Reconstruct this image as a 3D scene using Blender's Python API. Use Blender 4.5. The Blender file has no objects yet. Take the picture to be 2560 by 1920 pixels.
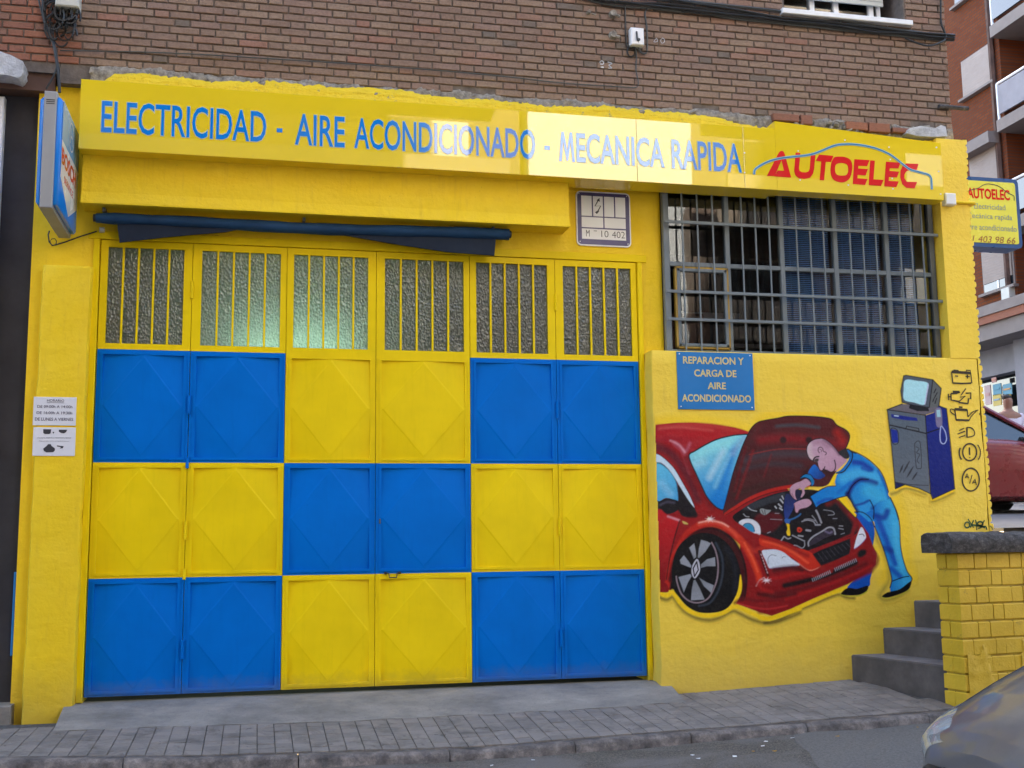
import bpy, bmesh, math, random
import numpy as np
from mathutils import Vector, Matrix
random.seed(7); rnd = random.Random(11); np.random.seed(3)
sc = bpy.context.scene; C = sc.collection

# ------------------------------------------------------------------ camera
F = 2850.54; W0, H0 = 2560.0, 1920.0
EYE = Vector((0.0, -9.72, 1.161))
RM = Matrix(((0.9759922797, -0.2174681248, -0.0121113407),
             (-0.0184215215, -0.1378268298, 0.9902850158),
             (0.2170246931, 0.9662874208, 0.1385240156)))      # rows: right, up, forward
cam_d = bpy.data.cameras.new('camera'); cam = bpy.data.objects.new('camera', cam_d); C.objects.link(cam)
cam_d.sensor_width = 36.0; cam_d.lens = F / W0 * 36.0; cam_d.clip_end = 400; cam_d.clip_start = 0.05
mw = Matrix.Identity(4)
for i in range(3):
    mw[i][0] = RM[0][i]; mw[i][1] = RM[1][i]; mw[i][2] = -RM[2][i]; mw[i][3] = EYE[i]
cam.matrix_world = mw; sc.camera = cam

# ------------------------------------------------------------------ daylight
SUN_EL, SUN_AZ = math.radians(27), math.radians(12)      # azimuth from +Y towards +X
world = bpy.data.worlds.new('World'); sc.world = world; world.use_nodes = True
wn = world.node_tree; wn.nodes.clear()
wo = wn.nodes.new('ShaderNodeOutputWorld'); bg = wn.nodes.new('ShaderNodeBackground'); sk = wn.nodes.new('ShaderNodeTexSky')
sk.sky_type = 'NISHITA'; sk.sun_disc = False; sk.sun_elevation = SUN_EL; sk.sun_rotation = SUN_AZ
sk.air_density = 1.0; sk.dust_density = 3.0; sk.ozone_density = 1.0
bg.inputs['Strength'].default_value = 0.15
wn.links.new(sk.outputs[0], bg.inputs[0]); wn.links.new(bg.outputs[0], wo.inputs[0])
sl = bpy.data.lights.new('sun', 'SUN'); sl.energy = 5.0; sl.angle = math.radians(0.5); sl.color = (1.0, 0.86, 0.68)
sun = bpy.data.objects.new('sun', sl); C.objects.link(sun)
sd = Vector((math.sin(SUN_AZ) * math.cos(SUN_EL), math.cos(SUN_AZ) * math.cos(SUN_EL), math.sin(SUN_EL)))
sun.rotation_euler = sd.to_track_quat('Z', 'Y').to_euler(); sun.location = (0, 0, 30)
vs = sc.view_settings; vs.view_transform = 'Standard'; vs.look = 'None'; vs.gamma = 1.0; vs.use_curve_mapping = False
vs.exposure = 3.13
sc.cycles.use_denoising = True; sc.cycles.max_bounces = 8; sc.cycles.diffuse_bounces = 4

# ------------------------------------------------------------------ survey helpers: pixel of the photo -> point on a plane
def ray(u, v):
    d = RM.transposed() @ Vector(((u - W0 / 2) / F, (H0 / 2 - v) / F, 1.0)); return d
def at(u, v, y=0.0):
    d = ray(u, v); t = (y - EYE.y) / d.y; return (EYE.x + d.x * t, EYE.z + d.z * t)
def AT(u, v, y=0.0):
    x, z = at(u, v, y); return Vector((x, y, z))
def atX(u, v, x):
    d = ray(u, v); t = (x - EYE.x) / d.x; return (EYE.y + d.y * t, EYE.z + d.z * t)
def to_px(p):
    q = RM @ (Vector(p) - EYE); return (W0 / 2 + F * q.x / q.z, H0 / 2 - F * q.y / q.z)

# ------------------------------------------------------------------ object helpers
def origin(o):
    m = Vector((0, 0, 0)); p = o
    while p is not None: m += p.location; p = p.parent
    return m
def tag(o, label=None, cat=None, group=None, kind=None):
    if label: o['label'] = label
    if cat: o['category'] = cat
    if group: o['group'] = group
    if kind: o['kind'] = kind
    return o
def thing(name, loc, label, cat, group=None):
    o = bpy.data.objects.new(name, None); o.empty_display_size = 0.1; C.objects.link(o); o.location = loc
    return tag(o, label, cat, group)
class MB:
    def __init__(s): s.v = []; s.f = []; s.m = []
    def add(s, vs, fs, mi=0):
        b = len(s.v); s.v += [tuple(p) for p in vs]; s.f += [tuple(i + b for i in f) for f in fs]; s.m += [mi] * len(fs); return s
    def box(s, x0, x1, y0, y1, z0, z1, mi=0):
        if x0 > x1: x0, x1 = x1, x0
        if y0 > y1: y0, y1 = y1, y0
        if z0 > z1: z0, z1 = z1, z0
        vs = [(x, y, z) for x in (x0, x1) for y in (y0, y1) for z in (z0, z1)]
        return s.add(vs, [(0, 1, 3, 2), (4, 6, 7, 5), (0, 4, 5, 1), (2, 3, 7, 6), (0, 2, 6, 4), (1, 5, 7, 3)], mi)
    def cbox(s, x0, x1, y0, y1, z0, z1, c=0.006, mi=0):
        """box whose edges towards the street (-y) are chamfered"""
        vs = [(x0, y1, z0), (x1, y1, z0), (x1, y1, z1), (x0, y1, z1),
              (x0, y0 + c, z0), (x1, y0 + c, z0), (x1, y0 + c, z1), (x0, y0 + c, z1),
              (x0 + c, y0, z0 + c), (x1 - c, y0, z0 + c), (x1 - c, y0, z1 - c), (x0 + c, y0, z1 - c)]
        fs = [(0, 1, 2, 3), (0, 4, 5, 1), (1, 5, 6, 2), (2, 6, 7, 3), (3, 7, 4, 0), (4, 8, 9, 5), (5, 9, 10, 6), (6, 10, 11, 7), (7, 11, 8, 4), (8, 11, 10, 9)]
        return s.add(vs, fs, mi)
    def hexa(s, p, mi=0):
        """8 points: bottom 4 then top 4"""
        return s.add(p, [(3, 2, 1, 0), (4, 5, 6, 7), (0, 1, 5, 4), (1, 2, 6, 5), (2, 3, 7, 6), (3, 0, 4, 7)], mi)
    def tube(s, pts, r, n=6, mi=0, cap=True):
        pts = [Vector(p) for p in pts]; rings = []
        for i, p in enumerate(pts):
            d = (pts[min(i + 1, len(pts) - 1)] - pts[max(i - 1, 0)])
            if d.length < 1e-9: d = Vector((0, 0, 1))
            d.normalize(); a = Vector((0, 0, 1)) if abs(d.z) < 0.9 else Vector((1, 0, 0))
            e1 = d.cross(a).normalized(); e2 = d.cross(e1).normalized()
            rr = r[i] if isinstance(r, (list, tuple)) else r
            rings.append([p + e1 * (math.cos(2 * math.pi * k / n) * rr) + e2 * (math.sin(2 * math.pi * k / n) * rr) for k in range(n)])
        vs = [q for ring in rings for q in ring]; fs = []
        for i in range(len(rings) - 1):
            for k in range(n): fs.append((i * n + k, i * n + (k + 1) % n, (i + 1) * n + (k + 1) % n, (i + 1) * n + k))
        if cap:
            fs.append(tuple(range(n))[::-1]); fs.append(tuple((len(rings) - 1) * n + k for k in range(n)))
        return s.add(vs, fs, mi)
    def prism(s, poly, y0, y1, mi=0):
        """polygon [(x,z)] extruded from y0 (front) to y1"""
        n = len(poly)
        a = sum(poly[i][0] * poly[(i + 1) % n][1] - poly[(i + 1) % n][0] * poly[i][1] for i in range(n))
        if a < 0: poly = poly[::-1]
        vs = [(x, y0, z) for x, z in poly] + [(x, y1, z) for x, z in poly]
        fs = [tuple(range(n)), tuple(range(2 * n - 1, n - 1, -1))] + [(i, n + i, n + (i + 1) % n, (i + 1) % n) for i in range(n)]
        return s.add(vs, fs, mi)
    def build(s, name, mats, parent=None, kind=None, smooth=False, bevel=0, recalc=True):
        me = bpy.data.meshes.new(name)
        o0 = origin(parent) if parent is not None else Vector((0, 0, 0))
        me.from_pydata([(x - o0.x, y - o0.y, z - o0.z) for x, y, z in s.v], [], s.f)
        if not isinstance(mats, (list, tuple)): mats = [mats]
        for m in mats: me.materials.append(m)
        if len(mats) > 1: me.polygons.foreach_set('material_index', s.m)
        if recalc:
            bm = bmesh.new(); bm.from_mesh(me); bmesh.ops.recalc_face_normals(bm, faces=bm.faces); bm.to_mesh(me); bm.free()
        if smooth:
            me.polygons.foreach_set('use_smooth', [True] * len(me.polygons))
            if smooth != 'all': me.set_sharp_from_angle(angle=math.radians(38))
        o = bpy.data.objects.new(name, me); C.objects.link(o)
        if parent is not None: o.parent = parent
        if kind: o['kind'] = kind
        if bevel:
            b = o.modifiers.new('bevel', 'BEVEL'); b.width = bevel; b.segments = 2; b.limit_method = 'ANGLE'
        return o
def lid(me_obj): return me_obj
def inst(name, mesh, loc, parent, rot=None):
    o = bpy.data.objects.new(name, mesh); C.objects.link(o); o.parent = parent; o.location = Vector(loc) - origin(parent)
    if rot: o.rotation_euler = rot
    return o

# ------------------------------------------------------------------ materials
def S(r, g, b):
    f = lambda c: ((c / 255.0) / 12.92 if c / 255.0 <= 0.04045 else ((c / 255.0 + 0.055) / 1.055) ** 2.4)
    return (f(r), f(g), f(b), 1.0)
class Mat:
    def __init__(s, name):
        s.m = bpy.data.materials.new(name); s.m.use_nodes = True; s.t = s.m.node_tree; s.b = s.t.nodes['Principled BSDF']; s.tc = s.t.nodes.new('ShaderNodeTexCoord')
        s.geo = s.t.nodes.new('ShaderNodeNewGeometry')
    def n(s, kind, **k):
        x = s.t.nodes.new(kind)
        for a, b in k.items():
            if hasattr(x, a): setattr(x, a, b)
        return x
    def l(s, a, b): s.t.links.new(a, b)
    def noise(s, scale, detail=4, rough=0.55, vec=None, dist=0.0):
        x = s.n('ShaderNodeTexNoise'); x.inputs['Scale'].default_value = scale; x.inputs['Detail'].default_value = detail
        x.inputs['Roughness'].default_value = rough; x.inputs['Distortion'].default_value = dist
        s.l(vec if vec is not None else s.geo.outputs['Position'], x.inputs['Vector']); return x.outputs['Fac']
    def ramp(s, fac, stops):
        x = s.n('ShaderNodeValToRGB'); e = x.color_ramp.elements
        while len(e) > 1: e.remove(e[-1])
        e[0].position = stops[0][0]; e[0].color = stops[0][1]
        for p, c in stops[1:]:
            q = e.new(p); q.color = c
        s.l(fac, x.inputs['Fac']); return x.outputs['Color']
    def mix(s, fac, a, b, mode='MIX'):
        x = s.n('ShaderNodeMix'); x.data_type = 'RGBA'; x.blend_type = mode
        for sock, val in ((x.inputs['Factor'], fac), (x.inputs['A'], a), (x.inputs['B'], b)):
            if isinstance(val, (int, float)): sock.default_value = val
            elif isinstance(val, tuple): sock.default_value = val
            else: s.l(val, sock)
        return x.outputs['Result']
    def map(s, v, a, b, c, d):
        x = s.n('ShaderNodeMapRange'); s.l(v, x.inputs[0])
        for i, q in enumerate((a, b, c, d)): x.inputs[1 + i].default_value = q
        return x.outputs[0]
    def math(s, op, a, b=0.0):
        x = s.n('ShaderNodeMath'); x.operation = op
        for i, q in enumerate((a, b)):
            if isinstance(q, (int, float)): x.inputs[i].default_value = q
            else: s.l(q, x.inputs[i])
        return x.outputs[0]
    def scalev(s, sx, sy, sz):
        x = s.n('ShaderNodeMapping'); x.inputs['Scale'].default_value = (sx, sy, sz); s.l(s.geo.outputs['Position'], x.inputs['Vector']); return x.outputs[0]
    def bump(s, h, strength=0.3, dist=0.01, prev=None):
        x = s.n('ShaderNodeBump'); x.inputs['Strength'].default_value = strength; x.inputs['Distance'].default_value = dist
        s.l(h, x.inputs['Height'])
        if prev is not None: s.l(prev, x.inputs['Normal'])
        s.l(x.outputs[0], s.b.inputs['Normal']); return x.outputs[0]
    def set(s, color=None, rough=None, metal=None, spec=None, **k):
        for sock, val in (('Base Color', color), ('Roughness', rough), ('Metallic', metal), ('Specular IOR Level', spec)):
            if val is None: continue
            if isinstance(val, (int, float, tuple)): s.b.inputs[sock].default_value = val
            else: s.l(val, s.b.inputs[sock])
        for a, b in k.items(): s.b.inputs[a.replace('_', ' ')].default_value = b
        return s
YEL = (0.87, 0.590, 0.012, 1); YEL2 = (0.76, 0.48, 0.012, 1); YEL3 = (0.89, 0.63, 0.030, 1)
def stucco_color(s):
    a = s.noise(1.1, 3, 0.6); c = s.ramp(a, [(0.3, YEL), (0.55, (0.88, 0.605, 0.014, 1)), (0.75, YEL3)])
    n2 = s.noise(9, 5, 0.7); c = s.mix(s.map(n2, 0.52, 0.8, 0, 0.5), c, YEL2)
    st_ = s.noise(7, 5, 0.7, s.scalev(2.6, 1, 0.22)); c = s.mix(s.map(st_, 0.56, 0.74, 0, 0.35), c, (0.62, 0.38, 0.03, 1))
    sp = s.noise(60, 2, 0.6); c = s.mix(s.map(sp, 0.70, 0.76, 0, 0.5), c, (0.42, 0.28, 0.02, 1))
    # splash dirt near the pavement
    xyz = s.n('ShaderNodeSeparateXYZ'); s.l(s.geo.outputs['Position'], xyz.inputs[0])
    zz = s.map(s.math('ADD', xyz.outputs[2], s.math('MULTIPLY', s.noise(5, 4, 0.7), -0.35)), -0.3, 0.16, 0.65, 0.0)
    return s.mix(zz, c, (0.46, 0.32, 0.05, 1))
def mat_stucco(name='yellow_stucco', rough=0.5, bs=0.5, pale=0.0):
    s = Mat(name); s.set(s.mix(pale, stucco_color(s), PALE), s.map(s.noise(7, 3), 0.3, 0.7, rough - 0.05, rough + 0.2), spec=0.25)
    b1 = s.bump(s.noise(26, 6, 0.62), bs, 0.012); s.bump(s.noise(3.2, 3, 0.5, s.scalev(1, 1, 2.2)), 0.35, 0.03, b1); return s.m
M = {}
PALE = (0.90, 0.66, 0.19, 1)
M['stucco'] = mat_stucco(); M['stucco_pale'] = mat_stucco('paler_yellow_stucco', pale=0.28)
s = Mat('rough_yellow_plaster'); s.set(s.mix(s.map(s.noise(14, 6, 0.75), 0.60, 0.68, 0, 0.85), stucco_color(s), (0.30, 0.25, 0.16, 1)), 0.6, spec=0.3)
b = s.bump(s.noise(22, 6, 0.7), 0.8, 0.03); s.bump(s.noise(6, 5, 0.65, s.scalev(0.5, 1, 2.5)), 0.8, 0.05, b); M['band'] = s.m
def paint(name, col, rough=0.32, var=0.06, bs=0.10, spec=0.5, dirt=(0.2, 0.18, 0.15, 1), coat=0.0):
    s = Mat(name); a = s.noise(2.2, 4, 0.6)
    c = s.mix(s.map(a, 0.3, 0.75, 0, 1), tuple(x * (1 - var) for x in col[:3]) + (1,), tuple(min(1, x * (1 + var) + 0.004) for x in col[:3]) + (1,))
    c = s.mix(s.map(s.noise(45, 3, 0.7), 0.66, 0.8, 0, 0.35), c, dirt)
    s.set(c, s.map(s.noise(5, 3), 0.3, 0.7, rough - 0.06, rough + 0.1) if rough > 0.1 else rough * 0.3, spec=spec, Coat_Weight=coat)
    if bs > 0.015: s.bump(s.noise(3.5, 3, 0.5), bs, 0.02, s.bump(s.noise(120, 2), 0.05, 0.002))
    elif bs > 0: s.bump(s.noise(1.6, 1, 0.4), bs, 0.02)
    return s.m
def door_paint(name, col, spec):
    s = Mat(name); k = lambda f: tuple(x * f for x in col[:3]) + (1,)
    c = s.mix(s.map(s.noise(1.7, 4, 0.6), 0.3, 0.72, 0, 1), k(0.90), k(1.06))
    c = s.mix(s.map(s.noise(6, 5, 0.7, s.scalev(3.5, 1, 0.35)), 0.52, 0.80, 0, 0.30), c, k(0.72))                      # rain streaks
    c = s.mix(s.map(s.noise(24, 6, 0.8, s.scalev(2.2, 1, 0.9)), 0.655, 0.70, 0, 0.5), c, k(0.55))                         # scuffs
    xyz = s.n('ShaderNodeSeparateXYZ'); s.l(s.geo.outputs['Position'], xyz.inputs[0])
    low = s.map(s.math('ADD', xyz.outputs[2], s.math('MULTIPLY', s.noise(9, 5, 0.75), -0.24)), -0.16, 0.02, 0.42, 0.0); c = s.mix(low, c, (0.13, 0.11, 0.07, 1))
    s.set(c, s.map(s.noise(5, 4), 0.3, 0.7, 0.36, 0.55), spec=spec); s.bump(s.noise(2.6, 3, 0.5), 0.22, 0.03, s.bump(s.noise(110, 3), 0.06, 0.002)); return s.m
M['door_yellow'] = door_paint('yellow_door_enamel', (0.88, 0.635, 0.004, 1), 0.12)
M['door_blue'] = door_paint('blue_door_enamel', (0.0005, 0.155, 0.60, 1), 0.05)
M['sign_yellow'] = paint('glossy_yellow_sign_film', (0.85, 0.615, 0.016, 1), 0.05, 0.02, 0.012, 1.0, coat=0.0)
bpy.data.materials['glossy_yellow_sign_film'].node_tree.nodes['Principled BSDF'].inputs['IOR'].default_value = 1.62
M['letter_blue'] = paint('blue_vinyl', (0.001, 0.22, 0.70, 1), 0.06, 0.04, 0.0, 1.0); bpy.data.materials['blue_vinyl'].node_tree.nodes['Principled BSDF'].inputs['IOR'].default_value = 1.62
M['letter_edge'] = paint('pale_vinyl_edge', (0.62, 0.66, 0.36, 1), 0.1, 0.02, 0.01)
M['letter_red'] = paint('red_vinyl', (0.68, 0.012, 0.015, 1), 0.12, 0.04, 0.01)
M['logo_blue'] = paint('steel_blue_vinyl', (0.06, 0.22, 0.42, 1), 0.12, 0.04, 0.01)
M['logo_edge'] = paint('pale_blue_vinyl', (0.35, 0.55, 0.55, 1), 0.12, 0.04, 0.01)
M['grey_iron'] = paint('grey_painted_iron', (0.135, 0.165, 0.185, 1), 0.45, 0.12, 0.1)
M['grey_iron_d'] = paint('worn_grey_iron', (0.075, 0.085, 0.09, 1), 0.5, 0.2, 0.2)
M['white_plastic'] = paint('white_plastic', (0.80, 0.81, 0.82, 1), 0.35, 0.04, 0.05)
M['cream_plastic'] = paint('cream_plastic', (0.52, 0.52, 0.46, 1), 0.4, 0.08, 0.05)
M['alu'] = paint('dull_aluminium', (0.30, 0.30, 0.30, 1), 0.45, 0.1, 0.08, dirt=(0.12, 0.11, 0.1, 1)); 
M['box_blue'] = paint('blue_acrylic', (0.005, 0.22, 0.75, 1), 0.16, 0.05, 0.01, dirt=(0.2, 0.3, 0.4, 1))
M['box_blue2'] = paint('pale_blue_acrylic', (0.12, 0.33, 0.58, 1), 0.18, 0.06, 0.01, dirt=(0.3, 0.4, 0.45, 1))
M['box_white'] = paint('white_acrylic', (0.66, 0.70, 0.70, 1), 0.2, 0.04, 0.01)
M['box_yellow'] = paint('lemon_acrylic', (0.76, 0.74, 0.10, 1), 0.2, 0.04, 0.01)
M['box_frame'] = paint('navy_sign_frame', (0.025, 0.085, 0.25, 1), 0.3, 0.1, 0.03)
M['grey_text'] = paint('grey_lettering', (0.22, 0.30, 0.30, 1), 0.4, 0.05, 0.0)
M['brown_text'] = paint('brown_lettering', (0.30, 0.10, 0.03, 1), 0.4, 0.05, 0.0)
M['dark_text'] = paint('dark_lettering', (0.035, 0.035, 0.045, 1), 0.5, 0.05, 0.0)
M['violet'] = paint('faded_violet_print', (0.055, 0.042, 0.15, 1), 0.35, 0.45, 0.02, dirt=(0.3, 0.25, 0.4, 1))
M['gold_text'] = paint('pale_gold_lettering', (0.62, 0.52, 0.20, 1), 0.35, 0.08, 0.0)
M['plaque_blue'] = paint('blue_plaque', (0.001, 0.165, 0.46, 1), 0.6, 0.06, 0.02)
M['notice_white'] = paint('white_notice', (0.72, 0.72, 0.76, 1), 0.3, 0.02, 0.01)
M['notice_text'] = paint('notice_print', (0.06, 0.06, 0.11, 1), 0.4, 0.02, 0.0)
M['awning'] = paint('navy_awning_canvas', (0.008, 0.045, 0.12, 1), 0.75, 0.3, 0.4, 0.3, dirt=(0.08, 0.12, 0.18, 1))
M['awning_d'] = paint('dark_valance_canvas', (0.012, 0.020, 0.038, 1), 0.7, 0.3, 0.4, 0.2, dirt=(0.05, 0.06, 0.08, 1))
M['black'] = paint('black_cable', (0.012, 0.013, 0.014, 1), 0.5, 0.2, 0.1)
M['cable_grey'] = paint('grey_cable', (0.05, 0.055, 0.055, 1), 0.5, 0.2, 0.1)
M['symbol'] = paint('dark_brown_brush_paint', (0.035, 0.022, 0.006, 1), 0.5, 0.3, 0.02)
M['graffiti'] = paint('green_spray_paint', (0.035, 0.09, 0.03, 1), 0.6, 0.3, 0.02)
M['neigh'] = paint('charcoal_wall_paint', (0.022, 0.020, 0.026, 1), 0.7, 0.35, 0.3, dirt=(0.05, 0.045, 0.05, 1))
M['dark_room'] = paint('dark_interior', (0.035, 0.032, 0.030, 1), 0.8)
M['int_brown'] = paint('dim_interior_brown', (0.09, 0.045, 0.03, 1), 0.8, 0.4)
M['blind'] = paint('blue_blind_slats', (0.20, 0.42, 0.98, 1), 0.35, 0.1, 0.0)
s = Mat('broken_mortar'); s.set(s.ramp(s.noise(18, 6, 0.7), [(0.3, (0.10, 0.085, 0.07, 1)), (0.5, (0.26, 0.23, 0.19, 1)), (0.72, (0.45, 0.41, 0.34, 1))]), 0.9); s.bump(s.noise(40, 6, 0.7), 0.8, 0.02); M['mortar'] = s.m
s = Mat('recessed_joint_mortar'); s.set(s.ramp(s.noise(12, 4, 0.6), [(0.3, (0.09, 0.072, 0.06, 1)), (0.7, (0.19, 0.155, 0.13, 1))]), 0.9); s.bump(s.noise(60, 4), 0.5, 0.006); M['joint'] = s.m
M['ochre'] = paint('old_ochre_frame', (0.33, 0.20, 0.02, 1), 0.5, 0.3)
s = Mat('white_plaster_patch'); s.set(s.ramp(s.noise(10, 5, 0.7), [(0.3, (0.45, 0.45, 0.46, 1)), (0.6, (0.78, 0.78, 0.80, 1))]), 0.8); s.bump(s.noise(16, 7, 0.75), 1.0, 0.06); M['plaster'] = s.m
def mat_brick(name, mode, cols):
    s = Mat(name)
    if mode == 'object':
        oi = s.n('ShaderNodeObjectInfo'); r = oi.outputs['Random']
    else:
        r = s.geo.outputs['Random Per Island']
    c = s.ramp(r, cols); cr = [n for n in s.t.nodes if n.type == 'VALTORGB'][-1]; cr.color_ramp.interpolation = 'CONSTANT'
    big = s.noise(0.9, 3, 0.6)
    c = s.mix(s.map(big, 0.35, 0.7, 0.0, 0.45), c, (0.20, 0.125, 0.085, 1))
    c = s.mix(s.map(s.noise(38, 5, 0.75), 0.42, 0.75, 0, 0.55), c, (0.11, 0.07, 0.055, 1))
    s.set(c, 0.85, spec=0.25)
    b = s.bump(s.noise(34, 5, 0.7, s.scalev(0.6, 1, 1.7)), 0.7, 0.012); s.bump(s.noise(150, 3), 0.35, 0.003, b); return s.m
BR = [(0.0, (0.283, 0.194, 0.145, 1)), (0.15, (0.309, 0.216, 0.156, 1)), (0.32, (0.265, 0.178, 0.133, 1)), (0.48, (0.297, 0.198, 0.155, 1)), (0.62, (0.320, 0.226, 0.162, 1)),
      (0.77, (0.274, 0.189, 0.147, 1)), (0.90, (0.323, 0.192, 0.140, 1)), (0.955, (0.340, 0.177, 0.129, 1)), (0.975, (0.177, 0.153, 0.129, 1))]
BRR = [(0.0, (0.33, 0.125, 0.075, 1)), (0.3, (0.36, 0.14, 0.08, 1)), (0.55, (0.30, 0.12, 0.08, 1)), (0.8, (0.26, 0.13, 0.09, 1))]
M['brick_o'] = mat_brick('rustic_brown_brick', 'object', BR); M['brick_i'] = mat_brick('rustic_brown_bricks', 'island', BR)
M['brick_ro'] = mat_brick('orange_red_brick', 'object', BRR)
M['brick_ri'] = mat_brick('orange_red_bricks', 'island', BRR)
def brick_tex(name, c1, c2, mortar, w, h, m=0.008, axis='xz'):
    s = Mat(name); bt = s.n('ShaderNodeTexBrick'); sep = s.n('ShaderNodeSeparateXYZ'); cmb = s.n('ShaderNodeCombineXYZ'); s.l(s.geo.outputs['Position'], sep.inputs[0])
    s.l(sep.outputs[0 if axis[0] == 'x' else 1], cmb.inputs[0]); s.l(sep.outputs[2], cmb.inputs[1]); s.l(cmb.outputs[0], bt.inputs['Vector'])
    bt.inputs['Color1'].default_value = c1; bt.inputs['Color2'].default_value = c2; bt.inputs['Mortar'].default_value = mortar
    bt.inputs['Scale'].default_value = 1; bt.inputs['Brick Width'].default_value = w; bt.inputs['Row Height'].default_value = h; bt.inputs['Mortar Size'].default_value = m
    c = s.mix(s.map(s.noise(0.5, 4), 0.35, 0.7, 0, 0.35), bt.outputs['Color'], (0.13, 0.055, 0.03, 1))
    s.set(c, 0.9, spec=0.08); s.bump(bt.outputs['Fac'], -0.6, 0.01); return s.m
M['brick_tex'] = brick_tex('brown_brickwork', (0.29, 0.16, 0.11, 1), (0.23, 0.125, 0.09, 1), (0.11, 0.09, 0.07, 1), 0.25, 0.068)
M['nb_brick'] = brick_tex('orange_red_brickwork', (0.33, 0.135, 0.08, 1), (0.27, 0.11, 0.07, 1), (0.14, 0.11, 0.09, 1), 0.25, 0.068)
M['far_brick'] = brick_tex('red_brickwork', (0.185, 0.052, 0.018, 1), (0.145, 0.038, 0.014, 1), (0.085, 0.048, 0.036, 1), 0.25, 0.09, 0.012, 'yz')
M['opp_brick'] = brick_tex('dark_red_brickwork', (0.115, 0.108, 0.100, 1), (0.095, 0.088, 0.082, 1), (0.05, 0.04, 0.035, 1), 0.25, 0.068)
M['opp_trim'] = paint('grey_brown_balcony_render', (0.13, 0.11, 0.09, 1), 0.8, 0.1)
M['far_white'] = paint('cream_render', (0.20, 0.165, 0.145, 1), 0.7, 0.08)
M['far_grey'] = paint('grey_render', (0.25, 0.24, 0.26, 1), 0.7, 0.1)
M['shutter'] = paint('beige_shutter', (0.27, 0.21, 0.175, 1), 0.5, 0.04)
M['opp_white'] = paint('sunny_white_render', (0.29, 0.32, 0.35, 1), 0.7, 0.03)
# hammered glass
s = Mat('hammered_glass'); vo = s.n('ShaderNodeTexVoronoi'); vo.feature = 'SMOOTH_F1'; vo.inputs['Scale'].default_value = 55; vo.inputs['Smoothness'].default_value = 0.6
s.l(s.scalev(1.0, 1.0, 0.75), vo.inputs['Vector'])
s.set(s.ramp(s.noise(1.5, 3), [(0.3, (0.050, 0.052, 0.044, 1)), (0.7, (0.080, 0.088, 0.074, 1))]), 0.16, spec=1.0); s.b.inputs['IOR'].default_value = 1.6
s.bump(s.noise(9, 3), 0.2, 0.02, s.bump(vo.outputs['Distance'], 0.9, 0.010)); 
tl = s.n('ShaderNodeBsdfTranslucent'); tl.inputs['Color'].default_value = (0.75, 0.9, 0.8, 1); mx = s.n('ShaderNodeMixShader'); mx.inputs[0].default_value = 0.30
s.l([n for n in s.t.nodes if n.type == 'BUMP'][0].outputs[0], tl.inputs['Normal'])
s.l(s.b.outputs[0], mx.inputs[1]); s.l(tl.outputs[0], mx.inputs[2]); s.l(mx.outputs[0], s.t.nodes['Material Output'].inputs['Surface']); M['hammered'] = s.m
s = Mat('fluorescent_tube'); s.b.inputs['Emission Color'].default_value = (0.74, 1.0, 0.86, 1); s.b.inputs['Emission Strength'].default_value = 16.0; M['tube'] = s.m
# clear glass
s = Mat('window_glass'); s.t.nodes.remove(s.b); out = s.t.nodes['Material Output']
gl = s.n('ShaderNodeBsdfGlossy'); gl.inputs['Roughness'].default_value = 0.02; tr = s.n('ShaderNodeBsdfTransparent'); tr.inputs['Color'].default_value = (0.86, 0.88, 0.88, 1)
fr = s.n('ShaderNodeFresnel'); fr.inputs['IOR'].default_value = 1.62; mx = s.n('ShaderNodeMixShader')
bp = s.n('ShaderNodeBump'); bp.inputs['Strength'].default_value = 0.06; bp.inputs['Distance'].default_value = 0.02; s.l(s.noise(1.6, 2), bp.inputs['Height']); s.l(bp.outputs[0], gl.inputs['Normal'])
s.l(s.math('ADD', fr.outputs[0], 0.0), mx.inputs[0]); s.l(tr.outputs[0], mx.inputs[1]); s.l(gl.outputs[0], mx.inputs[2]); s.l(mx.outputs[0], out.inputs['Surface']); M['glass'] = s.m
s = Mat('dark_window_glass'); s.set((0.015, 0.02, 0.025, 1), 0.06, spec=1.0); M['darkglass'] = s.m
# ground
def pos_xy(s):
    q = s.n('ShaderNodeSeparateXYZ'); s.l(s.geo.outputs['Position'], q.inputs[0]); return q
s = Mat('worn_asphalt'); c = s.ramp(s.noise(75, 5, 0.85), [(0.36, (0.040, 0.034, 0.028, 1)), (0.5, (0.105, 0.090, 0.072, 1)), (0.62, (0.210, 0.179, 0.142, 1))])
c = s.mix(s.map(s.noise(1.3, 5, 0.65, dist=0.6), 0.46, 0.62, 0, 0.65), c, (0.185, 0.164, 0.150, 1)); c = s.mix(s.map(s.noise(4, 5, 0.7), 0.6, 0.75, 0, 0.5), c, (0.050, 0.042, 0.034, 1))
s.set(c, 0.85, spec=0.3); s.bump(s.noise(160, 4, 0.8), 0.7, 0.008, s.bump(s.noise(5, 4), 0.5, 0.03)); M['asphalt'] = s.m
s = Mat('smooth_patch_asphalt'); s.set(s.ramp(s.noise(60, 5, 0.8, dist=0.3), [(0.35, (0.095, 0.086, 0.076, 1)), (0.65, (0.190, 0.171, 0.151, 1))]), 0.85, spec=0.25); s.bump(s.noise(120, 4, 0.8), 0.5, 0.006); M['patch'] = s.m
s = Mat('upper_street_concrete'); s.set(s.ramp(s.noise(3, 5, 0.7), [(0.3, (0.13, 0.128, 0.13, 1)), (0.7, (0.19, 0.185, 0.185, 1))]), 0.8); M['conc_up'] = s.m
s = Mat('stained_concrete'); c = s.ramp(s.noise(3.5, 6, 0.7, s.scalev(0.5, 1, 1)), [(0.25, (0.130, 0.117, 0.104, 1)), (0.45, (0.216, 0.199, 0.180, 1)), (0.62, (0.292, 0.265, 0.232, 1)), (0.78, (0.389, 0.357, 0.303, 1))])
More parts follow.
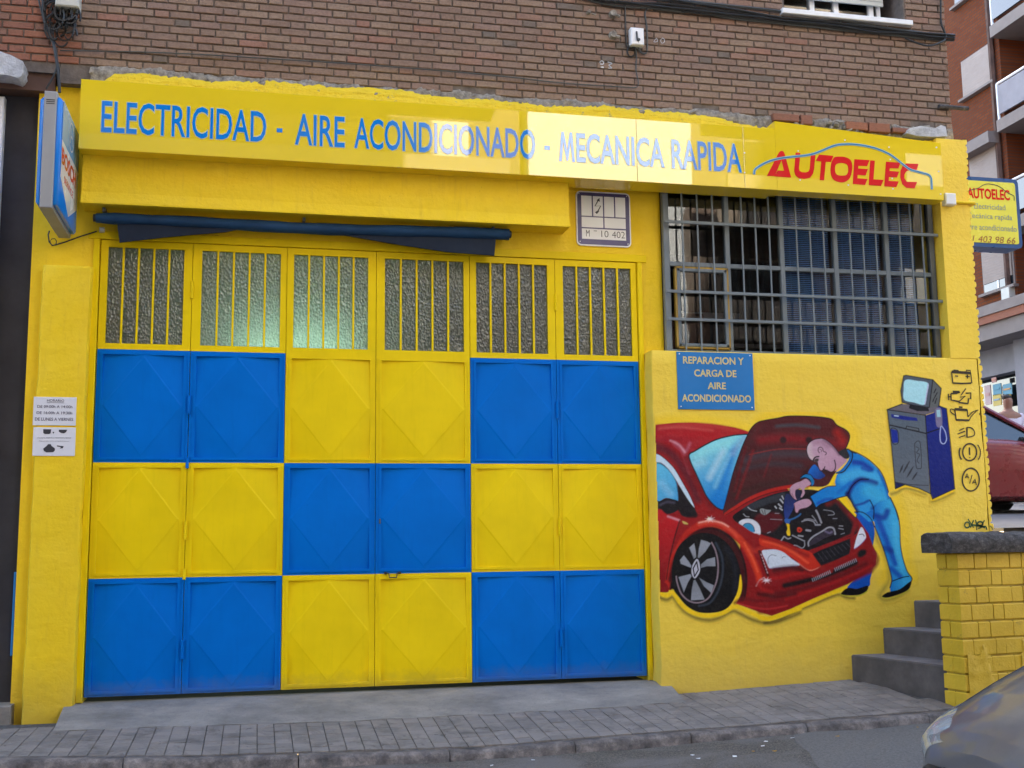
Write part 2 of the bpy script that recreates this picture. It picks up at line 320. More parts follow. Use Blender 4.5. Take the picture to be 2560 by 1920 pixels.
c = s.mix(s.map(s.noise(60, 4, 0.7), 0.55, 0.75, 0, 0.6), c, (0.108, 0.097, 0.090, 1)); s.set(c, 0.85, spec=0.25); s.bump(s.noise(90, 5, 0.7), 0.5, 0.006, s.bump(s.noise(9, 4), 0.5, 0.02)); M['concrete'] = s.m
s = Mat('top_lit_step_tread'); c = s.ramp(s.noise(4, 6, 0.65), [(0.25, (0.131, 0.114, 0.108, 1)), (0.5, (0.201, 0.174, 0.163, 1)), (0.75, (0.306, 0.265, 0.246, 1))])  # lighter copy of the step stone: light from above painted into the treads
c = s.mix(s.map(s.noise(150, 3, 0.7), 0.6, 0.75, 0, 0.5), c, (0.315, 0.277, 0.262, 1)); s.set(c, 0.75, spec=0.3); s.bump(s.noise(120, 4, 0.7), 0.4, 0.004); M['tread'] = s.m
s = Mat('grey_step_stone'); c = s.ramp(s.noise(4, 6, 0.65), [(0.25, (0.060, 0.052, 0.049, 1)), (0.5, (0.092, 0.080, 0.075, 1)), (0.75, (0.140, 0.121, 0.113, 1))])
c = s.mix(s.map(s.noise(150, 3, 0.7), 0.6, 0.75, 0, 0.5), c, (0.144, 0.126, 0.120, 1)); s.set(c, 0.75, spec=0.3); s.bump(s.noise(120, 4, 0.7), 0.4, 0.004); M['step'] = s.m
def paver_mat(name, mode):
    s = Mat(name); r = s.n('ShaderNodeObjectInfo').outputs['Random'] if mode == 'o' else s.geo.outputs['Random Per Island']
    c = s.ramp(r, [(0, (0.165, 0.145, 0.131, 1)), (0.5, (0.198, 0.175, 0.155, 1)), (1, (0.237, 0.205, 0.180, 1))])
    c = s.mix(s.map(s.noise(1.4, 5, 0.7), 0.35, 0.7, 0, 0.7), c, (0.275, 0.241, 0.214, 1)); c = s.mix(s.map(s.noise(3.4, 6, 0.75, dist=0.8), 0.48, 0.66, 0, 0.7), c, (0.093, 0.080, 0.069, 1))
    c = s.mix(s.map(s.noise(110, 4, 0.7), 0.6, 0.8, 0, 0.6), c, (0.088, 0.077, 0.071, 1)); c = s.mix(s.map(s.noise(15, 2, 0.5), 0.70, 0.73, 0, 0.6), c, (0.045, 0.042, 0.04, 1)); c = s.mix(s.map(s.noise(11, 3, 0.6, dist=1.0), 0.68, 0.72, 0, 0.5), c, (0.30, 0.285, 0.265, 1)); s.set(c, 0.8, spec=0.3); s.bump(s.noise(130, 4, 0.7), 0.5, 0.004); return s.m
M['paver_o'] = paver_mat('grey_pavement_tile', 'o'); M['paver_i'] = paver_mat('grey_pavement_tiles', 'i')
s = Mat('dirty_tile_bedding'); s.set(s.ramp(s.noise(30, 5), [(0.3, (0.04, 0.037, 0.035, 1)), (0.7, (0.10, 0.095, 0.09, 1))]), 0.95); M['bedding'] = s.m
s = Mat('granite_kerb'); c = s.ramp(s.noise(7, 6, 0.75), [(0.32, (0.041, 0.034, 0.030, 1)), (0.5, (0.135, 0.113, 0.101, 1)), (0.70, (0.324, 0.269, 0.234, 1))]); c = s.mix(s.map(s.noise(170, 3, 0.8), 0.5, 0.7, 0, 0.6), c, (0.054, 0.046, 0.047, 1)); s.set(c, 0.8); s.bump(s.noise(35, 6, 0.7), 0.6, 0.015); M['kerb'] = s.m
s = Mat('rough_black_granite'); c = s.ramp(s.noise(16, 7, 0.75, s.scalev(1, 1, 1.6)), [(0.32, (0.022, 0.019, 0.018, 1)), (0.52, (0.075, 0.066, 0.062, 1)), (0.70, (0.19, 0.175, 0.165, 1))]); s.set(c, 0.75, spec=0.4); s.bump(s.noise(24, 7, 0.75), 0.9, 0.03); M['cap'] = s.m
s = Mat('yellow_painted_brick'); c = s.mix(s.map(s.noise(2.3, 4, 0.6), 0.35, 0.7, 0, 1), (0.60, 0.385, 0.022, 1), (0.74, 0.49, 0.04, 1))
c = s.mix(s.map(s.noise(16, 6, 0.75), 0.60, 0.70, 0, 0.55), c, (0.26, 0.16, 0.05, 1)); s.set(c, 0.5, spec=0.4); s.bump(s.noise(30, 5, 0.6), 0.45, 0.01); M['par_brick'] = s.m
s = Mat('brown_yellow_joint'); s.set(s.ramp(s.noise(8, 5), [(0.35, (0.30, 0.20, 0.02, 1)), (0.65, (0.46, 0.32, 0.02, 1))]), 0.7); s.bump(s.noise(40, 4), 0.5, 0.01); M['par_joint'] = s.m
# vehicles
def carpaint(name, col, flake=0.25, rough=0.22):
    s = Mat(name); c = s.mix(s.map(s.noise(2.0, 4), 0.3, 0.7, 0, 1), tuple(x * 0.93 for x in col[:3]) + (1,), col)
    c = s.mix(s.map(s.noise(14, 5, 0.7), 0.5, 0.8, 0, 0.25), c, (0.16, 0.15, 0.13, 1)); s.set(c, s.map(s.noise(6, 4), 0.3, 0.7, rough, rough + 0.15), metal=flake, Coat_Weight=0.6, Coat_Roughness=0.06); return s.m
M['silver'] = carpaint('silver_car_paint', (0.24, 0.232, 0.245, 1), 0.55, 0.3); M['redcar'] = carpaint('dark_red_car_paint', (0.20, 0.012, 0.018, 1), 0.15)
M['rubber'] = paint('tyre_rubber', (0.018, 0.018, 0.018, 1), 0.8, 0.2); M['rimgrey'] = paint('grey_wheel_rim', (0.22, 0.22, 0.21, 1), 0.4, 0.1)
M['trim'] = paint('black_plastic_trim', (0.025, 0.025, 0.027, 1), 0.5, 0.1)
s = Mat('headlamp_lens'); s.set((0.80, 0.82, 0.80, 1), 0.06, spec=0.8, Transmission_Weight=0.75, IOR=1.45); M['lens'] = s.m
s = Mat('headlamp_reflector'); s.set(s.ramp(s.noise(14, 3), [(0.3, (0.5, 0.51, 0.52, 1)), (0.7, (0.82, 0.83, 0.80, 1))]), 0.18, metal=0.15); M['reflector'] = s.m
M['amber'] = paint('amber_lens', (0.55, 0.30, 0.06, 1), 0.15); M['skin'] = paint('skin', (0.30, 0.16, 0.11, 1), 0.6); M['hair'] = paint('dark_hair', (0.012, 0.008, 0.007, 1), 0.6); M['shirt'] = paint('lilac_white_shirt', (0.62, 0.58, 0.68, 1), 0.8); M['trousers'] = paint('dark_trousers', (0.03, 0.035, 0.05, 1), 0.8)
def island_mat(name, cols, rough=0.5):
    s = Mat(name); s.set(s.ramp(s.geo.outputs['Random Per Island'], cols), rough); return s.m
M['poster'] = island_mat('shop_poster_print', [(0.0, (0.55, 0.36, 0.06, 1)), (0.25, (0.60, 0.45, 0.10, 1)), (0.45, (0.60, 0.16, 0.08, 1)), (0.65, (0.45, 0.45, 0.48, 1)), (0.85, (0.10, 0.30, 0.40, 1))])
# ------------------------------------------------------------------ lettering
def text_mesh(txt, x0, x1, z0, z1, y, mat, name='lettering', parent=None, bold=0.0, basis=None, depth=0.0, shear=0.0, thick=0.0015):
    """text stretched into the box x0..x1, z0..z1 on the plane y (or on basis = (origin, ux, uz))"""
    cu = bpy.data.curves.new('t', 'FONT'); cu.body = txt; cu.size = 1.0; cu.offset = bold; cu.shear = shear; cu.resolution_u = 3; cu.extrude = 0
    to = bpy.data.objects.new('t', cu); C.objects.link(to)
    dg = bpy.context.evaluated_depsgraph_get(); dg.update(); me = bpy.data.meshes.new_from_object(to.evaluated_get(dg), depsgraph=dg)
    bpy.data.objects.remove(to); co = np.empty(len(me.vertices) * 3); me.vertices.foreach_get('co', co); co = co.reshape(-1, 3)
    a, b = co[:, 0].min(), co[:, 0].max(); c, d = co[:, 1].min(), co[:, 1].max()
    desc = any(ch in 'gjpqyç,' for ch in txt)
    u = (co[:, 0] - a) / (b - a); w = (co[:, 1] - c) / (d - c)
    fs = [tuple(p.vertices) for p in me.polygons]; bpy.data.meshes.remove(me)
    P = np.empty_like(co)
    if basis is None:
        P[:, 0] = x0 + u * (x1 - x0); P[:, 1] = y; P[:, 2] = z0 + w * (z1 - z0)
        nrm = Vector((0, -1, 0))
    else:
        og, ux, uz = basis; nrm = Vector(ux).cross(Vector(uz)).normalized()
        P = np.array(og)[None] + (x0 + u * (x1 - x0))[:, None] * np.array(ux)[None] + (z0 + w * (z1 - z0))[:, None] * np.array(uz)[None]
    m = MB(); m.add([tuple(p) for p in P], fs); o = m.build(name, mat, parent, recalc=False)
    # give the lettering a skin's thickness
    so = o.modifiers.new('skin', 'SOLIDIFY'); so.thickness = thick; so.offset = 0
    return o
def ribbon(m, pts, w, y, closed=False, mi=0, curve=True):
    """brush stroke: polyline [(x,z)] widened to w on plane y; w may be a list"""
    P = [Vector((p[0], p[1])) for p in pts]
    if curve and len(P) > 2: P = smooth2(P, closed)
    n = len(P); ws = w if isinstance(w, (list, tuple)) else None
    L, Rr = [], []
    for i in range(n):
        a = P[(i - 1) % n] if (closed or i > 0) else P[i]; b = P[(i + 1) % n] if (closed or i < n - 1) else P[i]
        d = (b - a); d = d.normalized() if d.length > 1e-9 else Vector((1, 0)); q = Vector((-d.y, d.x))
        ww = w if ws is None else ws[min(len(ws) - 1, int(i / n * len(ws)))]
        L.append(P[i] + q * ww / 2); Rr.append(P[i] - q * ww / 2)
    vs = [(p.x, y, p.y) for p in L] + [(p.x, y, p.y) for p in Rr]; rng = range(n if closed else n - 1)
    m.add(vs, [(i, (i + 1) % n, n + (i + 1) % n, n + i) for i in rng], mi)
def smooth2(P, closed=False, k=5):
    out = []; n = len(P)
    for i in range(n if closed else n - 1):
        p0 = P[(i - 1) % n] if (closed or i > 0) else P[0]; p1 = P[i]; p2 = P[(i + 1) % n]; p3 = P[(i + 2) % n] if (closed or i < n - 2) else P[-1]
        for j in range(k):
            t = j / k; out.append(0.5 * ((2 * p1) + (p2 - p0) * t + (2 * p0 - 5 * p1 + 4 * p2 - p3) * t * t + (3 * p1 - p0 - 3 * p2 + p3) * t ** 3))
    if not closed: out.append(P[-1])
    return out
def solid(o, t=0.002):
    so = o.modifiers.new('skin', 'SOLIDIFY'); so.thickness = t; so.offset = 0; return o
# ================================================================== levels of the ground
def lerp_tab(x, tab):
    if x <= tab[0][0]: return tab[0][1]
    for (a, za), (b, zb) in zip(tab, tab[1:]):
        if x <= b: return za + (zb - za) * (x - a) / (b - a)
    return tab[-1][1]
ZW = [(-8, -0.10), (-1.8, -0.145), (1.5, -0.155), (3.45, -0.135), (5.2, -0.070), (6.6, 0.0)]
ZK = [(-8, -0.10), (-1.5, -0.185), (-0.37, -0.24), (1.55, -0.280), (2.84, -0.243), (5.25, -0.182), (7, -0.12), (12, 0.5), (22, 1.3)]
YW, YK = -0.22, -1.60
def pav(x, y):
    t = (y - YW) / (YK - YW); return lerp_tab(x, ZW) * (1 - t) + lerp_tab(x, ZK) * t
def road(x, y):
    t = min(1, max(0, (YK - y) / 6.0)); return lerp_tab(x, ZK) - 0.065 - 0.16 * t
def upper(x, y): return 1.25 + 0.060 * max(0, y + 0.2)
def sheet(name, xs, ys, zf, mat, parent=None):
    m = MB(); nx, ny = len(xs), len(ys)
    vs = [(x, y, zf(x, y)) for y in ys for x in xs]
    fs = [(j * nx + i, j * nx + i + 1, (j + 1) * nx + i + 1, (j + 1) * nx + i) for j in range(ny - 1) for i in range(nx - 1)]
    m.add(vs, fs); o = m.build(name, mat, parent, smooth='all'); 
    if parent is None: o['kind'] = 'structure'
    return o
def fr(a, b, n): return [a + (b - a) * i / (n - 1) for i in range(n)]
xs_road = sorted(set([-90, -60, -40, -25, -15, 9, 12, 15, 18, 22, 30, 45, 60, 90] + fr(-8, 8, 65)))
def road_l(x, y): return road(x, y) + 0.006 * math.sin(x * 3.1 + y * 2.3) + 0.004 * math.sin(x * 7.7 - y * 5.1)
sheet('road', xs_road, [-90, -60, -40, -28, -20, -15] + fr(-12, -1.60, 50), road_l, M['asphalt'])
sheet('upper_street', [6.76, 8, 10, 14, 20, 30, 60, 90], [-0.9, -0.2, 2, 5, 9, 15, 22, 40, 90], lambda x, y: upper(x, y) + (0 if x < 60 else 0.2), M['conc_up'])
m = MB(); m.box(9.9, 24, -1.0, -0.85, -0.3, 1.24); m.build('retaining_wall', M['conc_up'])['kind'] = 'structure'
sheet('ground', [-90, -50, -20, -10, 6.7], [0.35, 10, 40, 90], lambda x, y: -0.2, M['conc_up'])

# pavement bed with its tiles
pv = sheet('pavement', fr(-8, 7.4, 60), fr(YW + 0.03, YK + 0.14, 8), lambda x, y: pav(x, y) - 0.012, M['bedding'])
TX, TY, J = 0.1225, 0.1225, 0.005
tiles = []
def slab_front(x):         # where the concrete apron in front of the door ends
    return -0.56 - 0.02 * math.sin(x * 3) if -1.36 < x < 3.42 else (-0.40 if x <= -1.36 else YW)
ny = int((YW - YK - 0.14) / TY) + 1
for j in range(-1, ny + 1):
    y1 = YK + 0.155 + j * TY; y2 = y1 + TY - J
    for i in range(int((7.0 + 7.8) / TX)):
        x1 = -7.8 + i * TX; x2 = x1 + TX - J; lim = slab_front((x1 + x2) / 2)
        if y1 < YK + 0.15 or y1 > lim - 0.02: continue
        yy2 = min(y2, lim - 0.003)
        if (x1 + x2) / 2 > 5.20 + 0.17 * ((YW - (y1 + yy2) / 2)) + 0.03: continue
        u, v = to_px(((x1 + x2) / 2, (y1 + yy2) / 2, pav(x1, y1)))
        a = to_px((x1, y1, pav(x1, y1))); b = to_px((x2, y1, pav(x2, y1))); c = to_px((x1, yy2, pav(x1, yy2)))
        vis = -20 < u < W0 and v < H0 + 20
        tiles.append(((b[0] - a[0]) * (a[1] - c[1]) * (1 if vis else 0.01), x1, x2, y1, yy2))
tiles.sort(reverse=True); full = {}
mass = MB()
def tile_geo(m, x1, x2, y1, y2, dz, o=(0, 0, 0)):
    c = 0.003; zs = [pav(x1, y1) + dz, pav(x2, y1) + dz, pav(x2, y2) + dz, pav(x1, y2) + dz]
    P = [(x1, y1), (x2, y1), (x2, y2), (x1, y2)]; Q = [(x1 + c, y1 + c), (x2 - c, y1 + c), (x2 - c, y2 - c), (x1 + c, y2 - c)]
    vs = [(p[0] - o[0], p[1] - o[1], z - 0.014 - o[2]) for p, z in zip(P, zs)] + [(p[0] - o[0], p[1] - o[1], z - 0.0025 - o[2]) for p, z in zip(P, zs)] + [(q[0] - o[0], q[1] - o[1], z - o[2]) for q, z in zip(Q, zs)]
    fs = [(8, 9, 10, 11)] + [(4 + k, 4 + (k + 1) % 4, 8 + (k + 1) % 4, 8 + k) for k in range(4)] + [(k, (k + 1) % 4, 4 + (k + 1) % 4, 4 + k) for k in range(4)]
    m.add(vs, fs)
for k, (a, x1, x2, y1, y2) in enumerate(tiles):
    dz = rnd.uniform(-0.002, 0.002)
    if k < 295:
        m = MB(); tile_geo(m, x1, x2, y1, y2, dz); m.build('tile', M['paver_o'], pv, recalc=False)
    else: tile_geo(mass, x1, x2, y1, y2, dz)
mass.build('tiles', M['paver_i'], pv, kind='stuff', recalc=False)
# kerb stones
kb = bpy.data.objects.new('kerb', None); C.objects.link(kb); kb.location = (0, YK, 0); kb['kind'] = 'structure'
m = MB(); xs = fr(-8, 5.6, 40)
m.add([p for x in xs for p in ((x, YK + 0.16, lerp_tab(x, ZK) - 0.012), (x, YK + 0.05, lerp_tab(x, ZK) - 0.03), (x, YK + 0.04, lerp_tab(x, ZK) - 0.25))], [(i * 3 + j, i * 3 + j + 1, i * 3 + j + 4, i * 3 + j + 3) for i in range(39) for j in range(2)])
m.build('kerb_bed', M['bedding'], kb)
x = -8.0
while x < 5.45:
    L = rnd.uniform(0.85, 1.15); x2 = min(x + L, 5.6); m = MB(); n = 14
    for i in range(n):
        a = x + (x2 - 0.008 - x) * i / n; b = x + (x2 - 0.008 - x) * (i + 1) / n
        def pr(xx):
            z = lerp_tab(xx, ZK) + 0.004; w = 0.010 * math.sin(xx * 9.1) + 0.007 * math.sin(xx * 23.0 + 1) + 0.006 * math.sin(xx * 61.0)
            return [(xx, YK + 0.148, z - 0.1), (xx, YK + 0.148, z), (xx, YK + 0.03 + w, z + 0.002), (xx, YK + w, z - 0.022), (xx, YK - 0.008 + w, z - 0.2)]
        A, B = pr(a), pr(b); m.add(A + B, [(q, q + 1, 6 + q, 5 + q) for q in range(4)] + ([(0, 4, 3, 2, 1)] if i == 0 else []) + ([(5, 6, 7, 8, 9)] if i == n - 1 else []))
    m.build('kerb_stone', M['kerb'], kb, smooth='all'); x = x2
# apron of stained concrete in front of the door
m = MB(); xs = fr(-1.42, 3.50, 40); rows = []
for x in xs:
    yf = -0.56 - 0.02 * math.sin(x * 3) - 0.015 * math.sin(x * 11); e = max(0, (x - 3.2) / 0.3)
    rows.append([(x, 0.06, -0.035), (x, -0.10, -0.040 - 0.004 * math.sin(x * 5)), (x, -0.30, -0.085 - 0.005 * math.sin(x * 7)), (x, yf + 0.05, pav(x, yf) + 0.012), (x, yf, pav(x, yf) + 0.001), (x, yf, pav(x, yf) - 0.03)])
nr = len(rows[0]); m.add([p for r in rows for p in r], [(i * nr + j, i * nr + j + 1, (i + 1) * nr + j + 1, (i + 1) * nr + j) for i in range(len(rows) - 1) for j in range(nr - 1)] + [tuple(range(nr)), tuple((len(rows) - 1) * nr + q for q in range(nr))[::-1]])
ap = m.build('concrete_apron', M['concrete'], smooth=True); ap['kind'] = 'structure'

# ================================================================== the garage building
YF = -0.22
bld = thing('garage_building', (2.5, 0, -0.2), 'yellow painted garage front with brown brick storey above', 'building')
XL, XD0, XD1, XM = -1.83, -1.295, 3.362, 3.41
XR = 6.735; ZT = 5.02
ZD = 3.698
zsill = at(2000, 885, YF)[1]
xw0 = at(1664, 700, -0.1)[0]; xw1 = 0.5 * (at(2345, 470, YF)[0] + at(2379, 880, YF)[0]); zwt = 4.50
w = MB()
w.box(XL, XD0 - 0.02, 0.0, 0.35, -0.35, 5.0)                        # strip left of the door
w.box(XD0 - 0.02, XD1 + 0.02, 0.0, 0.35, ZD + 0.01, 5.0)            # above the door
w.box(XD1 + 0.02, xw0, -0.001, 0.35, -0.2, 5.0)                     # pier between door and window
w.box(xw0, XR - 0.004, -0.10, 0.30, zwt, 5.0)                       # over the window
wall = w.build('wall', M['stucco'], bld)
def soft_slab(m, x0, x1, y0, y1, z0, z1, c=0.02, seed=0, nz=26, jit=0.006):
    """rendered pier whose front arrises are hand-rounded and uneven"""
    r = random.Random(seed); rows = []
    for i in range(nz + 1):
        z = z0 + (z1 - z0) * i / nz; a = r.uniform(-jit, jit); b = r.uniform(-jit, jit)
        rows.append([(x0 + a, y1, z), (x0 + a, y0 + c, z), (x0 + a + c * 0.35, y0 + c * 0.3, z), (x0 + a + c, y0, z), (x1 + b - c, y0, z), (x1 + b - c * 0.35, y0 + c * 0.3, z), (x1 + b, y0 + c, z), (x1 + b, y1, z)])
    n = 8; top = [(p[0], p[1] + (c * 0.6 if 1 <= k <= 6 else 0), z1 + c * 0.7) for k, p in enumerate(rows[-1])]
    rows.append(top)
    m.add([p for r_ in rows for p in r_], [(i * n + j, i * n + j + 1, (i + 1) * n + j + 1, (i + 1) * n + j) for i in range(len(rows) - 1) for j in range(n - 1)] + [tuple((len(rows) - 1) * n + q for q in range(n))])
m = MB(); px0 = 0.5 * (at(97, 664, -0.13)[0] + at(60, 1790, -0.13)[0]); px1 = 0.5 * (at(222, 664, -0.13)[0] + at(190, 1785, -0.13)[0])
ztop = at(150, 668, -0.13)[1]
soft_slab(m, px0, px1, -0.13, 0.0, -0.30, ztop, 0.03, 3); m.build('pilaster', M['stucco'], bld, smooth=True)
# lower mural wall and the strip right of the window, with the toothed corner
m = MB(); soft_slab(m, XM, XR - 0.05, YF, 0.0, -0.40, zsill - 0.012, 0.018, 5)
m.build('lower_wall', M['stucco_pale'], bld, smooth=True)
m = MB(); m.box(xw1, XR - 0.05, YF + 0.0005, 0.30, zsill, ZT); m.build('corner_pier', M['stucco_pale'], bld)
m = MB(); z = -0.40; k = 0; r_ = random.Random(4)
prof = []
while z < ZT:
    h = 0.068; o1 = XR + r_.uniform(-0.012, 0.010); prof += [(o1 - 0.022, z), (o1 - 0.004, z + 0.012), (o1, z + 0.03), (o1 - 0.003, z + 0.055)]; z += h
prof.append((XR - 0.01, ZT)); nprof = len(prof)
vs = []; 
for (x, z) in prof: vs += [(XR - 0.0505, YF + 0.001, z), (x - 0.014, YF + 0.001, z), (x, YF + 0.016, z), (x, 0.3, z)]
m.add(vs, [(i * 4 + j, i * 4 + j + 1, (i + 1) * 4 + j + 1, (i + 1) * 4 + j) for i in range(nprof - 1) for j in range(3)] + [tuple((nprof - 1) * 4 + j for j in range(4))])
m.build('toothed_corner', M['stucco_pale'], bld, smooth=True)
m = MB(); m.box(6.70, XR - 0.012, 0.30, 12.0, -0.4, 4.8); m.box(XL, XR - 0.02, 0.36, 12.0, 4.7, 21.0); m.build('side_wall', M['brick_tex'], bld)
# little rendered ledge at the corner and the rod above it
m = MB(); a = AT(2386, 507, YF); m.cbox(at(2371, 500, YF)[0], XR + 0.03, YF - 0.03, YF + 0.3, a.z - 0.012, a.z + 0.016, 0.008); m.build('ledge', M['stucco'], bld)
# roller-shutter box above the door
cx0, cx1 = at(201, 506, -0.27)[0], at(1425, 567, -0.27)[0]; cz = at(700, 531, -0.27)[1]; cz = 0.5 * (at(201, 506, -0.27)[1] + at(1425, 567, -0.27)[1])
m = MB(); m.add([(cx0, -0.24, 4.44), (cx1, -0.24, 4.44), (cx1, -0.25, cz + 0.10), (cx0, -0.25, cz + 0.10), (cx0, -0.27, cz + 0.012), (cx1, -0.27, cz + 0.012), (cx0, -0.27, cz), (cx1, -0.27, cz), (cx0, -0.001, cz + 0.004), (cx1, -0.001, cz + 0.004), (cx0, -0.001, 4.44), (cx1, -0.001, 4.44)],
    [(0, 3, 2, 1), (3, 4, 5, 2), (4, 6, 7, 5), (6, 8, 9, 7), (0, 10, 8, 6, 4, 3), (1, 2, 5, 7, 9, 11), (0, 1, 11, 10)])
m.build('shutter_box', M['stucco'], bld)
# frame of the doorway
m = MB(); m.cbox(XD0 - 0.055, XD0 - 0.006, -0.035, 0.05, -0.035, ZD + 0.0, 0.004); m.cbox(XD1 + 0.004, XD1 + 0.046, -0.03, 0.05, -0.035, ZD, 0.004); m.cbox(XD0 - 0.10, XD1 + 0.10, -0.012, 0.05, ZD + 0.006, ZD + 0.075, 0.004)
m.build('door_frame', M['door_yellow'], bld)
# rough plaster band between sign and brickwork
def band_top(x): return 5.125 + 0.016 * math.sin(x * 2.1) + 0.010 * math.sin(x * 6.3 + 1) + 0.006 * math.sin(x * 17.0) - 0.05 * max(0, min(1, (x - 3.6) / 0.8))
def rough_sheet(name, x0, x1, z0f, z1f, y0, mat, nx, nz, amp, parent, seed, curl=0.05):
    r = np.random.RandomState(seed); g = r.randn(nz + 1, nx + 1); g2 = (g + np.roll(g, 1, 1) + np.roll(g, 1, 0)) / 2
    m = MB(); vs = []
    for j in range(nz + 1):
        for i in range(nx + 1):
            x = x0 + (x1 - x0) * i / nx; a, b = z0f(x), z1f(x); t = j / nz; zz = a + (b - a) * t
            zz += (g[j, i] * 0.006 if 0 < j else 0); y = y0 + amp * g2[j, i] + (curl * max(0, (t - 0.75) / 0.25) ** 2)
            vs.append((x + g[j, i] * 0.004, y, zz))
    # back edge so the sheet has thickness
    b0 = len(vs)
    for i in range(nx + 1):
        x = x0 + (x1 - x0) * i / nx; vs.append((x, 0.02, z1f(x) - 0.01))
    fs = [(j * (nx + 1) + i, j * (nx + 1) + i + 1, (j + 1) * (nx + 1) + i + 1, (j + 1) * (nx + 1) + i) for j in range(nz) for i in range(nx)]
    fs += [(nz * (nx + 1) + i, nz * (nx + 1) + i + 1, b0 + i + 1, b0 + i) for i in range(nx)]
    m.add(vs, fs); return m.build(name, mat, parent, smooth=True, recalc=False)
def band_left(x): return band_top(x) - 0.16 * max(0, (-1.22 - x) / 0.18)
rough_sheet('plaster_band', -1.40, 4.32, lambda x: 4.80, band_left, -0.165, M['band'], 230, 9, 0.005, bld, 1)
rough_sheet('plaster_fillet', -1.15, 4.25, lambda x: 4.80, lambda x: band_top(x) - 0.085, -0.185, M['band'], 230, 5, 0.004, bld, 8, 0.02)
rough_sheet('mortar_bed', -1.42, 6.66, lambda x: 4.95, lambda x: 5.185 + 0.012 * math.sin(x * 5) + 0.01 * math.sin(x * 19), -0.115, M['mortar'], 330, 7, 0.009, bld, 2, 0.03)
rough_sheet('painted_edge', 4.30, 6.68, lambda x: 4.75, lambda x: 5.035 - 0.035 * (x - 4.3) / 2.4 + 0.01 * math.sin(x * 9), -0.19, M['band'], 110, 6, 0.004, bld, 5, 0.03)
m = MB(); r_ = random.Random(9)
for i in range(34):                                                  # rubble and loose crumbs of mortar under the brick courses
    x = r_.choice([r_.uniform(4.9, 5.7), r_.uniform(-1.1, 6.5)]); z = 5.06 + r_.uniform(-0.03, 0.09); rr = r_.uniform(0.012, 0.034)
    vs = []; 
    for a in range(3):
        for b in range(6):
            q = rr * r_.uniform(0.6, 1.15); th = b / 6 * 6.283; ph = (-0.8, 0, 0.8)[a]
            vs.append((x + 1.3 * q * math.cos(ph) * math.cos(th), -0.14 + q * math.cos(ph) * math.sin(th), z + q * math.sin(ph)))
    m.add(vs, [(a * 6 + b, a * 6 + (b + 1) % 6, (a + 1) * 6 + (b + 1) % 6, (a + 1) * 6 + b) for a in range(2) for b in range(6)] + [(0, 1, 2, 3, 4, 5), (17, 16, 15, 14, 13, 12)])
m.build('rubble', M['mortar'], bld, kind='stuff')
# exposed hollow bricks where the render broke away
for (u0, u1, v0, v1, tl) in [(1933, 1998, 282, 305, 0), (2002, 2032, 286, 312, 0), (2115, 2170, 303, 326, 1), (2172, 2226, 306, 332, 1), (2232, 2285, 318, 334, 0)]:
    p, q = AT(u0, v0, -0.16), AT(u1, v1, -0.16); m = MB(); m.cbox(p.x, q.x, -0.165, -0.10, q.z, p.z, 0.006); m.build('broken_brick', M['brick_ro'], bld)
m = MB(); p = [at(*q, -0.2) for q in ((2265, 334), (2272, 322), (2300, 316), (2335, 322), (2350, 314), (2362, 318), (2366, 342), (2330, 343), (2290, 341))]
m.prism(p, -0.215, -0.10); m.build('plaster_patch', M['plaster'], bld)

# ------------------------------------------------------------------ bricks of the upper storey
YB = -0.10; CH = 0.068; BS, BHd, JT = 0.241, 0.115, 0.012
ux0, ux1 = at(1956, 5, YB)[0], at(2263, 5, YB)[0]; uz0 = at(2120, 42, YB)[1]
ZB0 = 5.172
m = MB(); XBR = 6.665
m.box(-1.66, ux0 + 0.02, YB + 0.014, 0.36, 5.0, 21.0); m.box(ux1 - 0.02, XBR - 0.01, YB + 0.014, 0.36, 5.0, 21.0); m.box(ux0 + 0.02, ux1 - 0.02, YB + 0.0141, 0.36, 5.0, uz0 - 0.03); m.box(ux0 + 0.02, ux1 - 0.02, YB + 0.0141, 0.36, uz0 + 1.3, 21.0)
m.build('masonry', M['joint'], bld)
m = MB(); m.box(-1.66, XBR, YB, YB + 0.013, 7.2, 21.0); m.build('upper_brickwork', M['brick_tex'], bld)
def brick_mesh(L, h, seed, d=0.03, name='brick'):
    r = random.Random(seed); m = MB(); j = lambda a: r.uniform(-a, a); c = 0.005
    nx = 3; vs = []
    xs_ = [0, L * (0.33 + j(0.05)), L * (0.66 + j(0.05)), L]
    for zz, side in ((0, 0), (h, 1)):
        for i, x in enumerate(xs_): vs.append((x + (j(0.002) if 0 < i < 3 else 0), c + 0.001, zz + j(0.0015)))
    for zz in (c, h - c):
        for i, x in enumerate(xs_): vs.append((min(max(x, c), L - c), j(0.0018), zz + j(0.002)))
    for zz in (0, h):
        for i, x in enumerate(xs_): vs.append((x, d, zz))
    f = []
    for i in range(3):
        f += [(8 + i, 9 + i, 13 + i, 12 + i), (i, i + 1, 9 + i, 8 + i), (12 + i, 13 + i, 5 + i, 4 + i), (16 + i, 17 + i, i + 1, i), (4 + i, 5 + i, 21 + i, 20 + i)]
    f += [(0, 8, 12, 4), (3, 7, 15, 11), (16, 0, 4, 20), (3, 19, 23, 7)]
    m.add(vs, f); return m, None
BV = {}
def variants(L, tagname, n=4):
    out = []
    for k in range(n):
        m, _ = brick_mesh(L, CH - JT, hash((tagname, k)) % 1000 if False else k * 17 + int(L * 1000))
        me = bpy.data.meshes.new('brick'); me.from_pydata(m.v, [], m.f); me.materials.append(M['brick_o']); out.append((me, m))
    return out
VS, VH = variants(BS, 's', 5), variants(BHd, 'h', 4)
todo = []
nc = int((7.2 - ZB0) / CH)
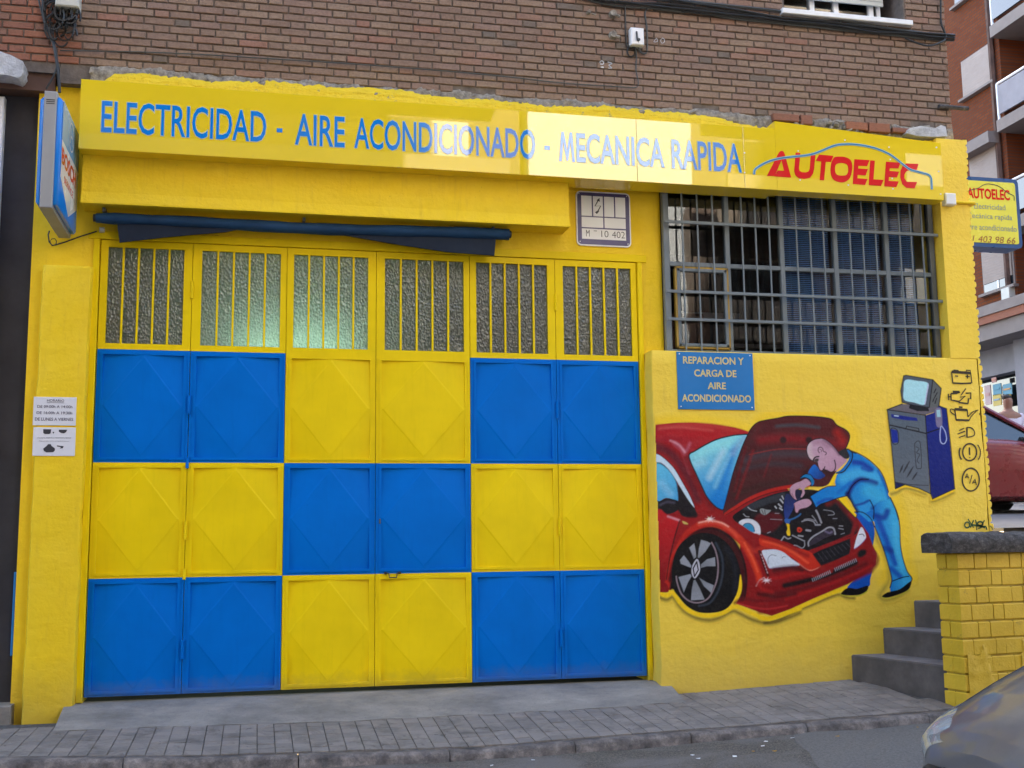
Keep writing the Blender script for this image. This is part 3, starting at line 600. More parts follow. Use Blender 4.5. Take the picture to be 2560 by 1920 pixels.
for c in range(nc):
    z = ZB0 + c * CH; off = (c % 2) * (BHd + JT + (BS - BHd) / 2) + rnd.uniform(-0.006, 0.006); x = -2.9 - off + (0.02 if c % 3 else 0); st = 0
    while x < XBR:
        L = BS if st % 2 == 0 else BHd; st += 1; x2 = x + L
        x0c, x2c = x, x2
        if x2 > XBR: x2c = XBR
        left = x2 < -1.62 or (x + x2) / 2 < -1.62
        if z > uz0 - 0.035 and z < uz0 + 1.25 and x2 > ux0 and x < ux1:
            if x < ux0 - 0.03: x2c = ux0
            elif x2 > ux1 + 0.03: x0c = ux1
            else: x = x2 + JT; continue
        u, v = to_px(((x0c + x2c) / 2, YB, z + 0.03)); vis = (-30 < u < 2600 and v > -12)
        if z < ZB0 + 0.01 and rnd.random() < 0.12 and x > 1: x = x2 + JT; continue
        todo.append((vis, (x2c - x0c) / (Vector(((x0c + x2c) / 2, YB, z)) - EYE).length ** 2, x0c, x2c, z, left, L))
        x = x2 + JT
todo.sort(key=lambda t: (t[0], t[1]), reverse=True)
nb = thing('neighbouring_building', (-4, 0, -0.1), 'charcoal painted shopfront under orange red bricks beside the yellow garage', 'building')
cnt = 0; cntl = 0; mm, ml = MB(), MB()
for vis, a, x0, x2, z, left, L in todo:
    dy = rnd.uniform(-0.003, 0.003); V = VS if L == BS else VH; me, gm = V[rnd.randrange(len(V))]; cut = abs((x2 - x0) - L) > 1e-4
    lim = (cntl < 280) if left else (cnt < 292)
    if vis and lim and not cut:
        o = inst('brick', me, (x0, YB + dy, z), nb if left else bld)
        if left:
            if 'RB' not in BV: BV['RB'] = {}
            if me.name not in BV['RB']: q = me.copy(); q.materials[0] = M['brick_ro']; BV['RB'][me.name] = q
            o.data = BV['RB'][me.name]; cntl += 1
        else: cnt += 1
    else:
        sx = (x2 - x0) / L; tgt = ml if left else mm
        tgt.add([(x0 + p[0] * sx, YB + dy + p[1], z + p[2]) for p in gm.v], gm.f)
mm.build('bricks', M['brick_i'], bld, kind='stuff', recalc=False)
if ml.v: ml.build('bricks', M['brick_ri'], nb, kind='stuff', recalc=False)
# window upstairs
m = MB(); fy = 0.10; zt = uz0 + 1.25; m.box(ux0, ux0 + 0.03, fy, fy + 0.05, uz0, zt); m.box(ux1 - 0.20, ux1 - 0.16, fy, fy + 0.05, uz0, zt); m.box(ux0, ux1, fy, fy + 0.05, uz0 - 0.01, uz0 + 0.035)
wf = m.build('window_frame', M['white_plastic'], bld)
for uu in (2029, 2089, 2176):
    xx = at(uu, 20, fy)[0]; m = MB(); m.cbox(xx - 0.027, xx + 0.027, fy - 0.012, fy + 0.05, uz0, zt, 0.004); m.build('stile', M['white_plastic'], wf)
m = MB(); m.box(ux0 + 0.02, ux1 - 0.16, fy + 0.02, fy + 0.024, uz0 + 0.03, zt); m.build('pane', M['glass'], wf)
m = MB(); m.box(ux0, ux1, 0.5, 0.52, uz0 - 0.1, zt); m.build('room_back', M['dark_room'], wf)
m = MB(); zz = at(2180, 14, 0.04)[1]
for i in range(26): m.cbox(ux0 + 0.005, ux1 - 0.16, 0.035, 0.055, zz + i * 0.045, zz + i * 0.045 + 0.043, 0.004)
m.build('roller_shutter', M['cream_plastic'], bld)
m = MB(); p, q = at(1956, 18, YB - 0.06), at(2283, 62, YB - 0.06); m.cbox(p[0], q[0], YB - 0.065, 0.1, uz0 - 0.055, uz0 - 0.002, 0.006); m.build('window_sill', M['white_plastic'], bld)
m = MB(); m.box(ux1 - 0.001, ux1 + 0.02, YB + 0.01, 0.3, uz0, zt); m.build('reveal', M['brick_tex'], bld)

# ================================================================== barred window
bw = thing('barred_window', ((xw0 + xw1) / 2, -0.1, zsill), 'large workshop window behind a grey iron grille with partly drawn blue blinds', 'window')
gx0, gx1 = xw0 + 0.005, at(2357, 850, -0.12)[0]
fyw = -0.085
def xm(u, v=700): return at(u, v, fyw)[0]
mull = [gx0 + 0.02, xm(1650 + 590 / 3.457, 420 + 860 / 3.457), xm(1650 + 1062 / 3.457, 420 + 870 / 3.457), xm(2000 + 318 / 3.457, 420 + 900 / 3.457), xm(2000 + 765 / 3.457, 420 + 920 / 3.457), gx1 - 0.03]
zr = 0.5 * (at(1650 + 350 / 3.457, 420 + 830 / 3.457, fyw)[1] + at(2000 + 700 / 3.457, 420 + 913 / 3.457, fyw)[1])
m = MB(); m.cbox(gx0 - 0.01, gx1, fyw, fyw + 0.05, zsill + 0.002, zsill + 0.04, 0.004); m.cbox(gx0 + 0.045, gx1, fyw, fyw + 0.05, zr - 0.02, zr + 0.022, 0.004); m.box(gx0, gx1, fyw, fyw + 0.05, zwt - 0.05, zwt - 0.001)
m.build('window_frame', M['grey_iron'], bw)
for i, xx in enumerate(mull):
    m = MB(); hw = 0.023 if 0 < i < 5 else 0.028; m.cbox(xx - hw, xx + hw, fyw - 0.006, fyw + 0.05, zsill + 0.003, zwt - 0.002, 0.005); m.build('mullion', M['grey_iron_d'] if i == 5 else M['grey_iron'], bw)
for i in range(5):
    for (za, zb) in ((zsill + 0.04, zr - 0.02), (zr + 0.02, zwt - 0.05)):
        if i == 0 and za < zr - 0.1: continue
        m = MB(); m.box(mull[i] + 0.027, mull[i + 1] - 0.027, fyw + 0.022, fyw + 0.027, za, zb); m.build('pane', M['glass'], bw)
# small casement in the first bay
s0, s1 = at(1650 + 128 / 3.457, 420 + 850 / 3.457, fyw - 0.02)[0], at(1650 + 590 / 3.457, 420 + 850 / 3.457, fyw - 0.02)[0]; z1 = zr - 0.025; z0 = zsill + 0.045
ca = MB()
for (a, b, c_, d) in ((s0, s0 + 0.02, z0, z1), (s1 - 0.022, s1, z0, z1), (s0, s1, z1 - 0.022, z1), (s0, s1, z0, z0 + 0.02)): ca.cbox(a, b, fyw - 0.018, fyw + 0.03, c_, d, 0.004)
cas = ca.build('casement', M['ochre'], bw)
ca = MB(); e = 0.018
for (a, b, c_, d) in ((s0 + e, s0 + e + 0.03, z0 + e, z1 - e), (s1 - e - 0.03, s1 - e, z0 + e, z1 - e), (s0 + e, s1 - e, z1 - e - 0.03, z1 - e), (s0 + e, s1 - e, z0 + e, z0 + e + 0.03)): ca.cbox(a, b, fyw - 0.024, fyw + 0.02, c_, d, 0.005)
ca.build('inner_frame', M['grey_iron'], cas)
m = MB(); m.box(s0 + 0.05, s1 - 0.05, fyw - 0.002, fyw + 0.002, z0 + 0.05, z1 - 0.05); m.build('pane', M['glass'], cas)
# iron bars and rails of the grille
gy = -0.145
for k in range(5):
    for q in range(3):
        a, b = mull[k], mull[k + 1]; sh = -0.012
        xx = a + (b - a) * (q + 1) / 4 + sh; m = MB(); m.box(xx - 0.0065, xx + 0.0065, gy, gy + 0.013, zsill - 0.004, zwt - 0.003); m.build('bar', M['grey_iron'], bw)
for (ul, vl, ur, vr, wd) in ((62, 440, 1190, 605, 0.029), (97, 1050, 1240, 1170, 0.027), (112, 1290, 1265, 1398, 0.027)):
    za, zb = at(1650 + ul / 3.457, 420 + vl / 3.457, gy)[1], at(2000 + ur / 3.457, 420 + vr / 3.457, gy)[1]; z = 0.5 * (za + zb)
    xe = at(2000 + ur / 3.457, 420 + vr / 3.457, gy)[0]
    m = MB(); m.cbox(gx0 - 0.02, xe, gy - 0.014, gy - 0.001, z - wd / 2, z + wd / 2, 0.003); m.build('rail', M['grey_iron'], bw)
# blinds behind the three right-hand bays
for k in range(2, 5):
    m = MB(); a, b = mull[k] + 0.03, mull[k + 1] - (0.03 if k < 4 else 0.14); z = zsill + 0.045; pitch = 0.0185; r_ = random.Random(k)
    while z < zwt - 0.06:
        m.add([(a, 0.004, z + 0.006), (b, 0.004, z + 0.006), (b, -0.006, z - 0.006), (a, -0.006, z - 0.006), (a, 0.006, z + 0.007), (b, 0.006, z + 0.007), (b, -0.004, z - 0.005), (a, -0.004, z - 0.005)],
              [(0, 1, 2, 3), (7, 6, 5, 4), (3, 2, 6, 7), (0, 4, 5, 1)]); z += pitch
    for f in (0.2, 0.8): m.box(a + (b - a) * f - 0.001, a + (b - a) * f + 0.001, 0.013, 0.015, zsill + 0.04, zwt - 0.06)
    m.build('blind', M['blind'], bw, kind='stuff')
# the room behind
m = MB(); X0, X1 = xw0 + 0.002, XR - 0.06; m.box(X0, X1, 3.0, 3.05, 0.5, 4.6); m.box(X0 - 0.02, X0, 0.36, 3.0, 0.5, 4.6); m.box(X1 - 0.001, X1 + 0.02, 0.31, 3.0, 0.5, 4.6); m.box(X0, X1, 0.36, 3.0, 0.5, 0.52); m.box(X0, X1, 0.36, 3.0, 4.6, 4.62)
rm = m.build('room', M['dark_room'], bw)
m = MB(); m.box(3.9, 4.5, 1.2, 1.6, 0.6, 3.5); m.box(4.6, 4.9, 2.0, 2.3, 0.6, 3.9); m.build('cupboard', M['int_brown'], bw)
m = MB(); m.box(4.55, 5.3, 0.9, 1.0, 3.1, 3.14); m.box(4.3, 5.0, 1.4, 1.5, 3.5, 3.56); m.build('shelf', M['far_grey'], bw)

# ================================================================== folding garage door
CX = [-1.295, -0.558, 0.221, 0.984, 1.809, 2.590, 3.362]; RZ = [3.698, 2.781, 1.851, 0.922, 0.0]
gd = thing('garage_door', (1.03, 0, 0), 'six-leaf folding steel door chequered in blue and yellow', 'door')
blue = lambda leaf, row: ((leaf // 2) + row) % 2 == 0
PAN = {}
def panel_geo(wd, h, d=0.02):
    m = MB(); e = 0.006; y0, y1 = -0.0075, -0.001
    hx, hz = wd / 2, h / 2; g = 0.021; yb = y0 + d
    # outer rim 0-3, inner rim 4-7, sunken corners 8-11, diamond tips 12-15 level with the rim, back 16-19
    vs = [(0, y0, 0), (wd, y0, 0), (wd, y0, h), (0, y0, h), (g, y0, g), (wd - g, y0, g), (wd - g, y0, h - g), (g, y0, h - g),
          (g, yb, g), (wd - g, yb, g), (wd - g, yb, h - g), (g, yb, h - g), (hx, y0 + 0.0005, g), (wd - g, y0 + 0.0005, hz), (hx, y0 + 0.0005, h - g), (g, y0 + 0.0005, hz),
          (0, y1, 0), (wd, y1, 0), (wd, y1, h), (0, y1, h)]
    k = 0.020; vs += [(hx, y0 - 0.0025, g + k), (wd - g - k * 0.8, y0 - 0.0025, hz), (hx, y0 - 0.0025, h - g - k), (g + k * 0.8, y0 - 0.0025, hz)]     # pressed plateau 20-23
    fs = [(8, 12, 15), (9, 13, 12), (10, 14, 13), (11, 15, 14), (20, 21, 22, 23), (12, 13, 21, 20), (13, 14, 22, 21), (14, 15, 23, 22), (15, 12, 20, 23), (0, 1, 5, 4), (1, 2, 6, 5), (2, 3, 7, 6), (3, 0, 4, 7),
          (4, 12, 8), (12, 5, 9), (5, 13, 9), (13, 6, 10), (6, 14, 10), (14, 7, 11), (7, 15, 11), (15, 4, 8), (16, 17, 1, 0), (17, 18, 2, 1), (18, 19, 3, 2), (19, 16, 0, 3)]
    m.add(vs, fs); return m
for L in range(6):
    x0, x1 = CX[L] + 0.0025, CX[L + 1] - 0.0025; y0, y1 = 0.0, 0.04
    st = 0.045                                                       # stile width
    stl = 0.034 if L in (0,) else 0.045; 
    m = MB(); segs = [(RZ[4] + 0.004, RZ[3]), (RZ[3], RZ[2]), (RZ[2], RZ[1]), (RZ[1], RZ[0])]
    for si, (za, zb) in enumerate(segs):
        row = 2 - si; mi = 1 if (si < 3 and blue(L, row)) else 0
        m.box(x0, x0 + st, y0, y1, za, zb, mi); m.box(x1 - st, x1, y0, y1, za, zb, mi)
        if si < 3:
            m.box(x0 + st, x1 - st, y0, y1, za, za + 0.04, mi); m.box(x0 + st, x1 - st, y0, y1, zb - 0.04, zb, mi)
            m.box(x0 + st, x1 - st, y0 + 0.036, y1, za + 0.04, zb - 0.04, mi)
    gz0, gz1 = RZ[1] + 0.05, RZ[0] - 0.055
    m.box(x0 + st, x1 - st, y0, y1, RZ[1], gz0, 0); m.box(x0 + st, x1 - st, y0, y1, gz1, RZ[0], 0)
    leaf = m.build('door_leaf', [M['door_yellow'], M['door_blue']], gd)
    for row in range(3):
        zb, za = RZ[1 + row], RZ[2 + row]; mr = M['door_blue'] if blue(L, row) else M['door_yellow']
        a, b = x0 + 0.027, x1 - 0.027; c_, d_ = za + 0.022, zb - 0.022
        pm = panel_geo(b - a, d_ - c_, 0.022 + 0.005 * rnd.random()); pm.v = [(a + p[0], p[1] + 0.0, c_ + p[2]) for p in pm.v]; pm.build('pressed_panel', mr, leaf)
    gx_a, gx_b = x0 + st + 0.035, x1 - st - 0.022 if L in (0, 2, 4) else x1 - st - 0.005
    gx_a = x0 + st + (0.028 if L in (1, 3, 5) else 0.012)
    m = MB(); m.box(x0 + st - 0.001, gx_a, y0 + 0.001, y1, gz0, gz1); m.box(gx_b, x1 - st + 0.001, y0 + 0.001, y1, gz0, gz1); m.build('glazing_bead', M['door_yellow'], leaf)
    m = MB(); m.box(gx_a, gx_b, y0 + 0.022, y0 + 0.028, gz0, gz1); m.build('pane', M['hammered'], leaf)
    for q in range(4):
        xx = gx_a + (gx_b - gx_a) * (q + 1) / 5; m = MB(); m.cbox(xx - 0.0085, xx + 0.0085, y0 - 0.001, y0 + 0.018, gz0 - 0.001, gz1 + 0.001, 0.003); m.build('bar', M['door_yellow'], leaf)
    if L in (0, 4):
        for hz, hc in ((3.30, 'door_yellow'), (2.33, 'door_blue'), (1.30, 'door_yellow'), (0.35, 'door_blue')) + (((1.85, 'door_blue'), (0.95, 'door_yellow')) if L == 0 else ()):
            m = MB(); h2 = 0.075 if hz not in (1.85, 0.95) else 0.045; m.tube([(CX[L + 1], -0.012, hz - h2), (CX[L + 1], -0.012, hz + h2)], 0.0125, 8); m.build('hinge', M[hc], leaf, smooth=True)
m = MB()
for L in range(7): m.box(CX[L] - 0.02, CX[L] + 0.02, 0.0405, 0.046, 0.0, RZ[0])
m.box(CX[0], CX[6], 0.0465, 0.05, RZ[0] - 0.03, RZ[0] + 0.03); m.build('rebate_strip', M['door_yellow'], gd)
m = MB(); hx, hz = AT(982, 1437, -0.02).x, RZ[3] + 0.004; m.tube([(hx - 0.055, -0.012, hz), (hx - 0.035, -0.03, hz), (hx - 0.030, -0.04, hz - 0.035), (hx + 0.030, -0.04, hz - 0.035), (hx + 0.035, -0.03, hz), (hx + 0.055, -0.012, hz)], 0.006, 6)
m.box(hx - 0.07, hx - 0.045, -0.016, -0.001, hz - 0.008, hz + 0.01); m.box(hx + 0.045, hx + 0.07, -0.016, -0.001, hz - 0.008, hz + 0.01); m.build('handle', M['black'], gd)
m = MB(); kx, kz = at(950, 1303, -0.02); m.cbox(kx - 0.007, kx + 0.007, -0.012, 0, kz - 0.02, kz + 0.02, 0.003); m.build('keyhole_plate', M['grey_iron_d'], gd)
# dark garage behind the gap
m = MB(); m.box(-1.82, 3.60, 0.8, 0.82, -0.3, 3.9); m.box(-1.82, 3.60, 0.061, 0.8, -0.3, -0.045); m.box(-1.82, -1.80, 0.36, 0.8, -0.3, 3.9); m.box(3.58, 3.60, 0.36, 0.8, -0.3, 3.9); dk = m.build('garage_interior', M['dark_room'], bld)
m = MB(); m.tube([(-0.20, 0.34, 2.74), (0.80, 0.34, 2.74)], 0.025, 8); m.build('fluorescent_lamp', M['tube'], bld)
# ================================================================== long shop sign
SY = -0.396
sx0, sx1 = at(199, 290, SY)[0], at(2356, 430, SY)[0]
sz0 = 0.5 * (at(199, 373, SY)[1] + at(2359, 498, SY)[1]); sz1 = 0.5 * (at(199, 207, SY)[1] + at(1230, 262, SY)[1]); sz1r = at(1940, 303, SY)[1]; sz1e = at(2354, 358, SY)[1]
sg = thing('shop_sign', ((sx0 + sx1) / 2, SY, sz0), 'long yellow shop sign with blue lettering and a red car workshop logo above the door', 'sign')
cuts = [sx0, at(1591, 340, SY)[0], at(1858, 360, SY)[0], sx1]
for i in range(3):
    a, b = cuts[i] + (0.001 if i else 0), cuts[i + 1] - 0.001; m = MB(); dz = (0, 0, 0)[i]
    if i < 2: m.cbox(a, b, SY, -0.13, sz0, sz1, 0.003)
    else:
        z1b = sz1 + 0.0; xx = at(1936, 303, SY)[0]
        m.cbox(a, xx, SY, -0.13, sz0, sz1, 0.003); m.hexa([(xx + 0.0002, SY, sz0), (b, SY, sz0), (b, -0.23, sz0), (xx + 0.0002, -0.23, sz0), (xx + 0.0002, SY, sz1r), (b, SY, sz1e), (b, -0.23, sz1e), (xx + 0.0002, -0.23, sz1r)])
    m.build('sign_panel', M['sign_yellow'], sg)
tz1, tz0 = at(256, 251, SY)[1], at(254, 331, SY)[1]
za = 0.5 * (tz1 + at(1660, 330, SY)[1]); zb = 0.5 * (tz0 + at(1660, 399, SY)[1])
words = [('ELECTRICIDAD', 254, 666, 290), ('-', 692, 706, 318), ('AIRE', 738, 862, 313), ('ACONDICIONADO', 886, 1337, 345), ('-', 1361, 1374, 357), ('ECANICA', 1441, 1659, 355), ('RAPIDA', 1679, 1852, 375)]
for t, ua, ub, vv in words:
    a, b = at(ua, vv, SY)[0], at(ub, vv, SY)[0]; z0_, z1_ = (tz0, tz1)
    if t == '-': zc = (tz0 + tz1) / 2 - 0.02; z0_, z1_ = zc - 0.018, zc + 0.018
    if t == '-':
        m = MB(); m.box(a, b, SY - 0.003, SY - 0.0005, z0_, z1_); m.build('dash', M['letter_blue'], sg); continue
    text_mesh(t, a - 0.005, b + 0.005, z0_ - 0.006, z1_ + 0.006, SY - 0.0015, M['letter_edge'], 'letter_outline', sg, bold=0.032 if 'M' not in t else 0.018, thick=0.001)
    if t == 'ECANICA': text_mesh(t, a, b, z0_, z1_, SY - 0.003, M['letter_blue'], 'lettering', sg, bold=0.010, thick=0.001); continue
    text_mesh(t, a, b, z0_, z1_, SY - 0.003, M['letter_blue'], 'lettering', sg, bold=0.010, thick=0.001)
GM = [(0.0, 0), (0.17, 1), (0.33, 1), (0.52, 0.36), (0.71, 1), (0.86, 1), (1.0, 0), (0.84, 0), (0.75, 0.68), (0.56, 0.03), (0.47, 0.03), (0.27, 0.68), (0.16, 0)]
a, b = at(1397, 355, SY)[0], at(1436, 355, SY)[0]
def fan(m, pts, y, mi=0):
    n = len(pts); m.add([(x, y, z) for x, z in pts], [tuple(range(n))], mi)
poly_obj_later = [(a + (b - a) * p, tz0 + (tz1 - tz0) * q) for p, q in GM]
LG = lambda x, y: at(1860 + x / 4.254, 340 + y / 4.254, SY)
def poly_obj(loops, y, name, mat, parent, t=0.0015, extr=None):
    """filled outline with holes (first loop outer)"""
    bm = bmesh.new(); ed = []
    for lp in loops:
        vs = [bm.verts.new((x, y, z)) for x, z in lp]
        for i in range(len(vs)): ed.append(bm.edges.new((vs[i], vs[(i + 1) % len(vs)])))
    bmesh.ops.triangle_fill(bm, use_beauty=True, use_dissolve=False, edges=ed, normal=(0, -1, 0))
    o0 = origin(parent) if parent else Vector((0, 0, 0))
    for v in bm.verts: v.co -= o0
    me = bpy.data.meshes.new(name); bm.to_mesh(me); bm.free(); me.materials.append(mat); o = bpy.data.objects.new(name, me); C.objects.link(o); o.parent = parent
    return solid(o, t)
sm = lambda pts: [(p.x, p.y) for p in smooth2([Vector(q) for q in pts], True, 4)]
glyphs = [[[(243, 425), (350, 215), (368, 180), (385, 163), (402, 159), (418, 166), (430, 190), (437, 212), (500, 443), (322, 430), (357, 367), (425, 371), (397, 258), (325, 427)]],
          [[(548, 178), (598, 182), (583, 345), (590, 372), (612, 385), (655, 388), (685, 378), (698, 350), (708, 212), (757, 203), (744, 350), (732, 405), (700, 445), (640, 458), (580, 448), (546, 420), (533, 375)]],
          [[(798, 198), (950, 212), (922, 277), (868, 275), (850, 473), (803, 470), (820, 272), (762, 262)]],
          [sm([(975, 222), (1060, 222), (1122, 248), (1148, 300), (1146, 380), (1122, 450), (1070, 490), (1005, 490), (945, 458), (920, 390), (925, 300), (945, 245)]), sm([(1010, 290), (1060, 291), (1095, 308), (1106, 345), (1103, 390), (1075, 420), (1010, 420), (976, 400), (966, 355), (975, 308)])],
          [[(1172, 247), (1333, 258), (1308, 322), (1215, 318), (1213, 345), (1316, 352), (1292, 420), (1207, 415), (1205, 450), (1312, 458), (1286, 522), (1155, 510)]],
          [[(1340, 260), (1390, 264), (1375, 462), (1483, 468), (1455, 532), (1325, 523)]],
          [[(1508, 274), (1662, 285), (1640, 347), (1548, 343), (1546, 372), (1648, 380), (1625, 442), (1540, 438), (1537, 478), (1645, 484), (1618, 545), (1490, 535)]],
          [[(1722, 293), (1855, 298), (1830, 375), (1755, 364), (1722, 378), (1703, 412), (1703, 450), (1730, 488), (1840, 490), (1812, 558), (1725, 552), (1682, 512), (1660, 440), (1663, 370), (1685, 318)]]]
poly_obj([poly_obj_later], SY - 0.003, 'lettering', M['letter_blue'], sg)
for g in glyphs: poly_obj([[LG(*p) for p in lp] for lp in g], SY - 0.003, 'logo_letter', M['letter_red'], sg)
arc = [(105, 410), (112, 365), (150, 330), (230, 285), (320, 253), (430, 232), (560, 218), (640, 210), (740, 190), (840, 152), (940, 110), (1020, 92), (1130, 88), (1250, 100), (1370, 125), (1470, 160), (1560, 205), (1640, 265), (1710, 320), (1770, 360), (1860, 385), (1950, 410), (1980, 435), (1990, 470), (1995, 570)]
m = MB(); ribbon(m, [LG(*p) for p in arc], 0.024, SY - 0.0045); solid(m.build('logo_outline', M['logo_edge'], sg, recalc=False), 0.001)
m = MB(); ribbon(m, [LG(*p) for p in arc], 0.013, SY - 0.006); solid(m.build('logo_line', M['logo_blue'], sg, recalc=False), 0.001)
for (x, y) in ((1072, 45), (1540, 120), (575, 160), (1555, 250), (2045, 122), (2068, 378), (595, 468), (1108, 522), (1582, 562), (2090, 618), (5, 180), (5, 390), (1575, 452)):
    p = LG(x, y); m = MB(); m.tube([(p[0], SY - 0.005, p[1]), (p[0], SY, p[1])], 0.007, 8); m.build('screw', M['white_plastic'], sg)

# ================================================================== rolled awning under the box
aw = thing('rolled_awning', (0.4, -0.13, 3.6), 'rolled navy blue canvas awning hanging above the garage door', 'awning')
ya = -0.15; p0, p1 = AT(240, 545, ya), AT(1272, 587, ya); n = 24; pts, rr = [], []
for i in range(n + 1):
    t = i / n; p = p0.lerp(p1, t); p.z += 0.006 * math.sin(t * 9) - 0.010 * math.sin(t * math.pi); pts.append(p); rr.append(0.052 - 0.010 * (1 - t) * 0.6 + 0.003 * math.sin(t * 37) + (-0.008 if i == 0 else 0))
m = MB(); m.tube(pts, rr, 14); m.build('canvas_roll', M['awning'], aw, smooth=True)
for q in (0, n):
    m = MB(); d = 0.02 if q else -0.02; m.tube([pts[q], pts[q] + Vector((d, 0, 0))], 0.032, 10); m.build('end_cap', M['black'], aw, smooth=True)
for fl in ([(293, 560), (299, 606), (420, 592), (560, 580), (640, 566)], [(849, 586), (1000, 612), (1120, 630), (1236, 639), (1240, 590), (1000, 580)]):
    m = MB(); P = [at(*q, ya - 0.01) for q in fl]; m.prism(P, ya - 0.012, ya + 0.006); m.build('valance', M['awning_d'], aw)
for uu in (262, 760, 1230):
    x, z = at(uu, 530, -0.1); m = MB(); m.box(x - 0.012, x + 0.012, -0.16, -0.001, cz - 0.035, cz - 0.001); m.build('bracket', M['grey_iron_d'], aw)
# cord with ring hanging from the corner
m = MB(); q = lambda u, v: AT(80 + u / 3.95, 220 + v / 3.95, -0.05)
m.tube([q(172, 1410), q(160, 1450), q(170, 1520), q(200, 1555), q(235, 1548), q(330, 1520), q(480, 1465), q(640, 1415)], 0.006, 6); m.tube([q(235, 1548), q(242, 1510), q(225, 1488), q(195, 1490), q(178, 1515), q(190, 1545), q(215, 1556)], 0.004, 5)
tag(m.build('looped_cable', M['black'], smooth=True), 'black looped cord under the blue box sign leading to the awning end', 'cord')
m = MB(); p = q(690, 1398); m.cbox(p.x - 0.02, p.x + 0.02, -0.06, 0.0, p.z - 0.018, p.z + 0.018, 0.004); tag(m.build('cable_clamp', M['cream_plastic']), 'small pale cable clamp on yellow wall below the awning end', 'clamp')

# ================================================================== blue box sign on the left
BY0, BY1 = -0.92, -0.06
bx0, bx1 = at(97, 300, BY0)[0], at(156, 300, BY0)[0]; bz1, bz0 = at(130, 240, BY0)[1], at(130, 511, BY0)[1]
bs = thing('box_sign', ((bx0 + bx1) / 2, -0.5, bz0), 'blue box sign with red lettering on a white shield, jutting out at the left', 'sign')
wdt = bx1 - bx0; g0, g1 = bx0 + wdt * 0.20, bx0 + wdt * 0.74
def shell(xa, xb, side, mat):
    """moulded acrylic half: rounded at its street edge"""
    m = MB(); c = 0.03; o, i = (xb, xa) if side > 0 else (xa, xb); s_ = 1 if side > 0 else -1; rows = []
    for (y, dy) in ((BY0 + 0.012, 0), (BY0 + 0.003, 0), (BY0, 1), (BY0 + 0.01, 2)): pass
    prof = [(i, BY0 + 0.004), (o - s_ * 0.022, BY0), (o - s_ * 0.006, BY0 + 0.006), (o, BY0 + 0.022), (o, BY1 - 0.02), (i, BY1 - 0.01)]
    for z, ins in ((bz0, 0.012), (bz0 + 0.02, 0), (bz1 - 0.03, 0), (bz1, 0.02)):
        rows.append([(x - (s_ * ins if abs(x - o) < 0.03 else 0), y + (ins if y < BY0 + 0.03 else 0), z) for x, y in prof])
    n = len(prof); m.add([p for r in rows for p in r], [(a * n + b, a * n + (b + 1) % n, (a + 1) * n + (b + 1) % n, (a + 1) * n + b) for a in range(3) for b in range(n)] + [tuple(range(n)), tuple(3 * n + b for b in range(n))])
    return m.build('acrylic_face', mat, bs, smooth=True)
fl = shell(bx0, g0 - 0.001, -1, M['box_blue']); fr_ = shell(g1 + 0.001, bx1, 1, M['box_blue'])
m = MB(); m.cbox(g0, g1, BY0 - 0.012, BY1, bz0 - 0.03, bz1 + 0.035, 0.006); body = m.build('metal_casing', M['alu'], bs)
for dz in (0.035, 0.05, 0.065):
    m = MB(); m.box((g0 + g1) / 2 - 0.03, (g0 + g1) / 2 + 0.03, BY0 - 0.0145, BY0 - 0.0115, bz1 - dz - 0.002, bz1 - dz + 0.003); m.build('vent_slot', M['black'], body)
L_, H_ = BY1 - BY0, bz1 - bz0; fx = bx1 + 0.0006
def FP(s, t, e=0.0): return (fx + e, BY0 + s * L_, bz1 - t * H_)
def face_poly(pts, mat, name, e):
    m = MB(); m.add([FP(s, t, e) for s, t in pts], [tuple(range(len(pts)))]); return solid(m.build(name, mat, bs, recalc=False), 0.0006)
face_poly([(0.02, 0.02), (0.97, 0.02), (0.97, 0.385), (0.02, 0.385)], M['box_blue2'], 'upper_panel', 0.001)
face_poly([(0.02, 0.388), (0.97, 0.388), (0.97, 0.76), (0.5, 0.965), (0.02, 0.73)], M['box_white'], 'shield', 0.001)
bas = (FP(0, 1, 0.0025), (0, L_, 0), (0, 0, H_))
text_mesh('BOSCH', 0.04, 0.82, 1 - 0.60, 1 - 0.445, 0, M['letter_red'], 'lettering', bs, bold=0.03, basis=bas, thick=0.0006)
text_mesh('SERVICE', 0.20, 0.70, 1 - 0.73, 1 - 0.665, 0, M['letter_red'], 'lettering', bs, bold=0.0, basis=bas, thick=0.0006)
def face_stroke(pts, w, name, closed=False):
    m = MB(); P = smooth2([Vector(p) for p in pts], closed, 5) if len(pts) > 2 else [Vector(p) for p in pts]; n = len(P); A, B = [], []
    for i in range(n):
        a = P[(i - 1) % n] if closed or i else P[i]; b = P[(i + 1) % n] if closed or i < n - 1 else P[i]; d = Vector(((b.x - a.x) * L_, (b.y - a.y) * H_)); d = d.normalized() if d.length else Vector((1, 0)); q = Vector((-d.y / L_, d.x / H_))
        A.append(FP(P[i].x + q.x * w / 2, P[i].y + q.y * w / 2, 0.0025)); B.append(FP(P[i].x - q.x * w / 2, P[i].y - q.y * w / 2, 0.0025))
    m.add(A + B, [(i, (i + 1) % n, n + (i + 1) % n, n + i) for i in range(n if closed else n - 1)]); solid(m.build(name, M['box_white'], bs, recalc=False), 0.0006)
cs, ct, rs = 0.5, 0.20, 0.13
face_stroke([(cs + rs * math.cos(a), ct + rs * L_ / H_ * math.sin(a)) for a in [k * math.pi / 6 for k in range(12)]], 0.012, 'emblem_ring', True)
for dx in (-0.055, 0.055): face_stroke([(cs + dx, ct - 0.07), (cs + dx, ct + 0.07)], 0.014, 'emblem_bar')
face_stroke([(cs - 0.055, ct), (cs + 0.055, ct)], 0.014, 'emblem_bar')
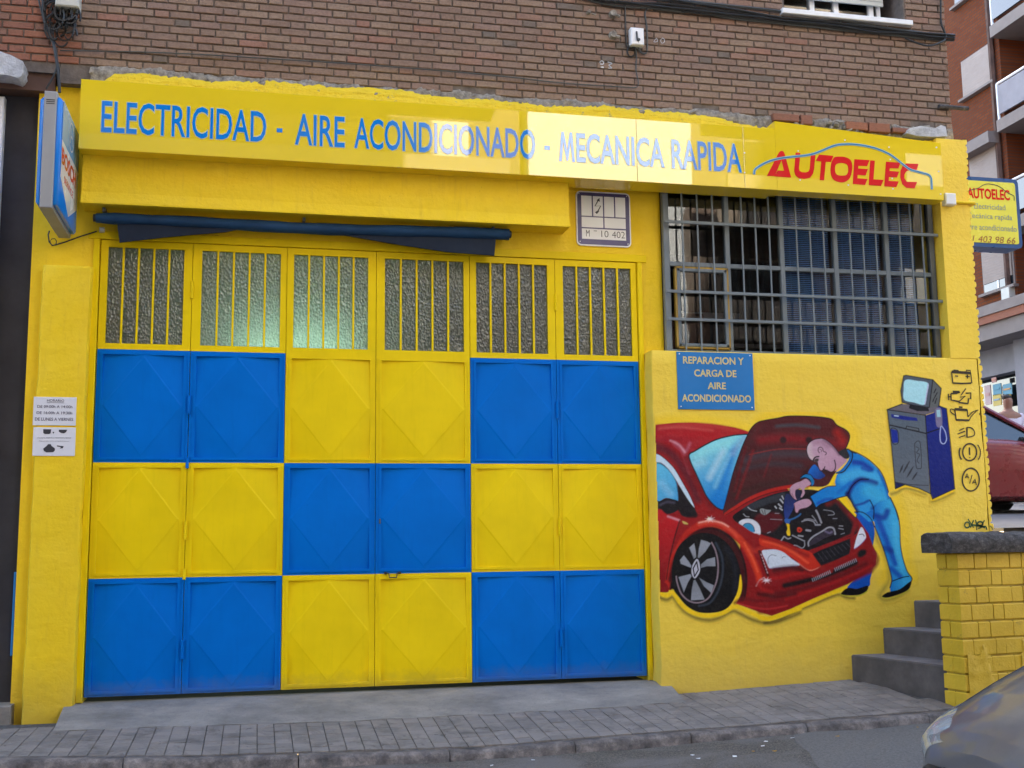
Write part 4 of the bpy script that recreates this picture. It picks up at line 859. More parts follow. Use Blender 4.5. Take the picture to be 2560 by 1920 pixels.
m = MB(); zb_ = bz1 + 0.02; m.tube([(g0 + 0.05, BY0 + 0.25, zb_), (g0 + 0.05, -0.01, zb_ + 0.02)], 0.012, 6); m.tube([(g0 + 0.05, BY1 + 0.01, bz0 + 0.2), (g0 + 0.05, 0.0, bz0 + 0.2)], 0.015, 6); m.build('bracket', M['grey_iron_d'], bs)

# ================================================================== substation number plate
PY = -0.012
mp = AT(1508, 548, PY); plate = thing('number_plate', mp, 'violet and white utility plate reading M-10402 beside the awning', 'plate')
PQ = lambda x, y: at(1420 + x / 9.217, 460 + y / 9.217, PY)
def rrect(c, ins, rad, k=6):
    """rounded quad from four corner points"""
    P = [Vector(q) for q in c]; cen = sum(P, Vector((0, 0))) / 4; out = []
    P = [p + (cen - p).normalized() * ins for p in P]
    for i in range(4):
        a, b, d = P[i - 1], P[i], P[(i + 1) % 4]; e1 = (a - b).normalized(); e2 = (d - b).normalized(); s0_, s1_ = b + e1 * rad, b + e2 * rad
        for j in range(k + 1):
            t = j / k; out.append(tuple((1 - t) ** 2 * s0_ + 2 * t * (1 - t) * b + t * t * s1_))
    return out
x0, z0 = PQ(212, 1445); x1, z1 = PQ(1438, 175)
x0 = 0.5 * (PQ(180, 150)[0] + PQ(200, 1430)[0]); x1 = 0.5 * (PQ(1420, 240)[0] + PQ(1460, 1470)[0]); z1 = 0.5 * (PQ(180, 150)[1] + PQ(1420, 230)[1]); z0 = 0.5 * (PQ(200, 1400)[1] + PQ(1460, 1475)[1])
cq = [(x0, z0), (x1, z0), (x1, z1), (x0, z1)]
m = MB(); m.prism(rrect(cq, 0.0, 0.05), PY - 0.003, 0.0); m.build('enamel_plate', M['white_plastic'], plate)
m = MB(); m.prism(rrect(cq, 0.016, 0.042), PY - 0.0045, PY - 0.003); m.build('violet_border', M['violet'], plate)
W_, Hh = x1 - x0, z1 - z0
RX = lambda f: x0 + W_ * f
RZZ = lambda f: z1 - Hh * f
def white_cell(a, b, c_, d): m = MB(); m.box(RX(a), RX(b), PY - 0.0062, PY - 0.0045, RZZ(d), RZZ(c_)); m.build('white_field', M['white_plastic'], plate)
for a, b in ((0.095, 0.285), (0.31, 0.49), (0.515, 0.695), (0.72, 0.905)): white_cell(a, b, 0.085, 0.455)
white_cell(0.095, 0.49, 0.477, 0.665); white_cell(0.515, 0.905, 0.477, 0.665); white_cell(0.095, 0.905, 0.69, 0.88)
text_mesh('M', RX(0.17), RX(0.235), RZZ(0.835), RZZ(0.715), PY - 0.0075, M['dark_text'], 'lettering', plate, 0.0, thick=0.0008)
text_mesh('10', RX(0.45), RX(0.58), RZZ(0.835), RZZ(0.715), PY - 0.0075, M['dark_text'], 'lettering', plate, -0.01, thick=0.0008)
text_mesh('402', RX(0.645), RX(0.885), RZZ(0.840), RZZ(0.72), PY - 0.0075, M['dark_text'], 'lettering', plate, -0.01, thick=0.0008)
m = MB(); m.box(RX(0.31), RX(0.37), PY - 0.0078, PY - 0.006, RZZ(0.732), RZZ(0.722)); m.build('dash', M['dark_text'], plate)
m = MB(); f = lambda a, b: (RX(a), RZZ(b))
ribbon(m, [f(0.415, 0.14), f(0.345, 0.27), f(0.45, 0.26), f(0.385, 0.38)], 0.011, PY - 0.0075, curve=False)
m.add([(f(*q)[0], PY - 0.0078, f(*q)[1]) for q in ((0.375, 0.16), (0.43, 0.115), (0.435, 0.185))], [(0, 1, 2)]); m.add([(f(*q)[0], PY - 0.0078, f(*q)[1]) for q in ((0.405, 0.34), (0.34, 0.385), (0.375, 0.415), (0.42, 0.36))], [(0, 1, 2, 3)])
solid(m.build('lightning_arrow', M['dark_text'], plate, recalc=False), 0.0008)
for a, b in ((0.055, 0.05), (0.935, 0.055), (0.06, 0.93), (0.94, 0.94)):
    m = MB(); m.tube([(RX(a), PY - 0.007, RZZ(b)), (RX(a), PY - 0.003, RZZ(b))], 0.005, 8); m.build('screw', M['white_plastic'], plate)

# ================================================================== notices on the pilaster
NY = -0.133
def flat_board(name, label, cat, px, mat, y=NY, t=0.004):
    (a, b), (c_, d) = px; x0, z1 = at(a, b, y); x1, z0 = at(c_, d, y); th = thing(name, ((x0 + x1) / 2, y, (z0 + z1) / 2), label, cat)
    m = MB(); m.cbox(x0, x1, y - t, y, z0, z1, 0.001); m.build('board', mat, th); return th, x0, x1, z0, z1
n1, x0, x1, z0, z1 = flat_board('opening_hours_notice', 'white notice with printed opening hours on the yellow pilaster', 'notice', ((85, 992), (189, 1064)), M['notice_white'])
w_, h_ = x1 - x0, z1 - z0; T = lambda s_, a, b, c_, d, bo=0.0: text_mesh(s_, x0 + w_ * a, x0 + w_ * b, z1 - h_ * d, z1 - h_ * c_, NY - 0.005, M['notice_text'], 'lettering', n1, bo, thick=0.0006)
T('HORARIO', 0.31, 0.71, 0.08, 0.17, 0.01); T('DE 09:00h A 14:00h', 0.09, 0.91, 0.29, 0.39, 0.01); T('DE 16:00h A 19:30h', 0.08, 0.91, 0.51, 0.61, 0.01); T('DE LUNES A VIERNES', 0.05, 0.94, 0.73, 0.84, 0.01)
m = MB(); m.box(x0 + w_ * 0.31, x0 + w_ * 0.71, NY - 0.0055, NY - 0.004, z1 - h_ * 0.205, z1 - h_ * 0.192); m.build('underline', M['notice_text'], n1)
n2, x0, x1, z0, z1 = flat_board('product_notice', 'white notice with small pictures of black devices, below the opening hours', 'notice', ((84, 1068), (187, 1140)), M['notice_white'])
w_, h_ = x1 - x0, z1 - z0; T2 = lambda s_, a, b, c_, d: text_mesh(s_, x0 + w_ * a, x0 + w_ * b, z1 - h_ * d, z1 - h_ * c_, NY - 0.005, M['notice_text'], 'lettering', n2, 0.0, thick=0.0006, shear=0.3)
T2('Compre AQUÍ su MANOS LIBRES', 0.1, 0.9, 0.34, 0.40); T2('Máxima seguridad y no perderá puntos', 0.14, 0.85, 0.47, 0.50)
def shp(pts, mat, nm): m = MB(); P = [(x0 + w_ * a, z1 - h_ * b) for a, b in pts]; m.prism(P, NY - 0.0056, NY - 0.004); m.build(nm, mat, n2)
shp([(0.23, 0.07), (0.42, 0.07), (0.41, 0.2), (0.38, 0.235), (0.27, 0.235), (0.235, 0.2)], M['dark_text'], 'picture'); shp([(0.6, 0.08), (0.8, 0.08), (0.77, 0.17), (0.72, 0.21), (0.66, 0.2), (0.6, 0.15)], M['dark_text'], 'picture')
shp([(0.25, 0.75), (0.33, 0.65), (0.36, 0.59), (0.42, 0.59), (0.45, 0.66), (0.52, 0.73), (0.53, 0.8), (0.49, 0.87), (0.33, 0.88), (0.27, 0.83)], M['dark_text'], 'picture'); shp([(0.57, 0.63), (0.73, 0.66), (0.71, 0.73), (0.64, 0.74), (0.67, 0.69), (0.57, 0.67)], M['dark_text'], 'picture')
shp([(0.45, 0.16), (0.49, 0.16), (0.49, 0.2), (0.47, 0.22)], M['dark_text'], 'picture')
# ================================================================== blue plaque
pl, x0, x1, z0, z1 = flat_board('blue_plaque', 'blue plaque about air conditioning repair under the barred window', 'plaque', ((1690.5, 879), (1886, 1025.5)), M['plaque_blue'], YF - 0.004, 0.008)
w_, h_ = x1 - x0, z1 - z0
for s_, a, b, c_, d in (('REPARACION Y', 0.08, 0.88, 0.08, 0.21), ('CARGA DE', 0.22, 0.775, 0.305, 0.43), ('AIRE', 0.39, 0.63, 0.525, 0.645), ('ACONDICIONADO', 0.05, 0.955, 0.74, 0.87)):
    text_mesh(s_, x0 + w_ * a, x0 + w_ * b, z1 - h_ * d, z1 - h_ * c_, YF - 0.0135, M['gold_text'], 'lettering', pl, 0.022, thick=0.0008)
for a, b in ((0.035, 0.955), (0.965, 0.955), (0.035, 0.04), (0.965, 0.04)):
    m = MB(); m.tube([(x0 + w_ * a, YF - 0.0155, z1 - h_ * b), (x0 + w_ * a, YF - 0.011, z1 - h_ * b)], 0.006, 8); m.build('screw', M['white_plastic'], pl)

# ================================================================== boxes and cables on the brickwork
def cable(name, label, pts, r, mat='black', y=None, n=5, sub=True):
    P = [AT(u, v, (YB - 0.02) if len(q) < 1 else (YB - 0.02)) if True else None for (u, v, *q) in pts]
    P = [Vector((p.x, p.y - (q[2] if len(q) > 2 else 0), p.z)) for p, q in zip(P, pts)]
    out = []
    for i in range(len(P) - 1):
        p0, p1, p2, p3 = P[max(i - 1, 0)], P[i], P[i + 1], P[min(i + 2, len(P) - 1)]
        for j in range(4):
            t = j / 4; out.append(0.5 * ((2 * p1) + (p2 - p0) * t + (2 * p0 - 5 * p1 + 4 * p2 - p3) * t * t + (3 * p1 - p0 - 3 * p2 + p3) * t ** 3))
    out.append(P[-1]); m = MB(); m.tube(out, r, n); o = m.build(name, M[mat], smooth=True); tag(o, label, 'cable'); return o
q6 = lambda x, y: (1400 + x / 3.687, y / 3.687); q7 = lambda x, y: (1900 + x / 4.096, y / 4.096)
G = 'cables sagging across the upper brickwork'
r_ = random.Random(21)
base = [(1440, -8), (1500, 6), (1560, 16), (1650, 22), (1740, 34), (1830, 44), (1900, 52), (1960, 60), (2040, 68), (2110, 78), (2180, 86), (2260, 92), (2330, 98), (2384, 104)]
names = ['thick black cable, lowest of the bundle running under the upstairs window', 'black cable in the middle of the bundle under the upstairs window', 'black cable weaving along the bundle under the upstairs window', 'black cable lying on top of the bundle under the upstairs window', 'thin black cable along the bundle under the upstairs window']
for k in range(7):
    pts = [(u, v - k * 2.6 + r_.uniform(-3.0, 3.0) - (8 if (k > 4 and u < 1900) else 0), 0.012 * (k % 3)) for u, v in base]
    o = cable('black_cable', None, pts, 0.011 - 0.001 * (k % 4), 'black' if k % 3 else 'cable_grey'); tag(o, 'black cable of the bundle that sags across the bricks under the upstairs window', 'cable', G)
cable('grey_pipe', 'straight greenish grey conduit just below the white window sill', [(1640, -6), (1760, 8), (1880, 20), (1960, 30), (2100, 50), (2240, 74), (2380, 92)], 0.014, 'cable_grey')
cable('hanging_cable', 'loop of cable drooping from the bundle near the building corner', [(2260, 98, 0.02), (2290, 112, 0.03), (2320, 118, 0.03), (2345, 110, 0.03), (2362, 95, 0.02), (2350, 60, 0.02), (2349, 20, 0.02), (2348, -8, 0.02)], 0.010, 'black')
cable('switch_box_cable', 'cable running up from the grey switch box to the bundle', [q6(640, 420), q6(620, 470), q6(640, 520), q6(685, 505), q6(690, 440), q6(640, 440), q6(612, 400), q6(604, 200), q6(600, 40)], 0.008, 'black')
cable('switch_box_loop', 'pair of grey cables looping right of the switch box', [q6(720, 430), q6(740, 480), q6(780, 495), q6(805, 450), q6(800, 250), q6(785, 120), q6(830, 75), q6(950, 90), q6(1150, 115)], 0.009, 'cable_grey')
cable('drop_cable', 'thin cable dropping from the switch box down to the yellow band', [q6(695, 430), q6(705, 520), q6(700, 640), q6(722, 760), q6(700, 805), q6(600, 802), q6(400, 790), q6(0, 762), (1250, 190), (1000, 168), (700, 148), (420, 132), (150, 126)], 0.006, 'cable_grey')
p = AT(*q6(712, 338), YB - 0.05); sb = thing('switch_box', p, 'pale grey electric switch box on the bricks above the sign', 'switch box'); m = MB(); a, b = AT(*q6(652, 250), YB - 0.075), AT(*q6(776, 418), YB - 0.075); m.cbox(a.x, b.x, YB - 0.08, YB, b.z, a.z, 0.008); m.build('housing', M['white_plastic'], sb)
m = MB(); c0, c1 = AT(*q6(703, 295), YB - 0.08), AT(*q6(722, 370), YB - 0.08); m.tube([(c0.x, YB - 0.09, c0.z), (c0.x + 0.004, YB - 0.095, c1.z)], 0.009, 6); m.tube([(c1.x, YB - 0.098, c1.z), (c1.x, YB - 0.079, c1.z)], 0.014, 8); m.build('lever', M['cable_grey'], sb)
for k, (x, y, rr, lab) in enumerate(((268, 110, 0.020, 'small grey iron stub in the bricks, left of two bigger ones'), (490, 125, 0.038, 'mossy iron stub on the bricks above another like it'), (490, 318, 0.040, 'mossy iron stub on the bricks beside the switch box'))):
    p = AT(*q6(x, y), YB - 0.03); m = MB(); m.tube([(p.x, YB, p.z), (p.x, YB - 0.05, p.z)], [rr, rr * 0.8], 9); m.tube([(p.x + 0.02, YB - 0.04, p.z - 0.02), (p.x + 0.06, YB - 0.045, p.z - 0.03)], rr * 0.4, 6); tag(m.build('iron_stub', M['mortar'], smooth=True), lab, 'bracket')
m = MB(); a, b = AT(*q7(1830, 1090), YB - 0.02), AT(*q7(2130, 1112), YB - 0.02); m.tube([a, b], 0.022, 7); tag(m.build('iron_bar', M['cap'], smooth=True), 'dark iron bar sticking out past the brick corner', 'bar')
pa, pb = AT(2361, 483, YF - 0.05), AT(2389, 513, YF - 0.05); m = MB(); m.cbox(pa.x, pb.x, YF - 0.07, YF, pb.z, pa.z, 0.008); tag(m.build('junction_box', M['white_plastic']), 'small white junction box on the yellow corner beside the sign end', 'junction box')
# ghost digits painted on the bricks
def marks(lab, items):
    m = MB()
    for pts, w in items: ribbon(m, [at(*q6(*p), YB - 0.006) for p in pts], w, YB - 0.006)
    o = solid(m.build('painted_digits', M['plaster'], recalc=False), 0.001); tag(o, lab, 'painted marks')
marks('white painted digits on the bricks below the switch box', [([(365, 575), (385, 560), (402, 575), (395, 592), (370, 590)], 0.009), ([(375, 618), (405, 620)], 0.014), ([(438, 570), (480, 585), (450, 600), (478, 625), (446, 628)], 0.009)])
marks('faded white painted digits right of the switch box', [([(890, 350), (865, 385), (900, 380), (888, 350)], 0.006), ([(945, 350), (928, 372), (940, 398), (962, 385), (960, 360), (945, 350)], 0.006)])
# grey box and cable tangle at the top left
qb = lambda x, y: (x / 6.38, y / 6.38)
a, b = AT(*qb(885, -60), YB - 0.12), AT(*qb(1260, 120), YB - 0.12); m = MB(); m.cbox(a.x, b.x, YB - 0.13, YB, b.z, a.z + 0.1, 0.01); tag(m.build('distribution_box', M['cream_plastic']), 'pale grey telephone distribution box at the top left above a knot of cables', 'junction box')
r_ = random.Random(5)
m = MB()
for k in range(26):
    cx, cy = r_.uniform(800, 1180), r_.uniform(60, 560); ra, rb = r_.uniform(60, 170), r_.uniform(80, 230); a0 = r_.uniform(0, 6.28); sp = r_.uniform(2.5, 6.0)
    P = []
    for i in range(14):
        t = a0 + sp * i / 13; p = AT(*qb(min(1290, max(640, cx + ra * math.cos(t))), min(740, cy + rb * math.sin(t))), YB - 0.03 - 0.02 * (k % 4)); P.append(p)
    m.tube(P, r_.uniform(0.006, 0.011), 5)
tag(m.build('cable_tangle', M['black'], smooth=True), 'tangled knot of black telephone cable hanging at the top left', 'cable tangle')
for k, (pp, lab) in enumerate((([(700, -20), (700, 200), (740, 420), (820, 620), (870, 740), (900, 900), (930, 1100), (950, 1300), (960, 1500)], 'thick black cable falling from the tangle behind the blue box sign'), ([(870, 740), (920, 1000), (900, 1160), (820, 1320), (750, 1440)], 'thin cable stay running from the tangle to the box sign top'), ([(620, -20), (650, 120), (700, 300)], 'black cable entering the tangle from the top'))):
    cable('falling_cable', lab, [qb(*p) + (0.03,) for p in pp], 0.013 if k == 0 else 0.008, 'black')

# ================================================================== neighbour on the left
m = MB(); m.box(-9.0, XL - 0.001, 0.10, 0.4, -0.35, 5.0); m.box(-9, -1.655, 0.4, 12, -0.4, 21)
m.build('dark_wall', M['neigh'], nb)
m = MB(); m.box(-9.0, -1.665, YB + 0.014, 0.36, 5.08, 21.0); m.build('masonry', M['joint'], nb)
m = MB(); m.box(-9.0, -3.02, YB, YB + 0.013, 5.15, 21.0); m.box(-3.02, -1.66, YB, YB + 0.013, 7.2, 21.0); m.build('upper_brickwork', M['nb_brick'], nb)
m = MB(); m.box(-9.0, -1.70, -0.06, 0.35, 4.93, 5.15); m.build('lintel', M['int_brown'], nb)
m = MB(); z1_ = at(20, 250, 0.1)[1]; m.cbox(-2.6, at(3, 400, 0.02)[0], 0.02, 0.1, 1.9, z1_, 0.01); m.build('window_frame', M['white_plastic'], nb)
m = MB(); m.cbox(-9.0, -1.80, -0.12, 0.3, -0.2, -0.02, 0.012); m.build('door_step', M['concrete'], nb)
m = MB(); p, q = AT(42, 1430, 0.06), AT(30, 1640, 0.06); m.cbox(p.x - 0.02, p.x + 0.012, 0.05, 0.12, q.z, p.z, 0.01); m.build('blue_panel', M['plaque_blue'], nb)
m = MB(); r_ = random.Random(12)
pts = [(-60, 130), (0, 132), (14, 138), (30, 142), (46, 150), (60, 158), (64, 168), (58, 176), (60, 186), (54, 196), (48, 200), (20, 192), (-60, 186)]
m.prism([at(u + r_.uniform(-2, 2), v, -0.2) for u, v in pts], -0.24, 0.0); m.build('plaster_lump', M['plaster'], nb)
# ================================================================== stairs and parapet
st = thing('staircase', (6.0, -0.7, -0.1), 'grey stone steps climbing to the right beside the painted wall', 'stairs')
sx = [5.205, 5.53, 5.855, 6.18, 6.505, 6.83]; szz = [0.143, 0.369, 0.604, 0.83, 1.05, 1.25]; sk_ = math.tan(math.radians(13))
for i in range(6):
    xa = sx[i]; xb = sx[i + 1] if i < 5 else 7.6; yb = -1.5 + 0.2424 + max(0, xa - 5.475 + 0.24) * 0.1405 - 0.03; m = MB(); dx = sk_ * (YF - yb); z1 = szz[i]; c = 0.012; xb += 0.02
    m.add([(xa, YF - 0.001, -0.45), (xb, YF - 0.001, -0.45), (xb + dx, yb, -0.45), (xa + dx, yb, -0.45),
           (xa, YF - 0.001, z1 - c), (xa + dx, yb, z1 - c), (xa + c, YF - 0.001, z1), (xa + c + dx, yb, z1 + 0.0), (xb, YF - 0.001, z1), (xb + dx, yb, z1)],
          [(0, 3, 5, 4), (4, 5, 7, 6), (6, 7, 9, 8), (0, 4, 6, 8, 1), (3, 2, 9, 7, 5), (1, 8, 9, 2), (0, 1, 2, 3)])
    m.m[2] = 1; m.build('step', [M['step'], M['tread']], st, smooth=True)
pw = thing('parapet_wall', (6.5, -1.4, -0.2), 'low yellow painted brick wall with a rough dark stone cap beside the steps', 'wall')
A8 = math.radians(8); E8 = Vector((math.cos(A8), math.sin(A8), 0)); N8 = Vector((-math.sin(A8), math.cos(A8), 0)); P8 = Vector((5.475, -1.50, 0)); TH = 0.24; LEN = 4.6
def W8(a, b, z): q = P8 + E8 * a + N8 * b; return (q.x, q.y, z)
def hx8(m, a0, a1, b0, b1, z0, z1, mi=0): m.hexa([W8(a0, b0, z0), W8(a1, b0, z0), W8(a1, b1, z0), W8(a0, b1, z0), W8(a0, b0, z1), W8(a1, b0, z1), W8(a1, b1, z1), W8(a0, b1, z1)], mi)
m = MB(); hx8(m, 0.010, LEN, 0.010, TH - 0.01, -0.5, 1.04); m.build('core', M['par_joint'], pw)
r_ = random.Random(31); PH = 0.136
def pbrick(a0, a1, b0, b1, z0, z1, c=0.009):
    j = lambda: r_.uniform(-0.003, 0.003); m = MB()
    vs = []
    for (z, e) in ((z0, c), (z0 + c, 0), (z1 - c, 0), (z1, c)):
        vs += [W8(a0 + e + j() * 0.5, b0 + e + j() * 0.5, z), W8(a1 - e + j() * 0.5, b0 + e + j() * 0.5, z), W8(a1 - e, b1 - e * 0.3, z), W8(a0 + e + j() * 0.5, b1 - e * 0.3, z)]
    m.add(vs, [(a * 4 + b, a * 4 + (b + 1) % 4, (a + 1) * 4 + (b + 1) % 4, (a + 1) * 4 + b) for a in range(3) for b in range(4)] + [(3, 2, 1, 0), (12, 13, 14, 15)])
    m.build('brick', M['par_brick'], pw, bevel=0)
for c in range(11):
    z1 = 1.04 - c * PH; z0 = z1 - PH + 0.010
    if z1 < -0.3: break
    worn = c > 4
    jt = 0.010 if not worn else 0.004
    if c % 2 == 0: pbrick(0, 0.16, 0, TH * 0.52, z0, z1); pbrick(0, 0.155, TH * 0.52 + jt, TH, z0, z1); a = 0.16 + jt; L = [0.115, 0.225]
    else: pbrick(0, 0.105, 0, TH, z0, z1); a = 0.105 + jt; L = [0.215, 0.10]
    k = 0
    while a < LEN - 0.1:
        ln = L[k % 2] + r_.uniform(-0.006, 0.006); k += 1; b = min(LEN, a + ln)
        if a < 1.75: pbrick(a, b, 0 + (r_.uniform(-0.002, 0.003)), TH, z0, z1)
        a = b + jt
m = MB(); hx8(m, 1.72, LEN + 0.001, -0.001, TH + 0.001, -0.5, 1.041); m.build('far_end', M['par_brick'], pw)
m = MB(); rs_ = np.random.RandomState(6); NA, NZ = 44, 22; g = rs_.randn(NA + 1, NZ + 1); g = (g + np.roll(g, 1, 0) + np.roll(g, 1, 1)) / 1.8    # render smeared over the worn lower courses
inside = lambda i, j: (j < 12 + 6 * math.sin(i * 0.33) + 3 * math.sin(i * 0.9 + 1)) and i < 40 + 3 * math.sin(j)
vs = [W8(0.03 + 1.2 * i / NA, -0.007 - 0.003 * g[i, j] if inside(i + 1, j + 1) else 0.004, -0.18 + 0.62 * j / NZ + 0.006 * g[i, (j + 3) % NZ]) for i in range(NA + 1) for j in range(NZ + 1)]
m.add(vs, [(i * (NZ + 1) + j, (i + 1) * (NZ + 1) + j, (i + 1) * (NZ + 1) + j + 1, i * (NZ + 1) + j + 1) for i in range(NA) for j in range(NZ) if inside(i, j)]); m.build('render_smear', M['par_brick'], pw, smooth='all', recalc=False)
m = MB(); rs_ = np.random.RandomState(4)                              # rough hewn cap
na, nbk = 150, 30; prof = [(-0.055, 0.0), (-0.068, 0.05), (-0.070, 0.10), (-0.055, 0.140), (-0.03, 0.156), (0.06, 0.160), (0.18, 0.160), (TH + 0.01, 0.158), (TH + 0.05, 0.14), (TH + 0.055, 0.08), (TH + 0.05, 0.0)]
npf = len(prof); g = rs_.randn(na + 1, npf); g = (g + np.roll(g, 1, 0) + np.roll(g, 1, 1)) / 1.7; vs = []
for i in range(na + 1):
    a = -0.105 + (LEN + 0.2) * i / na
    for j, (b, z) in enumerate(prof):
        e = 0.0045 * g[i, j] * (1 if j not in (0, npf - 1) else 0.3); ea = 0.006 * g[i, (j + 3) % npf] if i == 0 else 0
        vs.append(W8(a + ea, b - e, 1.043 + z + (e if 3 < j < 8 else 0)))
m.add(vs, [(i * npf + j, i * npf + j + 1, (i + 1) * npf + j + 1, (i + 1) * npf + j) for i in range(na) for j in range(npf - 1)] + [(i * npf + npf - 1, i * npf, (i + 1) * npf, (i + 1) * npf + npf - 1) for i in range(na)] + [tuple(range(npf))[::-1], tuple(na * npf + j for j in range(npf))])
m.build('cap_stone', M['cap'], pw, smooth=True)

# ================================================================== box sign round the corner
RY = 0.9; rx1 = at(2551, 540, RY)[0]; rz1 = at(2500, 446, RY)[1]; rz0 = at(2500, 619, RY)[1]; rx0 = at(2400, 520, RY)[0] - 0.10
rb = thing('corner_box_sign', ((rx0 + rx1) / 2, RY, rz0), 'yellow box sign in a navy frame jutting out behind the right corner', 'sign')
m = MB(); c = [(rx0, rz0), (rx1, rz0), (rx1, rz1), (rx0, rz1)]; m.prism(rrect(c, 0, 0.06), RY, RY + 0.22); m.build('frame', M['box_frame'], rb)
m = MB(); m.prism(rrect([(rx0 + 0.03, rz0 + 0.045), (rx1 - 0.045, rz0 + 0.045), (rx1 - 0.045, rz1 - 0.045), (rx0 + 0.03, rz1 - 0.045)], 0, 0.03), RY - 0.006, RY); m.build('face', M['box_yellow'], rb)
R5 = lambda x, y: at(2390 + x / 6.912, 420 + y / 6.912, RY - 0.008)
def RT(s_, xa, xb, yt, yb_, mat, bold=0.0, shear=0.0):
    (a, _), (b, _) = R5(xa, (yt + yb_) / 2), R5(xb, (yt + yb_) / 2); xm_ = (xa + xb) / 2; za_, zb2 = R5(xm_, yb_)[1], R5(xm_, yt)[1]
    text_mesh(s_, a, b, za_, zb2, RY - 0.0085, M[mat], 'lettering', rb, bold, thick=0.001, shear=shear)
RT('AUTOELEC', 195, 925, 358, 540, 'letter_red', 0.03); RT('Electricidad', 310, 850, 620, 715, 'grey_text'); RT('Mecánica rapida', 190, 970, 790, 910, 'grey_text'); RT('Aire acondicionado', 170, 1045, 980, 1080, 'grey_text'); RT('91 403 98 66', 190, 1025, 1180, 1290, 'brown_text', 0.0, 0.25)
m = MB(); ribbon(m, [R5(*p) for p in ((150, 420), (240, 385), (380, 350), (470, 295), (560, 275), (680, 295), (780, 340), (850, 400), (920, 445), (980, 470), (1003, 500), (1005, 565))], 0.008, RY - 0.0095); solid(m.build('logo_line', M['dark_text'], rb, recalc=False), 0.001)
m = MB(); m.tube([(6.72, RY + 0.1, rz1 - 0.2), (rx0 + 0.1, RY + 0.1, rz1 - 0.2)], 0.025, 6); m.build('bracket', M['grey_iron_d'], rb)

# ================================================================== apartment block across the side street
XF = 21.0
fb = thing('apartment_block', (XF + 5, 30, 1.2), 'red brick apartment block with beige roller shutters across the side street', 'building')
def fy_(u, v): return atX(u, v, XF)
def zf_(u, v): return atX(u, v, XF)[1]
yA, yB = fy_(2512, 300)[0], 60
m = MB(); m.box(XF, XF + 12, yA, yB, zf_(2450, 840), 32); m.build('brick_wall', M['far_brick'], fb)
m = MB(); m.box(XF + 1.6, XF + 12, 9, yA - 0.001, zf_(2450, 840), 32); m.build('recessed_wall', M['far_brick'], fb)
def fwin(ua, ub, va, vb, awn=False, open_=0.0):
    ya_, za_ = atX(ua, va, XF); yb_, _ = atX(ub, vb, XF); za_ = 0.5 * (atX(ua, va, XF)[1] + atX(ub, va - (vb if False else 0), XF)[1]) if False else za_
    return ya_, yb_
def add_window(uL, vTL, vBL, uR, nm='window'):
    yL, zT = atX(uL, vTL, XF); zB = atX(uL, vBL, XF)[1]; yR = atX(uR, vTL, XF)[0]
    m = MB(); m.box(XF - 0.03, XF + 0.05, yR - 0.06, yL + 0.06, zB - 0.04, zT + 0.04); w_ = m.build(nm, M['far_white'], fb); return w_, yL, yR, zB, zT
for (uL, vT, vB, uR, opn, awn) in ((2407, 157, 248, 2481, 0, False), (2427, 398, 500, 2503, 0, True), (2458, 634, 735, 2531, 0.2, False), (2386, -62, 18, 2458, 0.3, False)):
    w_, yL, yR, zB, zT = add_window(uL, vT, vB, uR)
    m = MB(); z = zB + (zT - zB) * opn
    while z < zT: m.cbox(0, 1, 0, 1, 0, 1) if False else m.box(XF - 0.07, XF - 0.035, yR, yL, z, min(z + 0.075, zT)); z += 0.08
    m.build('roller_shutter', M['shutter'], w_)
    m = MB(); m.box(XF - 0.045, XF - 0.032, yR, yL, zB, zB + (zT - zB) * max(opn, 0.02)); m.build('pane', M['darkglass'], w_)
    if opn: m = MB(); ym = (yL + yR) / 2; m.box(XF - 0.06, XF - 0.046, ym - 0.04, ym + 0.04, zB, zB + (zT - zB) * opn); m.build('stile', M['white_plastic'], w_)
    m = MB(); m.box(XF - 0.16, XF + 0.02, yR - 0.15, yL + 0.15, zB - 0.12, zB - 0.045); m.build('sill', M['far_white'], w_)
    if awn: m = MB(); m.box(XF - 0.45, XF - 0.08, yR - 0.1, yL + 0.15, zT - 0.02, zT + 0.32); m.build('awning_box', M['far_white'], w_)
m = MB(); yc = fy_(2497, 300)[0]; m.tube([(XF - 0.08, yc, zf_(2450, 800)), (XF - 0.08, yc, 30)], 0.09, 6); m.build('drainpipe', M['int_brown'], fb)
zc0, zc1, zc2 = zf_(2456, 874), zf_(2452, 838), zf_(2449, 824)
m = MB(); m.box(XF - 0.9, XF + 2, 5, yB, zc0, zc1); m.build('cornice', M['far_white'], fb); m = MB(); m.box(XF - 1.0, XF + 2, 5, yB, zc1, zc1 + 0.22); m.build('red_fillet', M['brick_ro'], fb); m = MB(); m.box(XF - 1.05, XF + 2, 5, yB, zc1 + 0.22, zc1 + 0.5); m.build('cornice_top', M['far_white'], fb)
zs = upper(10, 18); m = MB(); m.box(XF + 0.6, XF + 0.7, 5, yB, zs - 1, zc0); m.build('shop_glass', M['darkglass'], fb)
m = MB(); yp = fy_(2545, 920)[0]; m.box(XF - 0.1, XF + 0.5, yp - 1.1, yp, zs - 1, zc0); m.box(XF, XF + 0.5, 31, 32, zs - 1, zc0); m.box(XF + 0.2, XF + 0.6, 5, yB, zc0 - 0.8, zc0 - 0.001); m.build('shop_pillar', M['far_grey'], fb)
m = MB(); r_ = random.Random(3)
